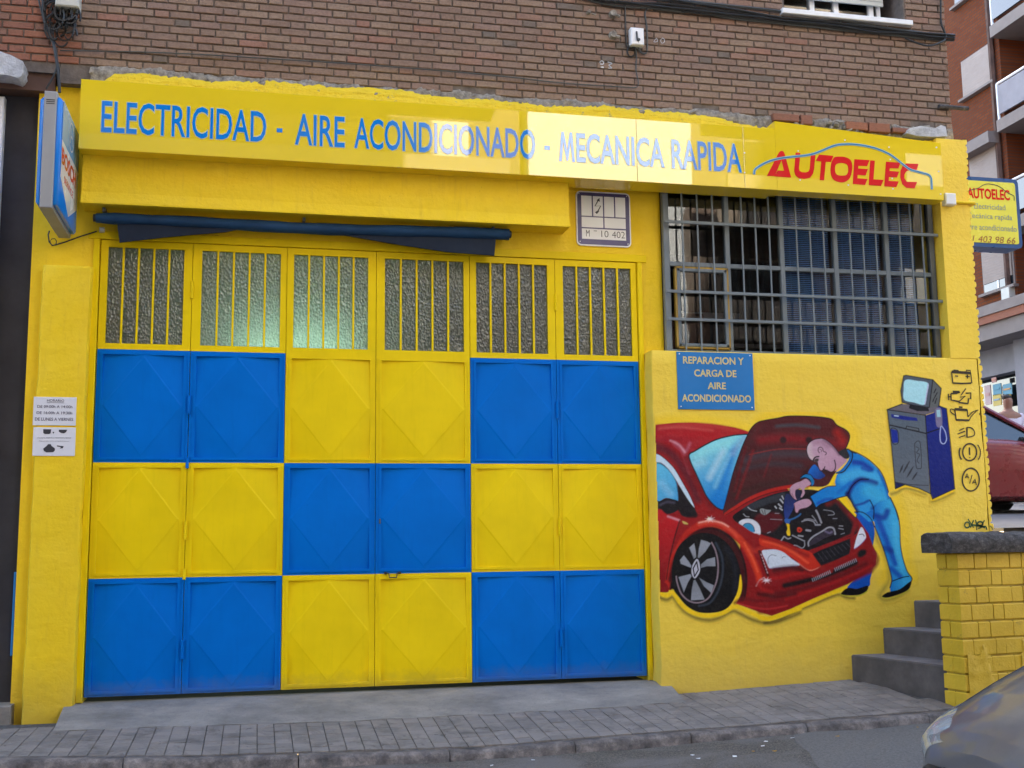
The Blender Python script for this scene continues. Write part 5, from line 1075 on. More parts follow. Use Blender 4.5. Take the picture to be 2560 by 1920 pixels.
for (uL, vT, uR, vB) in ((2462, 965, 2480, 1010), (2483, 962, 2505, 985), (2483, 988, 2505, 1012), (2508, 962, 2532, 985), (2508, 988, 2530, 1012), (2546, 940, 2562, 1012), (2480, 945, 2492, 955)):
    ya_, z1_ = atX(uL, vT, XF + 0.3); yb_, z0_ = atX(uR, vB, XF + 0.3); m.box(XF + 0.28, XF + 0.31, yb_, ya_, z0_, z1_)
    m.box(XF + 0.26, XF + 0.279, yb_ + 0.05, ya_ - 0.05, z0_ + (z1_ - z0_) * 0.45, z0_ + (z1_ - z0_) * 0.6)
m.build('posters', M['poster'], fb)
for k, vv in enumerate((52, 300, 560)):                              # balconies in the recess
    zb_ = atX(2520, vv, XF + 0.0)[1]; m = MB(); m.box(XF - 0.3, XF + 1.6, 5, yA - 0.02, zb_ - 0.35, zb_); b_ = m.build('balcony', M['far_white'], fb)
    m = MB(); m.box(XF - 0.28, XF - 0.22, 5, yA - 0.15, zb_ + 0.15, zb_ + 1.0); m.build('glass_panel', M['darkglass'] if k != 1 else M['far_grey'], b_)
    m = MB(); m.tube([(XF - 0.25, 5, zb_ + 1.08), (XF - 0.25, yA - 0.1, zb_ + 1.08)], 0.04, 6); m.tube([(XF - 0.25, yA - 0.1, zb_), (XF - 0.25, yA - 0.1, zb_ + 1.08)], 0.04, 6); m.build('railing', M['white_plastic'], b_)
yq = fy_(2540, 760); m = MB(); m.box(XF - 0.2, XF, yq[0], yq[0] + 0.35, yq[1] - 0.35, yq[1] + 0.5); m.build('meter_box', M['cream_plastic'], fb)

# ================================================================== buildings opposite, met only in reflections, and an unseen block added for shade
def block(name, label, x0, x1, y, h, mat, bal, cols):
    t = thing(name, ((x0 + x1) / 2, y, -0.3), label, 'building', None); m = MB(); m.box(x0, x1, y - 8, y, -0.6, h); m.build('wall', M[mat], t)
    for fl in range(int((h - 3) / 3)):
        zb_ = 3.4 + fl * 3.0
        if mat == 'opp_white' and fl in (1, 2): continue
        for c in range(cols):
            xa = x0 + (x1 - x0) * (c + 0.25) / cols; xb = x0 + (x1 - x0) * (c + 0.75) / cols; m = MB(); m.box(xa, xb, y, y + 0.04, zb_ + 0.3, zb_ + 2.0); w_ = m.build('window', M['darkglass'], t)
        if bal: m = MB(); m.box(x0 + 0.5, x1 - 0.5, y, y + 1.1, zb_ - 0.35, zb_ - 0.15); m.box(x0 + 0.5, x1 - 0.5, y + 1.02, y + 1.1, zb_ - 0.15, zb_ + 0.75); m.build('balcony', M['opp_trim'], t)
    return t
OY = -17.5
t = thing('side_street_shade_block', (12, 64, 2), 'unseen tall block added beyond the side street to shade it', 'building'); m = MB(); m.box(-4, 20.9, 62, 72, 0, 36); m.build('wall', M['opp_brick'], t)  # unseen block added to keep the sun off the side street
block('opposite_house', 'dark brick house on the far side of the street with balconies', -30, 6.2, OY, 22, 'opp_brick', True, 7)
block('opposite_house', 'white rendered house on the far side of the street', 6.35, 10.6, OY + 0.3, 23, 'opp_white', False, 1)
block('opposite_house', 'dark brick house right of the white one across the street', 10.7, 40, OY, 21, 'opp_brick', True, 6)
m = MB(); m.box(-2.6, 1.6, OY, OY + 0.5, 4.6, 6.6); m.build('glow_reflector_band', M['opp_white'], [o for o in C.objects if o.name.startswith('opposite_house')][0])  # pale band added as a reflector for the glow in the door panes
# ================================================================== cars
CS = [(0, .45, .18, .35, .43), (.08, .62, .15, .39, .53), (.2, .74, .13, .43, .61), (.38, .81, .13, .50, .70), (.63, .845, .13, .62, .79), (.93, .86, .13, .76, .88), (1.23, .86, .13, .85, .95),
      (1.6, .865, .13, .90, .98), (2.4, .87, .13, .92, 1.0), (3.3, .865, .13, .93, 1.0), (3.75, .83, .15, .9, .98), (4.0, .74, .2, .8, .9), (4.08, .6, .3, .6, .7)]
def st_at(l):
    for a, b in zip(CS, CS[1:]):
        if l <= b[0]:
            t = (l - a[0]) / (b[0] - a[0]); return tuple(p + (q - p) * t for p, q in zip(a, b))
    return CS[-1]
def section(l):
    _, hw, zl, zs, zc = st_at(l); zm = (zl + zs) / 2
    return [(0, zl), (hw * .9, zl), (hw * .985, zl + .05), (hw, zm), (hw * .995, zs - .05), (hw * .955, zs + .0), (hw * .86, zs + (zc - zs) * .35), (hw * .5, zs + (zc - zs) * .85), (0, zc)]
def make_car(name, label, x0, yc, z0, sgn, paintm, glassm='darkglass'):
    """x0 = nose, sgn = +1: the body runs towards +x from the nose"""
    th = thing(name, (x0 + sgn * 2.0, yc, z0), label, 'car')
    Q = lambda l, y, z: (x0 + sgn * l, yc + y, z0 + z)
    ls = sorted(set([c[0] for c in CS] + fr(0, 4.08, 60))); m = MB(); n = None; rows = []
    def arch(l, y, z):                                                # wheel openings
        for lw in (0.78, 3.28):
            d = math.hypot(l - lw, z - 0.30)
            if d < 0.36 and abs(y) > 0.6: return True
        return False
    for l in ls:
        s_ = section(l); full_ = s_ + [(-y, z) for y, z in s_[-2:0:-1]]; rows.append([Q(l, y, z) for y, z in full_]); n = len(full_)
    m.add([p for r in rows for p in r], [(i * n + j, i * n + (j + 1) % n, (i + 1) * n + (j + 1) % n, (i + 1) * n + j) for i in range(len(rows) - 1) for j in range(n)] + [tuple(range(n)), tuple((len(rows) - 1) * n + j for j in range(n))])
    body = m.build('body', M[paintm], th, smooth=True)
    # greenhouse
    m = MB(); B = [(1.10, .93, .76), (3.72, .97, .74)]; Tp = [(1.88, 1.40, .56), (3.10, 1.42, .56)]
    vs = [Q(1.10, .78, .90), Q(1.10, -.78, .90), Q(3.75, .76, .93), Q(3.75, -.76, .93), Q(1.88, .57, 1.36), Q(1.88, -.57, 1.36), Q(3.15, .57, 1.38), Q(3.15, -.57, 1.38), Q(1.02, 0, .95), Q(1.82, 0, 1.40), Q(3.8, 0, .95), Q(3.2, 0, 1.42)]
    m.add(vs, [(0, 8, 9, 4), (8, 1, 5, 9), (0, 4, 6, 2), (1, 3, 7, 5), (2, 6, 11, 10), (10, 11, 7, 3)]); m.build('windows', M[glassm], th, smooth=False)
    m = MB(); rr = [[Q(1.84, y, 1.362 + .045 * (1 - (y / .6) ** 2)) for y in (-.6, -.45, -.2, 0, .2, .45, .6)], [Q(2.4, y, 1.39 + .05 * (1 - (y / .6) ** 2)) for y in (-.6, -.45, -.2, 0, .2, .45, .6)], [Q(3.2, y, 1.378 + .045 * (1 - (y / .6) ** 2)) for y in (-.6, -.45, -.2, 0, .2, .45, .6)]]
    m.add([p for r in rr for p in r], [(i * 7 + j, i * 7 + j + 1, (i + 1) * 7 + j + 1, (i + 1) * 7 + j) for i in range(2) for j in range(6)]); rf = m.build('roof', M[paintm], th, smooth=True); solid(rf, 0.04)
    for s2 in (1, -1):
        for (a, b) in (((1.08, .79, .90), (1.86, .59, 1.37)), ((2.38, .80, .92), (2.42, .585, 1.38)), ((3.74, .77, .92), (3.17, .58, 1.38))):
            m = MB(); pa, pb = Q(a[0], a[1] * s2, a[2]), Q(b[0], b[1] * s2, b[2]); m.tube([pa, pb], 0.032, 6); m.build('pillar', M[paintm], th, smooth=True)
        m = MB(); c = Q(1.30, .93 * s2, .99); vs = []
        m.tube([Q(1.24, .78 * s2, .93), Q(1.27, .88 * s2, .955)], 0.02, 6); m.cbox(c[0] - .05, c[0] + .05, c[1] - .09, c[1] + .09, c[2] - .06, c[2] + .07, .03); m.build('mirror', M['trim'], th, smooth=True)
        for lw in (0.78, 3.28):
            m = MB(); y = .868 * s2; pts = [(lw + .345 * math.cos(a), .30 + .345 * math.sin(a)) for a in [math.pi * k / 12 for k in range(-1, 14)]]
            m.add([Q(lw, y + .004 * s2, .30)] + [Q(a, y + .004 * s2, max(b, .13)) for a, b in pts], [(0, k + 1, k + 2) for k in range(len(pts) - 1)]); m.build('wheel_arch', M['trim'], th, recalc=False)
            m = MB(); yo, yi = .885 * s2, .70 * s2; m.tube([Q(lw, yi, .30), Q(lw, yo - .02 * s2, .30), Q(lw, yo, .30)], [.30, .30, .285], 28); wh = m.build('wheel', M['rubber'], th, smooth=True)
            m = MB(); m.tube([Q(lw, yo - .01 * s2, .30), Q(lw, yo + .006 * s2, .30)], [.20, .19], 24); m.build('rim', M['rimgrey'], wh, smooth=True)
            for k in range(5):
                a = k * 1.2566; m = MB(); m.tube([Q(lw + .04 * math.cos(a), yo + .012 * s2, .30 + .04 * math.sin(a)), Q(lw + .18 * math.cos(a), yo + .010 * s2, .30 + .18 * math.sin(a))], .02, 6); m.build('spoke', M['alu'], wh)
        # headlamp let into the corner
        def hp(l, f, off):
            s_ = section(l); f0 = int(f); t = f - f0; a, b = s_[f0], s_[min(f0 + 1, len(s_) - 1)]; y = a[0] + (b[0] - a[0]) * t; z = a[1] + (b[1] - a[1]) * t; return Q(l - off * .7, (y + off) * s2, z + off * .4)
        for off, mm_, nm in ((.014, 'reflector', 'headlight'), (.026, 'lens', 'headlight_lens')):
            m = MB(); LL = fr(0.04, 0.62, 9); FF = fr(0, 1, 7); rows = []
            for i, l in enumerate(LL): lo, hi = 3.6 + .8 * i / 8, 6.8 - 2.1 * (i / 8) ** 1.6; rows.append([hp(l, lo + (hi - lo) * f, off * math.sin(math.pi * min(1, max(0.02, f))) ** .4 * (1 if 0 < i < 8 else .2)) for f in FF])
            m.add([p for r in rows for p in r], [(i * 7 + j, i * 7 + j + 1, (i + 1) * 7 + j + 1, (i + 1) * 7 + j) for i in range(8) for j in range(6)]); hl = m.build(nm, M[mm_], th, smooth='all', recalc=True)
        m = MB(); rows = [[hp(l, f, .006) for f in (3.55, 3.8)] for l in fr(.10, .42, 6)]; m.add([p for r in rows for p in r], [(i * 2, i * 2 + 1, i * 2 + 3, i * 2 + 2) for i in range(5)]); m.build('indicator', M['amber'], th, recalc=False)
        m = MB(); rows = [hp(l, 6.02 - .25 * (l < .3), .002) for l in fr(.14, 1.12, 14)]; m.tube(rows, .0028, 5); m.build('bonnet_seam', M['trim'], th)
        m = MB(); m.tube([Q(1.02, .872 * s2, .25), Q(1.05, .872 * s2, .60), Q(1.12, .855 * s2, .88)], .003, 5); m.tube([Q(2.36, .874 * s2, .25), Q(2.38, .874 * s2, .88)], .003, 5); m.build('door_seam', M['trim'], th)
        m = MB(); m.cbox(min(Q(2.05, 0, 0)[0], Q(2.25, 0, 0)[0]), max(Q(2.05, 0, 0)[0], Q(2.25, 0, 0)[0]), Q(0, .872 * s2, 0)[1] - .02, Q(0, .872 * s2, 0)[1] + .02, z0 + .76, z0 + .80, .008); m.build('door_handle', M[paintm], th)
    m = MB(); m.tube([Q(.02, -.30, .30), Q(.02, .30, .30)], .03, 8); m.build('grille', M['trim'], th, smooth=True)
    m = MB(); rows = [Q(-.012, y, .27) for y in (-.42, 0, .42)]; m.tube(rows, .05, 8); m.build('air_intake', M['trim'], th, smooth=True)
    m = MB(); xx = Q(-.035, 0, 0)[0]; m.box(xx - .006, xx + .006, yc - .26, yc + .26, z0 + .17, z0 + .27); m.build('number_plate', M['white_plastic'], th)
    return th
make_car('parked_car', 'silver car parked at the kerb, only its bonnet and headlight in view', 3.53, -4.48, -0.345, 1, 'silver')
rc = make_car('parked_car', 'dark red car parked in the side street behind the yellow corner', 11.15, 3.2 + 0.87, upper(10, 4), -1, 'redcar')
# ================================================================== person behind the red car
def skin_body(name, pts, edges, mat, parent, sub=2):
    o0 = origin(parent); me = bpy.data.meshes.new(name); me.from_pydata([tuple(Vector(p[:3]) - o0) for p in pts], edges, []); o = bpy.data.objects.new(name, me); C.objects.link(o); o.parent = parent; me.materials.append(mat)
    sk = o.modifiers.new('skin', 'SKIN'); 
    for v, p in zip(me.skin_vertices[0].data, pts): v.radius = (p[3], p[4] if len(p) > 4 else p[3])
    me.skin_vertices[0].data[0].use_root = True
    s_ = o.modifiers.new('sub', 'SUBSURF'); s_.levels = sub; s_.render_levels = sub; return o
hx_, hz_ = at(2517, 984, 7.2); gz = upper(hx_, 7.2); Hp = hz_ - gz
pr = thing('person', (hx_, 7.2, gz), 'person with dark hair in a pale lilac shirt beyond the red car', 'person'); k = Hp / 1.75
def pp(x, y, z, a, b=None): return (hx_ + x * k, 7.2 + y * k, gz + z * k, a * k, (b or a) * k)
bodyp = [pp(0, 0, .95, .14, .10), pp(0, 0, 1.15, .13, .09), pp(0, 0, 1.38, .17, .10), pp(0, 0, 1.50, .055), pp(0, -.01, 1.60, .075, .09), pp(0, -.01, 1.70, .07, .085),
         pp(-.19, 0, 1.40, .055), pp(-.25, .02, 1.12, .042), pp(-.24, -.06, .88, .03), pp(-.24, -.09, .80, .035), pp(.19, 0, 1.40, .055), pp(.25, .02, 1.12, .042), pp(.24, -.06, .88, .03), pp(.24, -.09, .80, .035),
         pp(-.09, 0, .88, .085), pp(-.10, 0, .48, .058), pp(-.10, .02, .08, .042), pp(-.10, -.12, .03, .035), pp(.09, 0, .88, .085), pp(.10, 0, .48, .058), pp(.10, .02, .08, .042), pp(.10, -.12, .03, .035)]
skin_body('body', bodyp, [(0, 1), (1, 2), (2, 3), (3, 4), (4, 5), (2, 6), (6, 7), (7, 8), (8, 9), (2, 10), (10, 11), (11, 12), (12, 13), (0, 14), (14, 15), (15, 16), (16, 17), (0, 18), (18, 19), (19, 20), (20, 21)], M['skin'], pr)
skin_body('shirt', [pp(0, 0, .95, .165, .125), pp(0, 0, 1.15, .155, .115), pp(0, 0, 1.38, .19, .125), pp(0, 0, 1.46, .09), pp(-.20, 0, 1.40, .075), pp(-.25, .02, 1.16, .062), pp(.20, 0, 1.40, .075), pp(.25, .02, 1.16, .062)], [(0, 1), (1, 2), (2, 3), (2, 4), (4, 5), (2, 6), (6, 7)], M['shirt'], pr)
skin_body('trousers', [pp(0, 0, .95, .15, .11), pp(-.09, 0, .86, .10), pp(-.10, 0, .48, .075), pp(-.10, .02, .10, .06), pp(.09, 0, .86, .10), pp(.10, 0, .48, .075), pp(.10, .02, .10, .06)], [(0, 1), (1, 2), (2, 3), (0, 4), (4, 5), (5, 6)], M['trousers'], pr)
skin_body('hair', [pp(0, .02, 1.64, .078, .085), pp(0, .01, 1.71, .082, .095), pp(0, .0, 1.735, .06, .07)], [(0, 1), (1, 2)], M['hair'], pr)

# ================================================================== painted pictures on the wall
class Canvas:
    """brush and fill in wall coordinates; every stroke is laid out with the surveyed points"""
    def __init__(s, u0, v0, u1, v1, step):
        s.u0, s.v0, s.st = u0, v0, step; s.nx = int((u1 - u0) / step) + 1; s.ny = int((v1 - v0) / step) + 1
        s.rgb = np.zeros((s.ny, s.nx, 3)); s.a = np.zeros((s.ny, s.nx))
        s.U, s.V = np.meshgrid(u0 + np.arange(s.nx) * step, v0 + np.arange(s.ny) * step)
    def win(s, P, pad):
        a = max(0, int((P[:, 0].min() - pad - s.u0) / s.st)); b = min(s.nx, int((P[:, 0].max() + pad - s.u0) / s.st) + 2)
        c = max(0, int((P[:, 1].min() - pad - s.v0) / s.st)); d = min(s.ny, int((P[:, 1].max() + pad - s.v0) / s.st) + 2)
        return slice(c, max(c, d)), slice(a, max(a, b))
    def comp(s, sl, cov, col):
        A = s.a[sl]; out = cov + A * (1 - cov); w = np.where(out > 1e-6, cov / np.maximum(out, 1e-6), 0)[..., None]
        s.rgb[sl] = s.rgb[sl] * (1 - w) + col * w; s.a[sl] = out
    def segd(s, U, V, P, closed):
        d = np.full(U.shape, 1e9); n = len(P); tt = np.zeros(U.shape)
        for i in range(n if closed else n - 1):
            ax, ay = P[i]; bx, by = P[(i + 1) % n]; dx, dy = bx - ax, by - ay; L = dx * dx + dy * dy + 1e-9
            t = np.clip(((U - ax) * dx + (V - ay) * dy) / L, 0, 1); e = np.hypot(U - ax - t * dx, V - ay - t * dy); k = e < d; d = np.where(k, e, d); tt = np.where(k, (i + t) / max(1, n - 1), tt)
        return d, tt
    def curve(s, pts, smooth, closed):
        if not smooth or len(pts) < 3: return np.array(pts, float)
        return np.array([(p.x, p.y) for p in smooth2([Vector(p) for p in pts], closed, 4)])
    def fill(s, pts, col, soft=1.6, smooth=True, grad=None, alpha=1.0, clip=None):
        P = s.curve(pts, smooth, True); sl = s.win(P, soft + 2); U, V = s.U[sl], s.V[sl]
        if U.size == 0: return
        d, _ = s.segd(U, V, P, True); ins = np.zeros(U.shape, bool); n = len(P)
        for i in range(n):
            ax, ay = P[i]; bx, by = P[(i + 1) % n]
            if ay == by: continue
            c = ((ay > V) != (by > V)) & (U < (bx - ax) * (V - ay) / (by - ay) + ax); ins ^= c
        sd_ = np.where(ins, -d, d); cov = np.clip(0.5 - sd_ / soft, 0, 1) * alpha
        c0 = np.array(col[:3]); C_ = np.broadcast_to(c0, U.shape + (3,))
        if grad:
            (p0, p1, c1) = grad; dx, dy = p1[0] - p0[0], p1[1] - p0[1]; t = np.clip(((U - p0[0]) * dx + (V - p0[1]) * dy) / (dx * dx + dy * dy), 0, 1)[..., None]; C_ = c0 * (1 - t) + np.array(c1[:3]) * t
        if clip is not None: cov = cov * clip[sl]
        s.comp(sl, cov, C_)
    def stroke(s, pts, w, col, alpha=1.0, soft=1.5, smooth=True, closed=False, taper=False, clip=None):
        P = s.curve(pts, smooth, closed); sl = s.win(P, w + soft + 2); U, V = s.U[sl], s.V[sl]
        if U.size == 0: return
        d, t = s.segd(U, V, P, closed); ww = w / 2 * (np.sin(np.pi * np.clip(t, 0.02, 0.98)) ** 0.5 if taper else 1.0)
        cov = np.clip(0.5 + (ww - d) / soft, 0, 1) * alpha
        if clip is not None: cov = cov * clip[sl]
        s.comp(sl, cov, np.array(col[:3]))
    def mask(s, pts, smooth=True):
        t = Canvas.__new__(Canvas); t.__dict__.update(s.__dict__); t.rgb = np.zeros_like(s.rgb); t.a = np.zeros_like(s.a); t.fill(pts, (1, 1, 1), smooth=smooth); return t.a
    def build(s, name, label, mat, y):
        rs = np.random.RandomState(1); n = rs.rand(s.ny, s.nx, 1) * 0.10 + 0.95; rgb = (s.rgb * n) ** 1.18 * 0.94
        X = np.zeros((s.ny, s.nx)); Z = np.zeros((s.ny, s.nx))
        R_ = np.array([[RM[i][j] for j in range(3)] for i in range(3)]); k = np.stack([(s.U - W0 / 2) / F, (H0 / 2 - s.V) / F, np.ones_like(s.U)], -1) @ R_
        t = (y - EYE.y) / k[..., 1]; X = EYE.x + k[..., 0] * t; Z = EYE.z + k[..., 2] * t
        use = s.a > 0.002; cell = (use[:-1, :-1] | use[1:, :-1] | use[:-1, 1:] | use[1:, 1:]) & (X[:-1, :-1] > XM + 0.012)
        idx = np.arange(s.nx * s.ny).reshape(s.ny, s.nx); q = np.stack([idx[1:, :-1], idx[1:, 1:], idx[:-1, 1:], idx[:-1, :-1]], -1)[cell]
        uq, inv = np.unique(q.ravel(), return_inverse=True); co = np.stack([X.ravel()[uq], np.full(len(uq), y), Z.ravel()[uq]], -1)
        cen = co.mean(0); co = co - cen; me = bpy.data.meshes.new(name); me.vertices.add(len(uq)); me.vertices.foreach_set('co', co.astype(np.float32).ravel())
        f = inv.reshape(-1, 4); me.loops.add(f.size); me.loops.foreach_set('vertex_index', f.ravel().astype(np.int32)); me.polygons.add(len(f)); me.polygons.foreach_set('loop_start', (np.arange(len(f)) * 4).astype(np.int32)); me.polygons.foreach_set('loop_total', np.full(len(f), 4, np.int32)); me.update()
        ca = me.color_attributes.new('paint', 'FLOAT_COLOR', 'POINT'); col = np.concatenate([rgb.reshape(-1, 3)[uq], s.a.ravel()[uq][:, None]], 1); ca.data.foreach_set('color', col.astype(np.float32).ravel())
        me.materials.append(mat); o = bpy.data.objects.new(name, me); C.objects.link(o); o.location = cen; tag(o, label, 'mural'); return o
s = Mat('mural_paint_on_stucco'); at_ = s.n('ShaderNodeAttribute'); at_.attribute_name = 'paint'
c = s.mix(at_.outputs['Alpha'], s.mix(0.28, stucco_color(s), PALE), s.mix(s.map(s.noise(30, 4, 0.7), 0.5, 0.85, 0, 0.15), at_.outputs['Color'], (0.10, 0.09, 0.08, 1)))
s.set(c, s.map(s.noise(7, 3), 0.3, 0.7, 0.45, 0.7), spec=0.2); b = s.bump(s.noise(26, 6, 0.62), 0.5, 0.012); s.bump(s.noise(3.2, 3, 0.5, s.scalev(1, 1, 2.2)), 0.35, 0.03, b); M['mural'] = s.m
def mk(ox, oy, sc_): return lambda *p: [(ox + a / sc_, oy + b / sc_) for a, b in p]
A = mk(1600, 1000, 5.529); B = mk(1900, 1000, 5.529); Cc = mk(1620, 1250, 5.026); D = mk(1900, 1250, 5.026); E = mk(1900, 1240, 6.913); Hh_ = mk(1940, 1080, 9.215); Mm = mk(1580, 880, 2.183)
k_ = lambda r, g, b: S(r, g, b)
cv = Canvas(1620, 1030, 2296, 1570, 1.45)
# bright yellow halo and the sprayed shadow under the car
HY = (1.0, 0.70, 0.015, 1)
for pts in (Mm((112, 392), (200, 372), (330, 372), (450, 380), (560, 398), (650, 420), (690, 372), (760, 345), (860, 330), (1000, 332), (1120, 360), (1200, 430), (1210, 500), (1195, 520), (1290, 580), (1370, 660), (1420, 760), (1470, 900), (1490, 1010), (1500, 1140), (1540, 1230)),): cv.stroke(pts, 26, HY, 0.55, 18)
shw = (0.07, 0.05, 0.02, 1)
cv.stroke(Cc((130, 1215), (180, 1240), (240, 1255), (300, 1220), (340, 1250), (400, 1340), (480, 1420), (600, 1480), (760, 1510), (900, 1480), (1060, 1400), (1160, 1430), (1300, 1500), (1460, 1545), (1600, 1540), (1800, 1470), (1909, 1420)), 9, shw, 0.75, 9)
cv.stroke(D((60, 1545), (250, 1500), (450, 1400), (650, 1320), (900, 1215), (1000, 1190), (1080, 1225), (1180, 1235)), 7, shw, 0.75, 7)
cv.stroke(D((1440, 400), (1480, 520), (1560, 700), (1600, 850), (1620, 1000), (1560, 1110), (1510, 1190), (1560, 1260), (1700, 1230), (1850, 1140)), 9, shw, 0.5, 12)
cv.stroke(Cc((130, 1165), (240, 1200), (310, 1160), (400, 1290), (500, 1380), (640, 1440), (800, 1450), (960, 1410), (1070, 1340), (1150, 1350), (1300, 1420), (1480, 1490), (1600, 1470), (1909, 1365)), 11, HY, 0.95, 4)
cv.stroke(D((0, 1480), (130, 1490), (300, 1430), (600, 1300), (900, 1170), (1090, 1100)), 10, HY, 0.95, 3)
cv.stroke(D((1470, 620), (1530, 740), (1560, 900), (1540, 1000)), 22, HY, 0.6, 20)
# far leg, partly behind the bumper
BL, BD, BB, BLt = k_(0, 104, 200), k_(10, 60, 150), k_(20, 50, 165), k_(70, 180, 228)
cv.fill(D((1190, 150), (1300, 165), (1400, 255), (1440, 380), (1425, 540), (1400, 600), (1330, 480), (1255, 330), (1200, 250)), BL, grad=(D((1250, 200))[0], D((1420, 520))[0], k_(0, 95, 175)))
cv.fill(D((1100, 1090), (1180, 1010), (1300, 930), (1405, 880), (1385, 1000), (1370, 1085), (1230, 1118), (1120, 1112)), k_(0, 96, 190)); cv.fill(D((1015, 1180), (1100, 1105), (1220, 1115), (1352, 1075), (1345, 1140), (1250, 1192), (1110, 1200)), k_(14, 12, 18)); cv.stroke(D((1010, 1190), (1110, 1210), (1250, 1200), (1350, 1145)), 2.2, k_(200, 200, 60), 0.8)
# body of the painted car
RED, RD, RO, RDK = k_(168, 30, 38), k_(110, 22, 28), k_(214, 62, 36), k_(72, 14, 20)
body = Mm((100, 404), (160, 394), (240, 386), (340, 386), (450, 396), (560, 412), (640, 436), (720, 600), (860, 760), (1100, 800), (1180, 850), (1240, 920), (1290, 990), (1312, 1050), (1337, 1100), (1332, 1160), (1308, 1190), (1180, 1265), (980, 1350), (860, 1405), (762, 1440), (680, 1415), (567, 1372), (600, 1320), (585, 1200), (590, 1050), (420, 900), (250, 1100), (215, 1300), (150, 1300), (100, 1296))
cv.fill(body, RED, smooth=False, grad=(Mm((300, 400))[0], Mm((800, 1440))[0], k_(150, 26, 30)))
car = cv.a.copy(); 
cv.fill(A((165, 368), (400, 330), (700, 312), (1000, 330), (1250, 370), (1480, 430), (1500, 470), (1250, 500), (900, 620), (680, 720), (560, 640), (350, 580), (175, 590)), k_(190, 45, 52), soft=6, grad=(A((700, 330))[0], A((500, 640))[0], k_(172, 42, 55)))
cv.stroke(A((200, 480), (400, 450), (700, 470), (1000, 480)), 14, k_(190, 30, 40), 0.7, 14); cv.stroke(A((280, 370), (600, 345), (1000, 360), (1350, 430)), 7, k_(205, 82, 72), 0.6, 7)
cv.stroke(A((175, 640), (330, 680), (480, 790), (600, 960), (720, 1180), (800, 1380)), 20, k_(112, 38, 52), 0.85, 12); cv.stroke(A((480, 600), (580, 680), (640, 820), (700, 1000)), 9, k_(208, 120, 140), 0.6, 10); cv.stroke(A((690, 600), (640, 700), (600, 690)), 6, k_(205, 130, 150), 0.6, 8)
cv.stroke(A((640, 800), (760, 1080), (900, 1350), (1000, 1480)), 16, k_(140, 28, 36), 0.9, 8)
# glass
cv.fill(A((185, 850), (300, 885), (400, 970), (490, 1100), (522, 1240), (527, 1395), (440, 1370), (355, 1355), (270, 1398), (215, 1388)), k_(112, 200, 232), grad=(A((250, 1000))[0], A((520, 1380))[0], k_(90, 175, 222))); cv.stroke(A((190, 858), (310, 890), (420, 985), (500, 1120), (525, 1260)), 4, k_(40, 90, 110), 0.7, 3); cv.stroke(A((300, 1150), (420, 1300)), 16, k_(165, 215, 240), 0.5, 14)
cv.fill(A((524, 1180), (560, 1205), (640, 1300), (720, 1420), (775, 1540), (765, 1590), (600, 1610), (540, 1500)), k_(40, 34, 40), soft=3)
cv.fill(A((180, 735), (270, 760), (380, 850), (480, 960), (580, 1130), (680, 1310), (752, 1470), (735, 1470), (660, 1370), (560, 1210), (470, 1060), (380, 940), (285, 865), (185, 850)), k_(210, 228, 240)); cv.stroke(A((180, 735), (270, 758), (385, 848), (486, 962), (586, 1130), (686, 1310), (755, 1472)), 1.8, k_(30, 20, 40), 0.9, 1.4)
cv.fill(A((215, 1392), (270, 1398), (360, 1358), (450, 1370), (530, 1400), (560, 1480), (460, 1560), (320, 1578), (235, 1535)), k_(32, 30, 38)); cv.stroke(A((280, 1450), (370, 1410), (470, 1420)), 5, k_(110, 105, 125), 0.7, 6)
cv.stroke(A((550, 1500), (640, 1580), (760, 1590)), 14, k_(35, 26, 32), 0.9, 5)
ws = A((688, 762), (760, 715), (900, 632), (1060, 555), (1250, 505), (1400, 487), (1484, 492), (1440, 590), (1350, 830), (1280, 1050), (1230, 1250), (1168, 1490), (1100, 1497), (1020, 1440), (930, 1330), (880, 1230), (780, 1010), (715, 870))
cv.stroke(ws, 6.5, k_(22, 24, 44), 1, 2, closed=True); cv.fill(ws, k_(150, 224, 236), grad=(A((1000, 600))[0], A((1100, 1400))[0], k_(0, 140, 214))); gm_ = cv.mask(ws)
cv.stroke(A((1330, 600), (1250, 850), (1150, 1150), (1050, 1350)), 16, k_(30, 140, 215), 0.8, 16, clip=gm_); cv.stroke(A((1150, 700), (1050, 900), (960, 1070)), 14, k_(190, 225, 240), 0.8, 14, clip=gm_); cv.stroke(A((1240, 760), (1120, 1000), (1040, 1200)), 9, k_(140, 205, 236), 0.8, 9, clip=gm_); cv.stroke(A((1440, 520), (1340, 640), (1290, 740)), 12, k_(150, 180, 215), 0.7, 12, clip=gm_); cv.stroke(A((760, 780), (1000, 650), (1300, 560)), 22, k_(165, 236, 238), 0.7, 20, clip=gm_); cv.stroke(A((760, 900), (860, 860)), 20, k_(190, 232, 236), 0.5, 18, clip=gm_)
cv.stroke(A((1484, 500), (1350, 850), (1230, 1260), (1175, 1480)), 3, k_(190, 225, 235), 0.7, 2)
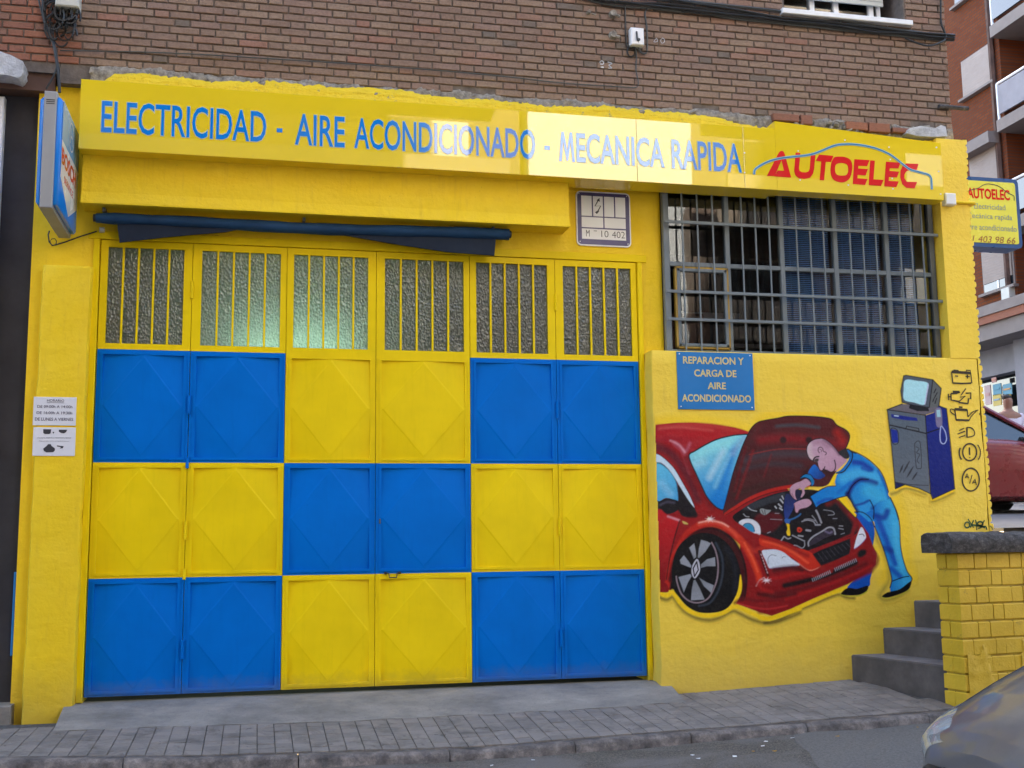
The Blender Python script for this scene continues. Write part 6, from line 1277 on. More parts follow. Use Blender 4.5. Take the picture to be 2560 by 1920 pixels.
# raised bonnet
hood = Mm((640, 432), (660, 405), (690, 382), (740, 370), (800, 360), (850, 350), (950, 350), (1040, 356), (1092, 368), (1118, 398), (1166, 424), (1187, 450), (1184, 485), (1150, 560), (1110, 660), (1060, 730), (960, 735), (870, 740), (760, 762), (650, 802), (570, 852), (508, 888), (498, 860), (520, 780), (550, 660), (590, 545), (615, 480))
cv.fill(hood, k_(100, 38, 42), grad=(Mm((900, 360))[0], Mm((700, 860))[0], k_(88, 40, 44))); hm = cv.mask(hood)
for pts, w_, c_, a_ in ((Mm((700, 480), (800, 470), (950, 478), (1150, 510)), 42, k_(150, 32, 42), .8), (Mm((1120, 440), (1150, 480)), 40, k_(190, 45, 32), .7), (Mm((790, 405), (900, 398), (1020, 412)), 17, k_(84, 84, 90), .9),
                      (Mm((620, 590), (720, 560), (860, 555), (960, 560)), 40, k_(84, 76, 84), .8), (Mm((600, 640), (760, 610), (920, 620)), 30, k_(76, 66, 74), .8), (Mm((570, 720), (700, 690), (860, 680)), 34, k_(92, 44, 44), .8), (Mm((560, 780), (700, 730), (840, 710)), 30, k_(74, 46, 42), .7),
                      (Mm((660, 540), (620, 660), (570, 800)), 14, k_(148, 34, 40), .6), (Mm((760, 560), (720, 680)), 10, k_(140, 36, 46), .5), (Mm((640, 560), (800, 530), (960, 530)), 5, k_(165, 60, 55), .8), (Mm((700, 400), (660, 470)), 18, k_(112, 30, 40), .6), (Mm((960, 660), (1080, 640)), 50, k_(58, 36, 36), .8), (Mm((620, 520), (560, 760)), 12, k_(120, 28, 38), .7)):
    cv.stroke(pts, w_ / 2.183, c_, a_, w_ / 2.4, clip=hm)
for cx_, cy_ in ((825, 480), (966, 480)): 
    c0, = Mm((cx_, cy_)); cv.fill([(c0[0] + 8.5 * math.cos(t), c0[1] + 8.5 * math.sin(t)) for t in fr(0, 5.6, 9)], k_(66, 34, 40), soft=5)
cv.stroke(Mm((640, 432), (660, 405), (690, 382), (740, 370), (800, 360), (850, 350), (950, 350), (1040, 356), (1092, 368), (1118, 398), (1166, 424), (1187, 450), (1184, 485), (1165, 530)), 2.4, k_(26, 16, 20), 1, 1.5)
cv.stroke(Mm((640, 436), (600, 520), (555, 650), (520, 780), (500, 860)), 2.2, k_(30, 16, 50), .9, 1.5)
cv.stroke(Mm((512, 884), (570, 846), (650, 797), (760, 755), (870, 734), (960, 728)), 8.5, k_(192, 44, 34), 1, 3); cv.stroke(Mm((512, 890), (570, 856), (650, 809), (760, 768), (870, 748), (960, 742)), 2, k_(60, 10, 14), .8, 2)
# engine bay
bay = Mm((548, 905), (600, 858), (690, 806), (800, 768), (900, 752), (1010, 755), (1110, 800), (1180, 850), (1226, 900), (1236, 960), (1212, 1000), (1110, 1030), (1000, 1070), (945, 1082), (850, 1040), (720, 1000), (620, 958))
cv.fill(bay, k_(30, 22, 30)); bm_ = cv.mask(bay)
cv.fill(E((-60, 330), (120, 290), (330, 300), (400, 420), (330, 520), (200, 620), (40, 640), (-120, 520)), k_(102, 22, 34), soft=8, clip=bm_); cv.stroke(E((1180, 120), (1330, 60), (1500, 240), (1640, 420), (1700, 560)), 17, k_(122, 26, 30), .9, 9, clip=bm_); cv.stroke(E((1560, 320), (1700, 480)), 10, k_(150, 30, 34), .8, 6)
cv.fill(E((-380, 180), (-100, 100), (200, 0), (420, -60), (420, 60), (200, 120), (0, 190), (-200, 250)), k_(62, 66, 74), soft=5, clip=bm_)
wg = k_(205, 208, 214)
for pts, w_ in ((E((320, 140), (370, 190)), 3.5), (E((350, 60), (400, 120)), 3.5), (E((380, 0), (410, 60)), 2.5), (E((260, 180), (285, 210)), 3), (E((340, 210), (385, 240)), 3.5)): cv.stroke(pts, w_, wg, .9, 1.5)
cv.fill(E((0, 230), (40, 215), (110, 235), (190, 250), (100, 325), (50, 320), (10, 290)), k_(155, 160, 160)); cv.stroke(E((30, 240), (60, 310)), 1.6, k_(60, 60, 60)); cv.stroke(E((80, 240), (90, 320)), 1.6, k_(60, 60, 60))
cap_ = Cc((1140, 285), (1190, 245), (1270, 235), (1350, 265), (1405, 330), (1412, 435), (1360, 420), (1330, 415), (1200, 330)); cv.fill(cap_, k_(222, 224, 232)); cv.fill(Cc((1195, 320), (1225, 295), (1280, 295), (1325, 335), (1340, 395), (1300, 400), (1240, 360)), k_(60, 150, 190)); cv.stroke(Cc((1195, 320), (1225, 295), (1280, 295), (1325, 335), (1340, 395)), 1.6, k_(30, 60, 90))
cv.stroke(Cc((1255, 90), (1300, 125), (1365, 140)), 2, wg, .8); cv.stroke(Cc((1200, 175), (1230, 205), (1270, 212)), 2, wg, .7)
for pts, w_ in ((E((725, 440), (820, 415), (920, 440), (955, 490)), 3), (E((760, 405), (860, 395), (960, 430)), 1.6), (E((900, 340), (950, 400), (990, 470)), 2), (E((960, 500), (1040, 498)), 4), (E((970, 250), (1010, 330), (1060, 460)), 4.5), (E((1100, 240), (1180, 250), (1260, 270), (1280, 320), (1180, 330)), 1.6), (E((1260, 390), (1330, 390)), 1.6), (E((1370, 515), (1430, 520)), 2.2), (E((1360, 560), (1440, 575)), 2.2), (E((1400, 660), (1460, 640)), 1.6), (E((800, 590), (870, 600)), 5), (E((665, 685), (740, 695)), 4),
                (E((840, 860), (840, 790), (920, 700), (1060, 620), (1180, 545), (1270, 560), (1300, 660)), 4), (E((560, 680), (770, 780)), 3), (E((590, 850), (640, 860), (725, 900), (770, 860), (770, 800)), 2.4), (E((370, 765), (415, 700)), 3.5), (E((430, 705), (480, 740), (530, 725)), 3), (E((130, 640), (180, 620)), 2), (E((260, 300), (330, 300)), 1.6), (E((180, 400), (380, 410)), 1.4)):
    cv.stroke(pts, w_, k_(178, 178, 186), .85, 1.6)
cv.fill(E((860, 860), (870, 790), (960, 700), (1100, 610), (1200, 570), (1270, 600), (1270, 660), (1100, 740), (960, 820)), k_(66, 58, 72)); cv.stroke(E((1130, 610), (1200, 640), (1240, 620)), 4, k_(140, 130, 160), .8, 4)
cv.fill([(p[0], p[1]) for p in E((640, 580), (650, 545), (685, 540), (725, 565), (725, 600), (690, 630), (650, 615))], k_(205, 70, 48)); cv.fill(E((665, 585), (685, 570), (700, 590), (685, 610)), k_(120, 20, 16))
# wing, arch and nose
cv.fill(Cc((235, 1090), (250, 850), (330, 600), (460, 430), (620, 345), (800, 325), (980, 390), (1120, 540), (1215, 760), (1250, 1000), (1220, 1230), (1175, 1180), (1120, 1200), (700, 1250), (330, 1130)), k_(30, 12, 16), soft=4)
cv.stroke(Cc((230, 1090), (255, 900), (330, 700), (440, 500), (560, 370), (720, 300), (880, 310), (1050, 400), (1180, 530), (1290, 700), (1380, 900), (1400, 1010)), 17, k_(198, 48, 36), 1, 6)
cv.stroke(Cc((640, 300), (780, 275), (920, 300), (1050, 385), (1160, 500)), 9, k_(228, 96, 70), .9, 7); cv.stroke(Cc((1140, 470), (1260, 640), (1350, 850), (1400, 980)), 12, k_(222, 74, 40), .95, 8)
cv.stroke(Cc((290, 1000), (340, 780), (430, 600), (560, 460), (720, 400), (880, 425), (1030, 540), (1130, 700), (1180, 900), (1190, 1120), (1180, 1230)), 15, k_(84, 18, 26), .95, 7)
cv.fill(Cc((104, 170), (250, 190), (400, 250), (350, 400), (300, 620), (240, 850), (200, 1060), (125, 1040)), k_(196, 34, 44), soft=4, grad=(Cc((150, 300))[0], Cc((200, 1000))[0], k_(150, 26, 34))); cv.stroke(Cc((250, 205), (390, 255)), 5, k_(220, 170, 180), .8, 4); cv.stroke(Cc((398, 262), (340, 450), (280, 700), (230, 1000)), 3, k_(60, 20, 24), .9, 3)
cv.fill(Cc((130, 1040), (230, 1050), (260, 1150), (170, 1160), (130, 1140)), k_(150, 22, 30)); cv.fill(Cc((430, 265), (480, 280), (505, 305), (450, 300)), k_(210, 190, 110))
tyre = Cc((300, 960), (310, 800), (350, 650), (430, 530), (560, 440), (720, 412), (880, 455), (1010, 560), (1100, 700), (1155, 860), (1168, 1000), (1130, 1130), (1070, 1270), (980, 1370), (840, 1415), (640, 1412), (490, 1335), (380, 1210), (320, 1120))
cv.fill(tyre, k_(20, 19, 24)); cv.stroke(Cc((980, 600), (1070, 760), (1100, 950), (1080, 1150)), 10, k_(36, 40, 54), .8, 10); cv.stroke(Cc((850, 540), (925, 700), (940, 900), (890, 1120), (780, 1290), (640, 1330)), 4, k_(84, 96, 112), .7, 5)
cv.stroke(Cc((800, 535), (850, 640), (880, 800), (870, 980), (820, 1130), (750, 1240), (640, 1290), (520, 1270), (420, 1180), (370, 1050), (355, 960)), 3.6, k_(160, 142, 150), 1, 2)
sg_ = k_(128, 132, 138)
for q in ([(665, 500), (740, 520), (790, 545), (720, 650), (640, 730), (625, 720), (640, 600)], [(518, 600), (580, 542), (600, 640), (605, 720), (575, 740)], [(400, 755), (450, 695), (510, 770), (545, 825), (540, 852), (410, 800)], [(662, 812), (740, 745), (842, 718), (848, 832), (740, 832), (662, 855)], [(382, 968), (532, 930), (548, 958), (500, 1040), (450, 1162)], [(572, 1010), (592, 1000), (650, 1110), (712, 1250), (540, 1262), (550, 1120)], [(640, 975), (740, 1035), (828, 1072), (795, 1168), (700, 1080)]):
    P_ = Cc(*q); cx_ = sum(p[0] for p in P_) / len(P_); cv.fill(P_, sg_, smooth=False, grad=(Cc((600, 870))[0], P_[len(P_) // 2], k_(160, 164, 172))); cv.stroke([P_[0], P_[-1]], 1.4, k_(80, 80, 90), .6)
cv.fill(Cc((612, 740), (648, 800), (650, 900), (592, 985), (550, 930), (555, 830)), k_(200, 200, 210)); cv.stroke(Cc((612, 775), (568, 860), (585, 960), (632, 880), (612, 775)), 3, k_(24, 22, 30), 1, 1.4, smooth=False)
cv.fill(Cc((1160, 935), (1182, 1060), (1165, 1180), (1100, 1290), (1060, 1330), (1130, 1130)), HY)
nose = D((0, 455), (130, 480), (300, 540), (430, 600), (560, 625), (680, 690), (768, 820), (740, 845), (630, 885), (560, 850), (440, 745), (250, 645), (80, 590), (0, 560)); cv.fill(nose, k_(214, 60, 34), grad=(D((150, 520))[0], D((640, 870))[0], k_(208, 58, 36))); cv.stroke(D((-100, 440), (60, 475), (250, 540), (430, 625), (600, 700)), 9, k_(150, 28, 28), .8, 8); cv.stroke(D((480, 790), (620, 885), (760, 838)), 2.6, k_(235, 150, 130), .8, 2)
cv.stroke(Cc((1150, 480), (1300, 620), (1350, 640), (1500, 590), (1700, 600), (1850, 680)), 10, k_(206, 66, 44), .7, 9)
cv.fill(D((660, 680), (780, 620), (900, 575), (1135, 480), (1140, 600), (1120, 680), (1000, 735), (800, 825), (770, 832), (700, 740)), k_(34, 32, 40), smooth=False, soft=3)
for i in range(8): cv.stroke(D((730 + i * 50, 670 - i * 19), (800 + i * 48, 770 - i * 25)), 1.3, k_(90, 88, 98), .8)
cv.stroke(D((640, 640), (900, 540), (1160, 430)), 5, k_(150, 28, 34), .9, 4); cv.stroke(D((760, 850), (1000, 760), (1200, 660), (1290, 560)), 8, k_(160, 34, 30), .9, 5); cv.stroke(D((1200, 300), (1160, 450), (1180, 620)), 9, k_(150, 30, 34), .9, 6)
cv.fill(Cc((1430, 645), (1500, 625), (1600, 622), (1700, 655), (1800, 735), (1905, 822), (1700, 842), (1600, 857), (1525, 857), (1485, 775)), k_(218, 226, 236)); cv.stroke(Cc((1510, 800), (1510, 730), (1550, 690), (1610, 700)), 1.6, k_(140, 150, 165)); cv.stroke(Cc((1685, 730), (1700, 712), (1730, 715)), 1.6, k_(140, 150, 165)); cv.stroke(Cc((1530, 860), (1700, 845), (1890, 825)), 1.8, k_(120, 60, 130), .8)
cv.stroke(Cc((1400, 645), (1430, 740), (1470, 850), (1510, 955)), 7, k_(96, 18, 26), 1, 3)
for t in fr(0, 1, 7): p = (1420 + 75 * t, 680 + 220 * t); cv.stroke(Cc(p, (p[0] + 8, p[1] + 18)), 2, k_(220, 190, 195), .9)
cv.fill(D((1272, 340), (1312, 395), (1330, 480), (1260, 560), (1185, 614), (1200, 520), (1232, 420)), k_(226, 230, 240)); cv.stroke(D((1245, 435), (1290, 430), (1310, 455)), 1.8, k_(60, 60, 70)); cv.stroke(D((1185, 614), (1260, 565), (1330, 485)), 1.8, k_(140, 60, 150), .8)
cv.stroke(D((180, 880), (420, 850), (560, 900)), 12, k_(70, 14, 22), .8, 10); cv.stroke(D((90, 985), (250, 975), (420, 930), (560, 920)), 7, k_(196, 40, 40), .7, 7)
cv.stroke(D((310, 1075), (430, 1050), (560, 1020), (800, 960), (1000, 880), (1200, 790)), 13, k_(24, 20, 24), .95, 7); cv.fill(D((1230, 660), (1270, 625), (1330, 630), (1330, 680), (1270, 720), (1230, 710)), k_(24, 18, 20), soft=6); cv.stroke(D((560, 900), (700, 960), (900, 900)), 5, k_(165, 32, 30), .9, 4)
r_ = random.Random(2)
for i in range(26):
    t = i / 25; 
    if 0.42 < t < 0.5: continue
    x_, y_ = 655 + 545 * t, 1005 - 250 * t; cv.stroke(D((x_, y_ - 18), (x_ + 12, y_ + 18)), 1.8, k_(170, 180, 190), .9)
cv.stroke(D((60, 1180), (300, 1160), (600, 1090), (900, 990), (1150, 890), (1330, 800)), 11, k_(108, 22, 28), .8, 9); cv.stroke(D((0, 1290), (250, 1260), (550, 1170), (900, 1050), (1200, 930), (1400, 830)), 7, k_(176, 34, 34), .9, 6); cv.stroke(D((0, 1400), (200, 1370), (500, 1260), (900, 1100), (1180, 990), (1390, 890)), 12, k_(150, 22, 30), .9, 8)
cv.stroke(D((1440, 660), (1478, 740), (1450, 830), (1380, 900)), 9, k_(140, 44, 48), .8, 7); cv.stroke(Cc((1095, 1290), (1200, 1240), (1400, 1270), (1700, 1260)), 7, k_(120, 26, 34), .8, 7); cv.stroke(Cc((1360, 1080), (1400, 1010), (1460, 975)), 3, k_(210, 170, 170), .7, 3)
for c_ in (Cc((780, 240)), Cc((1490, 1010))):
    (cx_, cy_), = c_
    for a_ in (0.2, 1.0, 1.9, 2.7): cv.stroke([(cx_ - 13 * math.cos(a_), cy_ - 9 * math.sin(a_)), (cx_ + 13 * math.cos(a_), cy_ + 9 * math.sin(a_))], 1.8, k_(240, 225, 230), .7, 2, taper=True)
    cv.fill([(cx_ + 6 * math.cos(t), cy_ + 3 * math.sin(t)) for t in fr(0, 5.6, 9)], k_(245, 235, 240), soft=6, alpha=.8)
cv.stroke(A((260, 400), (520, 375), (800, 400), (1000, 420)), 5, k_(228, 120, 110), .5, 7); cv.stroke(A((420, 560), (540, 620), (620, 720)), 4, k_(236, 190, 200), .6, 5)
cv.stroke(Cc((640, 285), (780, 262), (920, 285), (1010, 335)), 3, k_(255, 205, 190), .8, 4); cv.stroke(Cc((1210, 540), (1310, 720), (1380, 900)), 4, k_(245, 120, 80), .7, 5)
cv.stroke(D((40, 520), (220, 565), (420, 660), (600, 790)), 5, k_(245, 110, 70), .7, 6); cv.stroke(Cc((1120, 1300), (1300, 1345), (1500, 1370), (1750, 1330)), 4, k_(205, 60, 60), .8, 4)
cv.stroke(Cc((1390, 1050), (1440, 1120), (1560, 1160)), 8, k_(190, 40, 38), .7, 9); cv.stroke(Cc((1390, 1180), (1600, 1220), (1850, 1180)), 9, k_(70, 12, 18), .7, 9)
# mechanic
SK, SKL, INK = k_(200, 162, 180), k_(214, 188, 188), k_(12, 14, 40)
cv.fill(B((1035, 1020), (1055, 1060), (1040, 1110), (985, 1185), (945, 1182), (980, 1110)), HY); cv.fill(B((1075, 1365), (1170, 1338), (1215, 1400), (1260, 1475), (1300, 1540), (1336, 1592), (1320, 1622), (1270, 1575), (1180, 1480)), HY); cv.stroke(B((1075, 1365), (1180, 1480), (1270, 1575), (1320, 1622), (1340, 1590)), 2.2, INK, .9)
cv.fill(B((740, 895), (800, 930), (860, 1000), (900, 1050), (820, 1095), (720, 1065), (662, 1012)), k_(20, 120, 205), grad=(B((740, 930))[0], B((870, 1070))[0], k_(40, 70, 140)))
cv.fill(B((555, 1092), (580, 1055), (640, 1028), (705, 1045), (745, 1110), (742, 1160), (715, 1188), (695, 1150), (660, 1095), (600, 1080)), k_(25, 135, 190)); cv.stroke(B((560, 1092), (620, 1075), (690, 1110), (705, 1185)), 3, INK, 1, 1.6); cv.stroke(B((565, 1070), (620, 1022), (700, 1035), (745, 1100)), 2.2, INK, .9, 1.5)
cv.fill(B((560, 1125), (640, 1090), (705, 1160), (640, 1200), (612, 1235), (618, 1290), (580, 1345), (558, 1335), (585, 1270), (560, 1225), (510, 1240), (488, 1290), (492, 1340), (512, 1385), (450, 1350), (410, 1275), (425, 1200), (490, 1150)), SK); cv.stroke(B((412, 1240), (418, 1290), (450, 1350)), 1.8, k_(80, 40, 60), .8); cv.stroke(B((440, 1290), (470, 1350)), 1.6, k_(120, 70, 90), .8); cv.stroke(B((492, 1260), (500, 1240), (550, 1225)), 1.6, k_(80, 40, 60), .8)
can = B((345, 1320), (400, 1295), (450, 1350), (510, 1388), (545, 1340), (560, 1370), (520, 1400), (480, 1425), (470, 1490), (420, 1590), (380, 1650), (345, 1650), (325, 1500)); cv.fill(can, k_(46, 56, 104), grad=(B((350, 1340))[0], B((380, 1640))[0], k_(52, 78, 150))); cv.stroke(can, 2, k_(16, 16, 40), .8, 1.4, closed=True); cv.fill(B((490, 1255), (540, 1235), (575, 1270), (560, 1340), (515, 1380), (490, 1330)), k_(40, 42, 74))
cv.fill(B((472, 1430), (560, 1385), (640, 1368), (690, 1385), (712, 1435), (640, 1488), (550, 1512), (522, 1558), (490, 1545), (478, 1480)), SK); cv.stroke(B((475, 1445), (480, 1490), (490, 1548), (520, 1558), (550, 1512), (640, 1490)), 1.8, k_(90, 40, 60), .8)
cv.fill(E((425, 400), (520, 400), (525, 430), (500, 480), (450, 480)), k_(60, 110, 180)); cv.fill(E((448, 478), (505, 488), (512, 560), (525, 670), (500, 692), (470, 680), (452, 620), (470, 560)), k_(238, 205, 40)); cv.stroke(E((448, 478), (470, 560), (452, 620), (470, 682), (500, 694)), 1.8, INK, .9); cv.stroke(E((520, 410), (600, 380), (670, 340), (700, 310)), 4, k_(60, 120, 170), .9, 2)
tor = B((1185, 678), (1275, 712), (1400, 765), (1520, 845), (1640, 960), (1700, 1060), (1740, 1160), (1775, 1290), (1815, 1400), (1860, 1500), (1920, 1680), (1500, 1680), (1340, 1540), (1290, 1470), (1250, 1390), (1200, 1325), (1080, 1355), (930, 1410), (840, 1440), (775, 1492), (735, 1410), (690, 1332), (760, 1290), (860, 1230), (940, 1198), (1045, 1190), (1035, 1130), (1060, 1040), (1085, 1010), (1160, 995), (1235, 900), (1262, 800), (1245, 740))
cv.fill(tor, k_(16, 138, 212), smooth=False, grad=(B((1100, 900))[0], B((1600, 1300))[0], k_(52, 162, 222))); tm = cv.mask(tor, smooth=False)
for pts, w_, c_, a_ in ((B((1150, 1080), (1300, 1020), (1500, 1030), (1620, 1080)), 26, k_(88, 190, 234), .8), (B((1300, 860), (1420, 880), (1540, 960)), 12, k_(24, 72, 170), .9), (B((1420, 940), (1500, 970)), 10, k_(30, 90, 180), .8), (B((1220, 1300), (1280, 1180), (1380, 1100), (1500, 1120), (1600, 1150)), 12, k_(34, 44, 140), .9), (B((1210, 1300), (1260, 1420), (1330, 1530)), 12, k_(22, 30, 100), .9), (B((1500, 1250), (1620, 1300), (1720, 1420)), 34, k_(80, 190, 230), .8), (B((1300, 1460), (1420, 1430), (1500, 1390)), 6, k_(20, 70, 160), .8), (B((1660, 1440), (1740, 1420)), 8, k_(24, 60, 150), .8), (B((1640, 980), (1740, 1200), (1800, 1400)), 8, k_(20, 100, 190), .7), (B((1560, 1500), (1680, 1440)), 12, k_(20, 60, 150), .7), (B((800, 1430), (900, 1380), (1000, 1370)), 8, k_(14, 90, 180), .8), (B((1080, 1280), (1250, 1140)), 8, k_(20, 120, 205), .7)):
    cv.stroke(pts, w_, c_, a_, w_ * .6, clip=tm)
leg = D((1330, 160), (1420, 120), (1500, 20), (1640, -20), (1690, 80), (1730, 200), (1755, 350), (1762, 560), (1795, 740), (1850, 900), (1908, 985), (1885, 1050), (1790, 1110), (1640, 1168), (1632, 1100), (1655, 1000), (1620, 850), (1560, 650), (1500, 480), (1445, 330), (1425, 240))
cv.fill(leg, k_(14, 128, 208), smooth=False, grad=(D((1500, 600))[0], D((1720, 560))[0], k_(72, 182, 228))); lm_ = cv.mask(leg, smooth=False)
for pts, w_, c_, a_ in ((D((1460, 200), (1560, 220), (1600, 140)), 14, k_(20, 60, 160), .8), (D((1490, 260), (1560, 430), (1640, 640), (1700, 800)), 13, k_(20, 80, 180), .8), (D((1560, 600), (1650, 640)), 14, k_(24, 60, 150), .7), (D((1650, 860), (1760, 960)), 12, k_(24, 90, 190), .8), (D((1660, 1020), (1800, 970), (1870, 960)), 2.4, INK, 1), (D((1700, 300), (1720, 600), (1790, 850)), 14, k_(90, 195, 235), .7)):
    cv.stroke(pts, w_, c_, a_, w_ * .6, clip=lm_)
cv.fill(D((1532, 1212), (1590, 1165), (1645, 1150), (1760, 1118), (1893, 1020), (1896, 1070), (1860, 1130), (1750, 1185), (1600, 1228)), k_(12, 12, 18)); cv.stroke(D((1532, 1225), (1620, 1240), (1760, 1200), (1870, 1130)), 2, k_(210, 210, 70), .8)
for pts in (D((1190, 150), (1290, 155), (1390, 230), (1440, 340)), D((1640, -20), (1690, 80), (1735, 200), (1758, 350), (1765, 560), (1798, 740), (1852, 900), (1910, 985), (1885, 1050)), D((1440, 330), (1500, 480), (1562, 650), (1622, 850), (1655, 1000), (1632, 1100)), B((1185, 676), (1280, 708), (1405, 762), (1525, 842), (1645, 958), (1705, 1060), (1750, 1180), (1785, 1300), (1820, 1390), (1870, 1500), (1915, 1650)), B((690, 1332), (760, 1288), (860, 1228), (940, 1196), (1045, 1188)), B((690, 1332), (735, 1410), (775, 1492)), B((775, 1492), (840, 1440), (930, 1410), (1080, 1355), (1200, 1325)), B((1200, 1325), (1260, 1400), (1300, 1480), (1345, 1560)), D((1380, 0), (1430, 110), (1425, 240)), B((1220, 1290), (1280, 1180), (1390, 1100), (1500, 1095))): cv.stroke(pts, 2.6, INK, .95, 1.5)
cv.fill(Hh_((1400, 505), (1500, 420), (1600, 395), (1690, 470), (1680, 600), (1560, 620), (1480, 545)), k_(58, 56, 62)); 
head = Hh_((1000, 148), (1100, 165), (1200, 225), (1300, 310), (1390, 415), (1470, 520), (1560, 600), (1640, 640), (1590, 720), (1480, 820), (1410, 880), (1340, 905), (1270, 925), (1200, 905), (1130, 872), (1080, 878), (1035, 892), (1000, 860), (970, 780), (955, 700), (880, 675), (800, 640), (740, 560), (705, 430), (722, 320), (780, 235), (880, 172))
cv.fill(head, k_(204, 172, 188), grad=(Hh_((800, 300))[0], Hh_((1500, 700))[0], k_(200, 160, 180))); hdm = cv.mask(head); cv.stroke(Hh_((760, 300), (760, 480), (820, 600)), 12, k_(218, 200, 200), .7, 10, clip=hdm); cv.stroke(Hh_((900, 230), (1050, 230), (1200, 330)), 14, k_(176, 138, 158), .7, 12, clip=hdm); cv.stroke(Hh_((1100, 180), (1300, 330), (1450, 520)), 5, k_(90, 60, 80), .6, 6, clip=hdm)
cv.stroke(Hh_((1000, 148), (880, 172), (780, 235), (722, 320), (705, 430), (740, 560), (800, 640), (870, 672)), 2.4, k_(34, 18, 36), .95, 1.5); cv.stroke(Hh_((955, 700), (970, 780), (1000, 860), (1035, 892), (1080, 878), (1110, 845), (1125, 800)), 2.4, k_(50, 18, 36), .95, 1.5); cv.stroke(Hh_((1085, 850), (1130, 872), (1180, 885), (1215, 905), (1270, 925), (1330, 900), (1365, 840), (1370, 740), (1345, 650)), 2.6, k_(50, 14, 34), .95, 1.5)
cv.stroke(Hh_((860, 650), (880, 605), (920, 575), (985, 565)), 3.4, k_(34, 22, 30), 1, 1.6); cv.fill(Hh_((870, 650), (920, 610), (980, 615), (975, 670), (920, 700)), k_(86, 74, 78), soft=3); cv.stroke(Hh_((1000, 480), (970, 430), (980, 370), (1030, 350), (1080, 390), (1090, 440), (1150, 470), (1160, 500), (1135, 525)), 2.2, k_(80, 54, 66), .9, 1.6); cv.stroke(Hh_((1010, 400), (1050, 420), (1040, 460)), 1.6, k_(96, 66, 80), .8); cv.stroke(Hh_((990, 150), (1100, 158), (1210, 220), (1310, 310), (1400, 420), (1480, 530)), 2.2, k_(40, 26, 40), .8, 2)
cv.fill(Hh_((1640, 418), (1700, 432), (1752, 470), (1765, 560), (1730, 680), (1640, 820), (1540, 920), (1400, 945), (1380, 925), (1480, 880), (1590, 760), (1670, 640), (1690, 540)), k_(20, 124, 192)); cv.stroke(Hh_((1752, 470), (1765, 560), (1730, 680), (1640, 820), (1540, 925), (1390, 950)), 3, INK, .95, 1.6); cv.stroke(Hh_((1590, 388), (1680, 400), (1752, 465), (1843, 490)), 2.6, INK, .95, 1.5)
cv.build('painted_mural', 'mural of a bald mechanic in blue overalls pouring oil into an open red car', M['mural'], YF - 0.0025)

# diagnostic machine
K = mk(2200, 900, 4.147); cm = Canvas(2208, 925, 2395, 1262, 1.25)
cm.stroke(K((120, 1390), (180, 1370), (250, 1330), (330, 1340), (470, 1390)), 7, shw, .6, 8); cm.stroke(K((540, 1470), (640, 1440), (760, 1380)), 6, shw, .6, 7); cm.stroke(K((160, 1345), (260, 1310), (380, 1330), (530, 1390), (550, 1450), (770, 1350)), 5, HY, .9, 4)
cm.fill(K((75, 510), (230, 455), (620, 480), (690, 500), (470, 570), (90, 520)), k_(122, 116, 124), smooth=False)
cm.fill(K((75, 515), (475, 575), (520, 1390), (400, 1330), (260, 1290), (160, 1335), (120, 900)), k_(104, 116, 128), smooth=False, grad=(K((100, 600))[0], K((480, 1200))[0], k_(116, 124, 134)))
cm.fill(K((470, 575), (560, 545), (610, 470), (690, 505), (775, 1335), (550, 1440), (525, 1380)), k_(32, 52, 142), smooth=False, grad=(K((600, 600))[0], K((700, 1300))[0], k_(28, 44, 130)))
cm.fill(K((115, 560), (380, 600), (392, 632), (250, 622), (120, 595)), k_(32, 52, 150), smooth=False); cm.stroke(K((150, 577), (190, 582)), 2.4, k_(210, 230, 240)); cm.stroke(K((105, 675), (470, 760)), 3, k_(30, 30, 38)); cm.fill(K((275, 685), (400, 710), (405, 740), (270, 712)), k_(110, 118, 126), smooth=False); cm.stroke(K((275, 685), (400, 710), (405, 740), (270, 712)), 1.8, k_(30, 30, 38), closed=True, smooth=False); cm.stroke(K((475, 760), (610, 715)), 3.4, k_(20, 24, 60))
cm.fill(K((112, 715), (180, 730), (190, 855), (130, 860)), k_(36, 60, 160), smooth=False); cm.stroke(K((112, 715), (180, 730), (190, 855), (130, 860)), 1.6, k_(20, 20, 50), closed=True)
cm.stroke(K((358, 870), (385, 842), (418, 870), (430, 1100), (405, 1125), (375, 1100), (358, 870)), 1.6, k_(60, 60, 66)); cm.stroke(K((375, 900), (405, 920), (380, 960), (410, 980), (385, 1040), (405, 1070)), 1.8, k_(60, 60, 66), .8)
for a_, b_ in (((205, 1170), (240, 1085)), ((240, 1170), (305, 1050)), ((280, 1215), (345, 1105)), ((335, 1240), (385, 1165))): cm.stroke(K(a_, b_), 4, k_(54, 54, 60), .9, 2.5, taper=True)
cm.fill(K((160, 1265), (230, 1280), (260, 1290), (160, 1335)), k_(24, 40, 100), smooth=False); cm.stroke(K((160, 1265), (300, 1290), (500, 1300)), 2, k_(60, 60, 70), .8)
cm.fill(K((310, 460), (500, 495), (510, 530), (390, 530), (300, 500)), k_(34, 34, 42), smooth=False)
cm.fill(K((245, 165), (270, 158), (548, 205), (635, 295), (610, 480), (510, 490), (350, 470), (230, 440), (215, 320)), k_(96, 104, 116), smooth=False); cm.fill(K((548, 205), (635, 295), (610, 480), (505, 495)), k_(112, 116, 116), smooth=False)
cm.fill(K((262, 208), (380, 215), (500, 242), (485, 350), (462, 462), (350, 440), (250, 412), (245, 310)), k_(186, 232, 240)); cm.stroke(K((500, 250), (485, 350), (465, 458)), 2.4, k_(200, 200, 230)); 
for a_, b_ in (((560, 340), (580, 300)), ((565, 390), (592, 340)), ((548, 430), (560, 400)), ((570, 450), (585, 400))): cm.stroke(K(a_, b_), 2.4, k_(40, 40, 46))
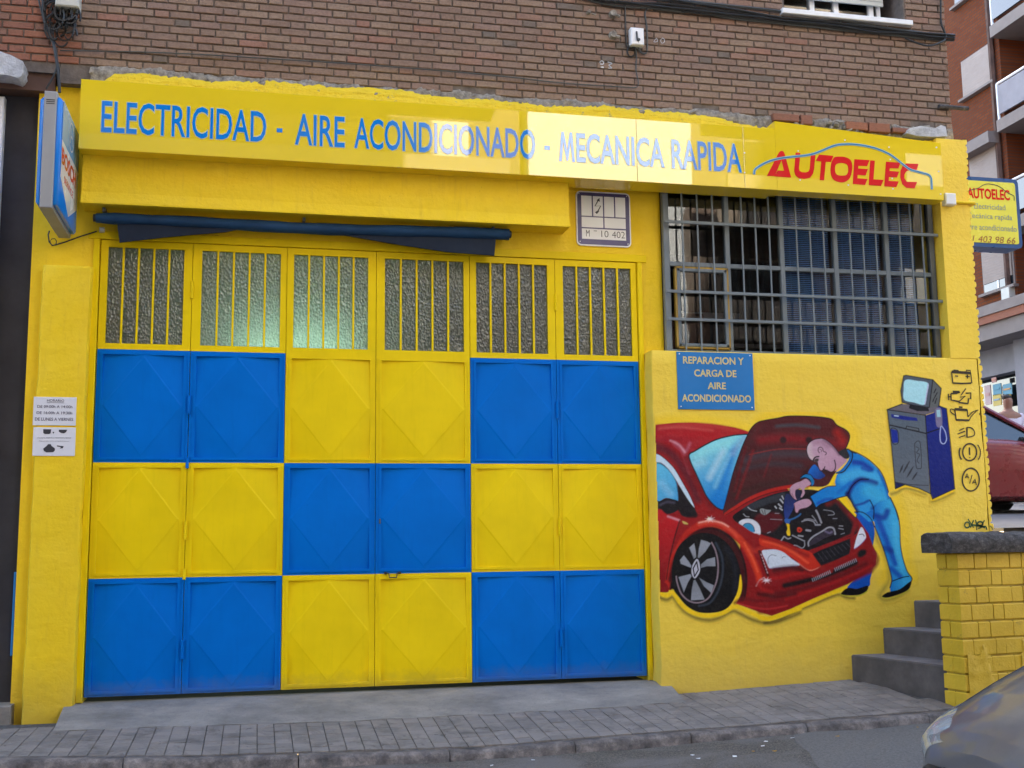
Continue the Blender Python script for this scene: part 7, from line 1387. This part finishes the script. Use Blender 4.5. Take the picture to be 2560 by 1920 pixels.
cm.fill(K((575, 510), (630, 500), (645, 600), (640, 690), (590, 690), (575, 600)), k_(140, 132, 160)); cm.fill(K((585, 520), (622, 515), (630, 590), (592, 590)), k_(170, 210, 220), smooth=False); cm.stroke(K((640, 685), (675, 740), (690, 820), (665, 868), (630, 850), (622, 780), (630, 690)), 2.4, k_(190, 200, 235))
for pts in (K((75, 515), (230, 455)), K((75, 515), (120, 900), (160, 1335)), K((160, 1335), (260, 1292), (400, 1330), (525, 1388)), K((545, 1440), (775, 1335)), K((245, 165), (270, 158), (548, 205), (635, 295), (610, 480)), K((245, 165), (215, 320), (230, 440), (350, 470), (510, 492), (548, 205)), K((75, 515), (470, 572)), K((470, 572), (525, 1388)), K((610, 475), (690, 505), (735, 900), (775, 1335)), K((545, 1440), (525, 1388))): cm.stroke(pts, 2.4, k_(28, 26, 34), .95, 1.5, smooth=False)
cm.build('painted_machine', 'mural of a grey and blue diagnostic machine with a monitor, right of the mechanic', M['mural'], YF - 0.0040)

# ------------------------------------------------------------------ black brush symbols
SYY = YF - 0.0055
def symbol(name, label, strokes, org=(2200, 900, 4.147)):
    K2 = lambda p: at(org[0] + p[0] / org[2], org[1] + p[1] / org[2], SYY); m = MB()
    for st_ in strokes:
        pts, w_ = st_[0], st_[1]; ribbon(m, [K2(p) for p in pts], w_ * 0.0013, SYY, closed=len(st_) > 2 and st_[2] == 'c', curve=len(st_) > 3 or (len(st_) > 2 and st_[2] in 'sc'))
    m.v = [(x, y - 0.0003 * (i % 1), z) for i, (x, y, z) in enumerate(m.v)]
    o = m.build(name, M['symbol'] if 'graffiti' not in name else M['graffiti'], recalc=False); solid(o, 0.0012); tag(o, label, 'painted symbol' if 'graffiti' not in name else 'graffiti'); return o
ell = lambda cx, cy, rx, ry, a0=0, a1=6.283, n=18: [(cx + rx * math.cos(a0 + (a1 - a0) * i / n), cy + ry * math.sin(a0 + (a1 - a0) * i / n)) for i in range(n)]
symbol('battery_symbol', 'black painted car battery symbol with plus and minus, top of the symbol column', [([(745, 122), (940, 135)], 20), ([(742, 120), (755, 238)], 9), ([(755, 238), (850, 243), (945, 240)], 11), ([(940, 130), (952, 240)], 8), ([(762, 125), (765, 104), (812, 108), (815, 128)], 8), ([(892, 128), (895, 106), (936, 108), (938, 132)], 8), ([(780, 165), (810, 168)], 8), ([(888, 170), (930, 172)], 8), ([(908, 150), (908, 192)], 8)])
symbol('engine_symbol', 'black painted engine symbol with a lightning flash, under the battery symbol', [([(708, 350), (712, 415)], 9), ([(712, 380), (735, 382)], 9), ([(735, 350), (738, 415), (775, 422)], 11), ([(735, 348), (800, 345)], 12), ([(755, 328), (825, 330)], 15), ([(800, 345), (830, 335)], 8), ([(775, 422), (820, 430), (815, 440), (912, 452)], 11), ([(912, 452), (918, 400), (940, 402), (942, 340), (890, 345)], 11), ([(890, 296), (850, 350), (830, 385), (885, 372), (820, 430)], 8)])
symbol('oil_can_symbol', 'black painted oil can symbol with a long spout in the symbol column', [([(775, 510), (905, 518)], 18), ([(820, 488), (855, 490)], 12), ([(775, 510), (790, 620)], 10), ([(788, 620), (925, 625)], 14), ([(905, 515), (912, 590)], 8), ([(912, 590), (960, 540), (1020, 518)], 7, 's'), ([(925, 625), (950, 580), (1010, 520)], 6, 's'), ([(780, 522), (738, 508), (732, 535), (775, 570), (782, 575)], 7, 's'), ([(1032, 550), (1034, 570)], 6)])
symbol('headlight_symbol', 'black painted fog lamp symbol with three slanting rays', [([(902, 700), (902, 800)], 12), ([(902, 698), (950, 705), (980, 745), (970, 785), (902, 802)], 8, 's'), ([(820, 732), (872, 708)], 7), ([(805, 768), (882, 738)], 8), ([(818, 805), (888, 778)], 7)])
symbol('brake_warning_symbol', 'black painted circle with exclamation mark between two arcs', [(ell(930, 955, 72, 88), 11, 'c'), ([(928, 905), (930, 985)], 11), ([(931, 1008), (931, 1018)], 9), (ell(930, 960, 108, 112, 2.45, 3.75, 9), 11, 's'), (ell(930, 960, 112, 118, -0.75, 0.85, 9), 8, 's')])
symbol('air_conditioning_symbol', 'black painted circle enclosing A/A, lowest of the symbols', [(ell(942, 1240, 88, 118), 11, 'c'), ([(885, 1225), (902, 1180), (920, 1225)], 9), ([(890, 1210), (912, 1212)], 8), ([(955, 1190), (930, 1280)], 6), ([(958, 1280), (985, 1235), (1000, 1295)], 9), ([(968, 1268), (992, 1270)], 7)])
G4 = (2380, 1000, 4.611)
symbol('graffiti_tag', 'small green sprayed graffiti tag at the foot of the yellow corner above the stone cap', [(ell(175, 1440, 28, 32), 10, 'c'), ([(185, 1370), (215, 1420), (250, 1470)], 8, 's'), ([(250, 1385), (225, 1440), (210, 1470)], 10, 's'), ([(270, 1380), (285, 1440), (285, 1500)], 9, 's'), (ell(325, 1425, 30, 22), 12, 'c'), ([(300, 1440), (340, 1465), (300, 1480)], 10, 's'), ([(375, 1385), (345, 1450), (390, 1460), (400, 1495)], 9, 's'), ([(435, 1450), (460, 1470), (465, 1495)], 7, 's'), ([(235, 1440), (320, 1450), (380, 1470)], 12, 's')], G4)
m = MB(); r_ = random.Random(8); pts = [(2050, 1822), (2120, 1818), (2200, 1812), (2280, 1806), (2370, 1800), (2390, 1840), (2330, 1890), (2260, 1935), (2140, 1945), (2060, 1930), (2020, 1880), (1985, 1850), (2000, 1830)]
def on_road(u, v):
    z = -0.36
    for _ in range(6): d = ray(u, v); t = (z - EYE.z) / d.z; x, y = EYE.x + d.x * t, EYE.y + d.y * t; z = road_l(x, y)
    return x, y
P = [on_road(*p) for p in pts]; P = [(p.x, p.y) for p in smooth2([Vector(p) for p in P], True, 4)]; P = [(x + r_.uniform(-.008, .008), y + r_.uniform(-.012, .012)) for x, y in P]
cx_, cy_ = sum(p[0] for p in P) / len(P), sum(p[1] for p in P) / len(P); n = len(P); rings = [[(cx_ + (x - cx_) * f, cy_ + (y - cy_) * f) for x, y in P] for f in (1, .8, .55, .3)]
vs = [(x, y, road_l(x, y) + (0.001 if k == 0 else 0.009)) for k, r in enumerate(rings) for x, y in r] + [(cx_, cy_, road_l(cx_, cy_) + 0.009)]
m.add(vs, [(a * n + i, a * n + (i + 1) % n, (a + 1) * n + (i + 1) % n, (a + 1) * n + i) for a in range(3) for i in range(n)] + [(3 * n + i, 3 * n + (i + 1) % n, 4 * n) for i in range(n)])
m.build('road_patch', M['patch'], smooth='all')['kind'] = 'structure'
# litter on the road edge
r_ = random.Random(17)
for k in range(14):
    x = r_.uniform(1.5, 5.2); y = YK - r_.uniform(0.05, 0.5); z = road_l(x, y); m = MB(); a = r_.uniform(0, 3); s1 = r_.uniform(.008, .02)
    p = [(x + s1 * math.cos(a + t) * (1.4 if i % 2 else 1), y + s1 * math.sin(a + t), z + 0.004 + r_.uniform(0, .006)) for i, t in enumerate((0, 1.5, 3.1, 4.7))]
    m.add(p + [(q[0], q[1], q[2] + 0.003) for q in p], [(3, 2, 1, 0), (4, 5, 6, 7), (0, 1, 5, 4), (1, 2, 6, 5), (2, 3, 7, 6), (3, 0, 4, 7)])
    o = m.build('litter_scrap', M['amber'] if k % 3 == 0 else M['white_plastic']); tag(o, 'dry leaf scrap lying in the gutter beside the kerb' if k % 3 == 0 else 'tiny pale paper scrap lying in the gutter beside the kerb', 'litter', 'dry leaf scraps in the gutter' if k % 3 == 0 else 'paper scraps in the gutter')
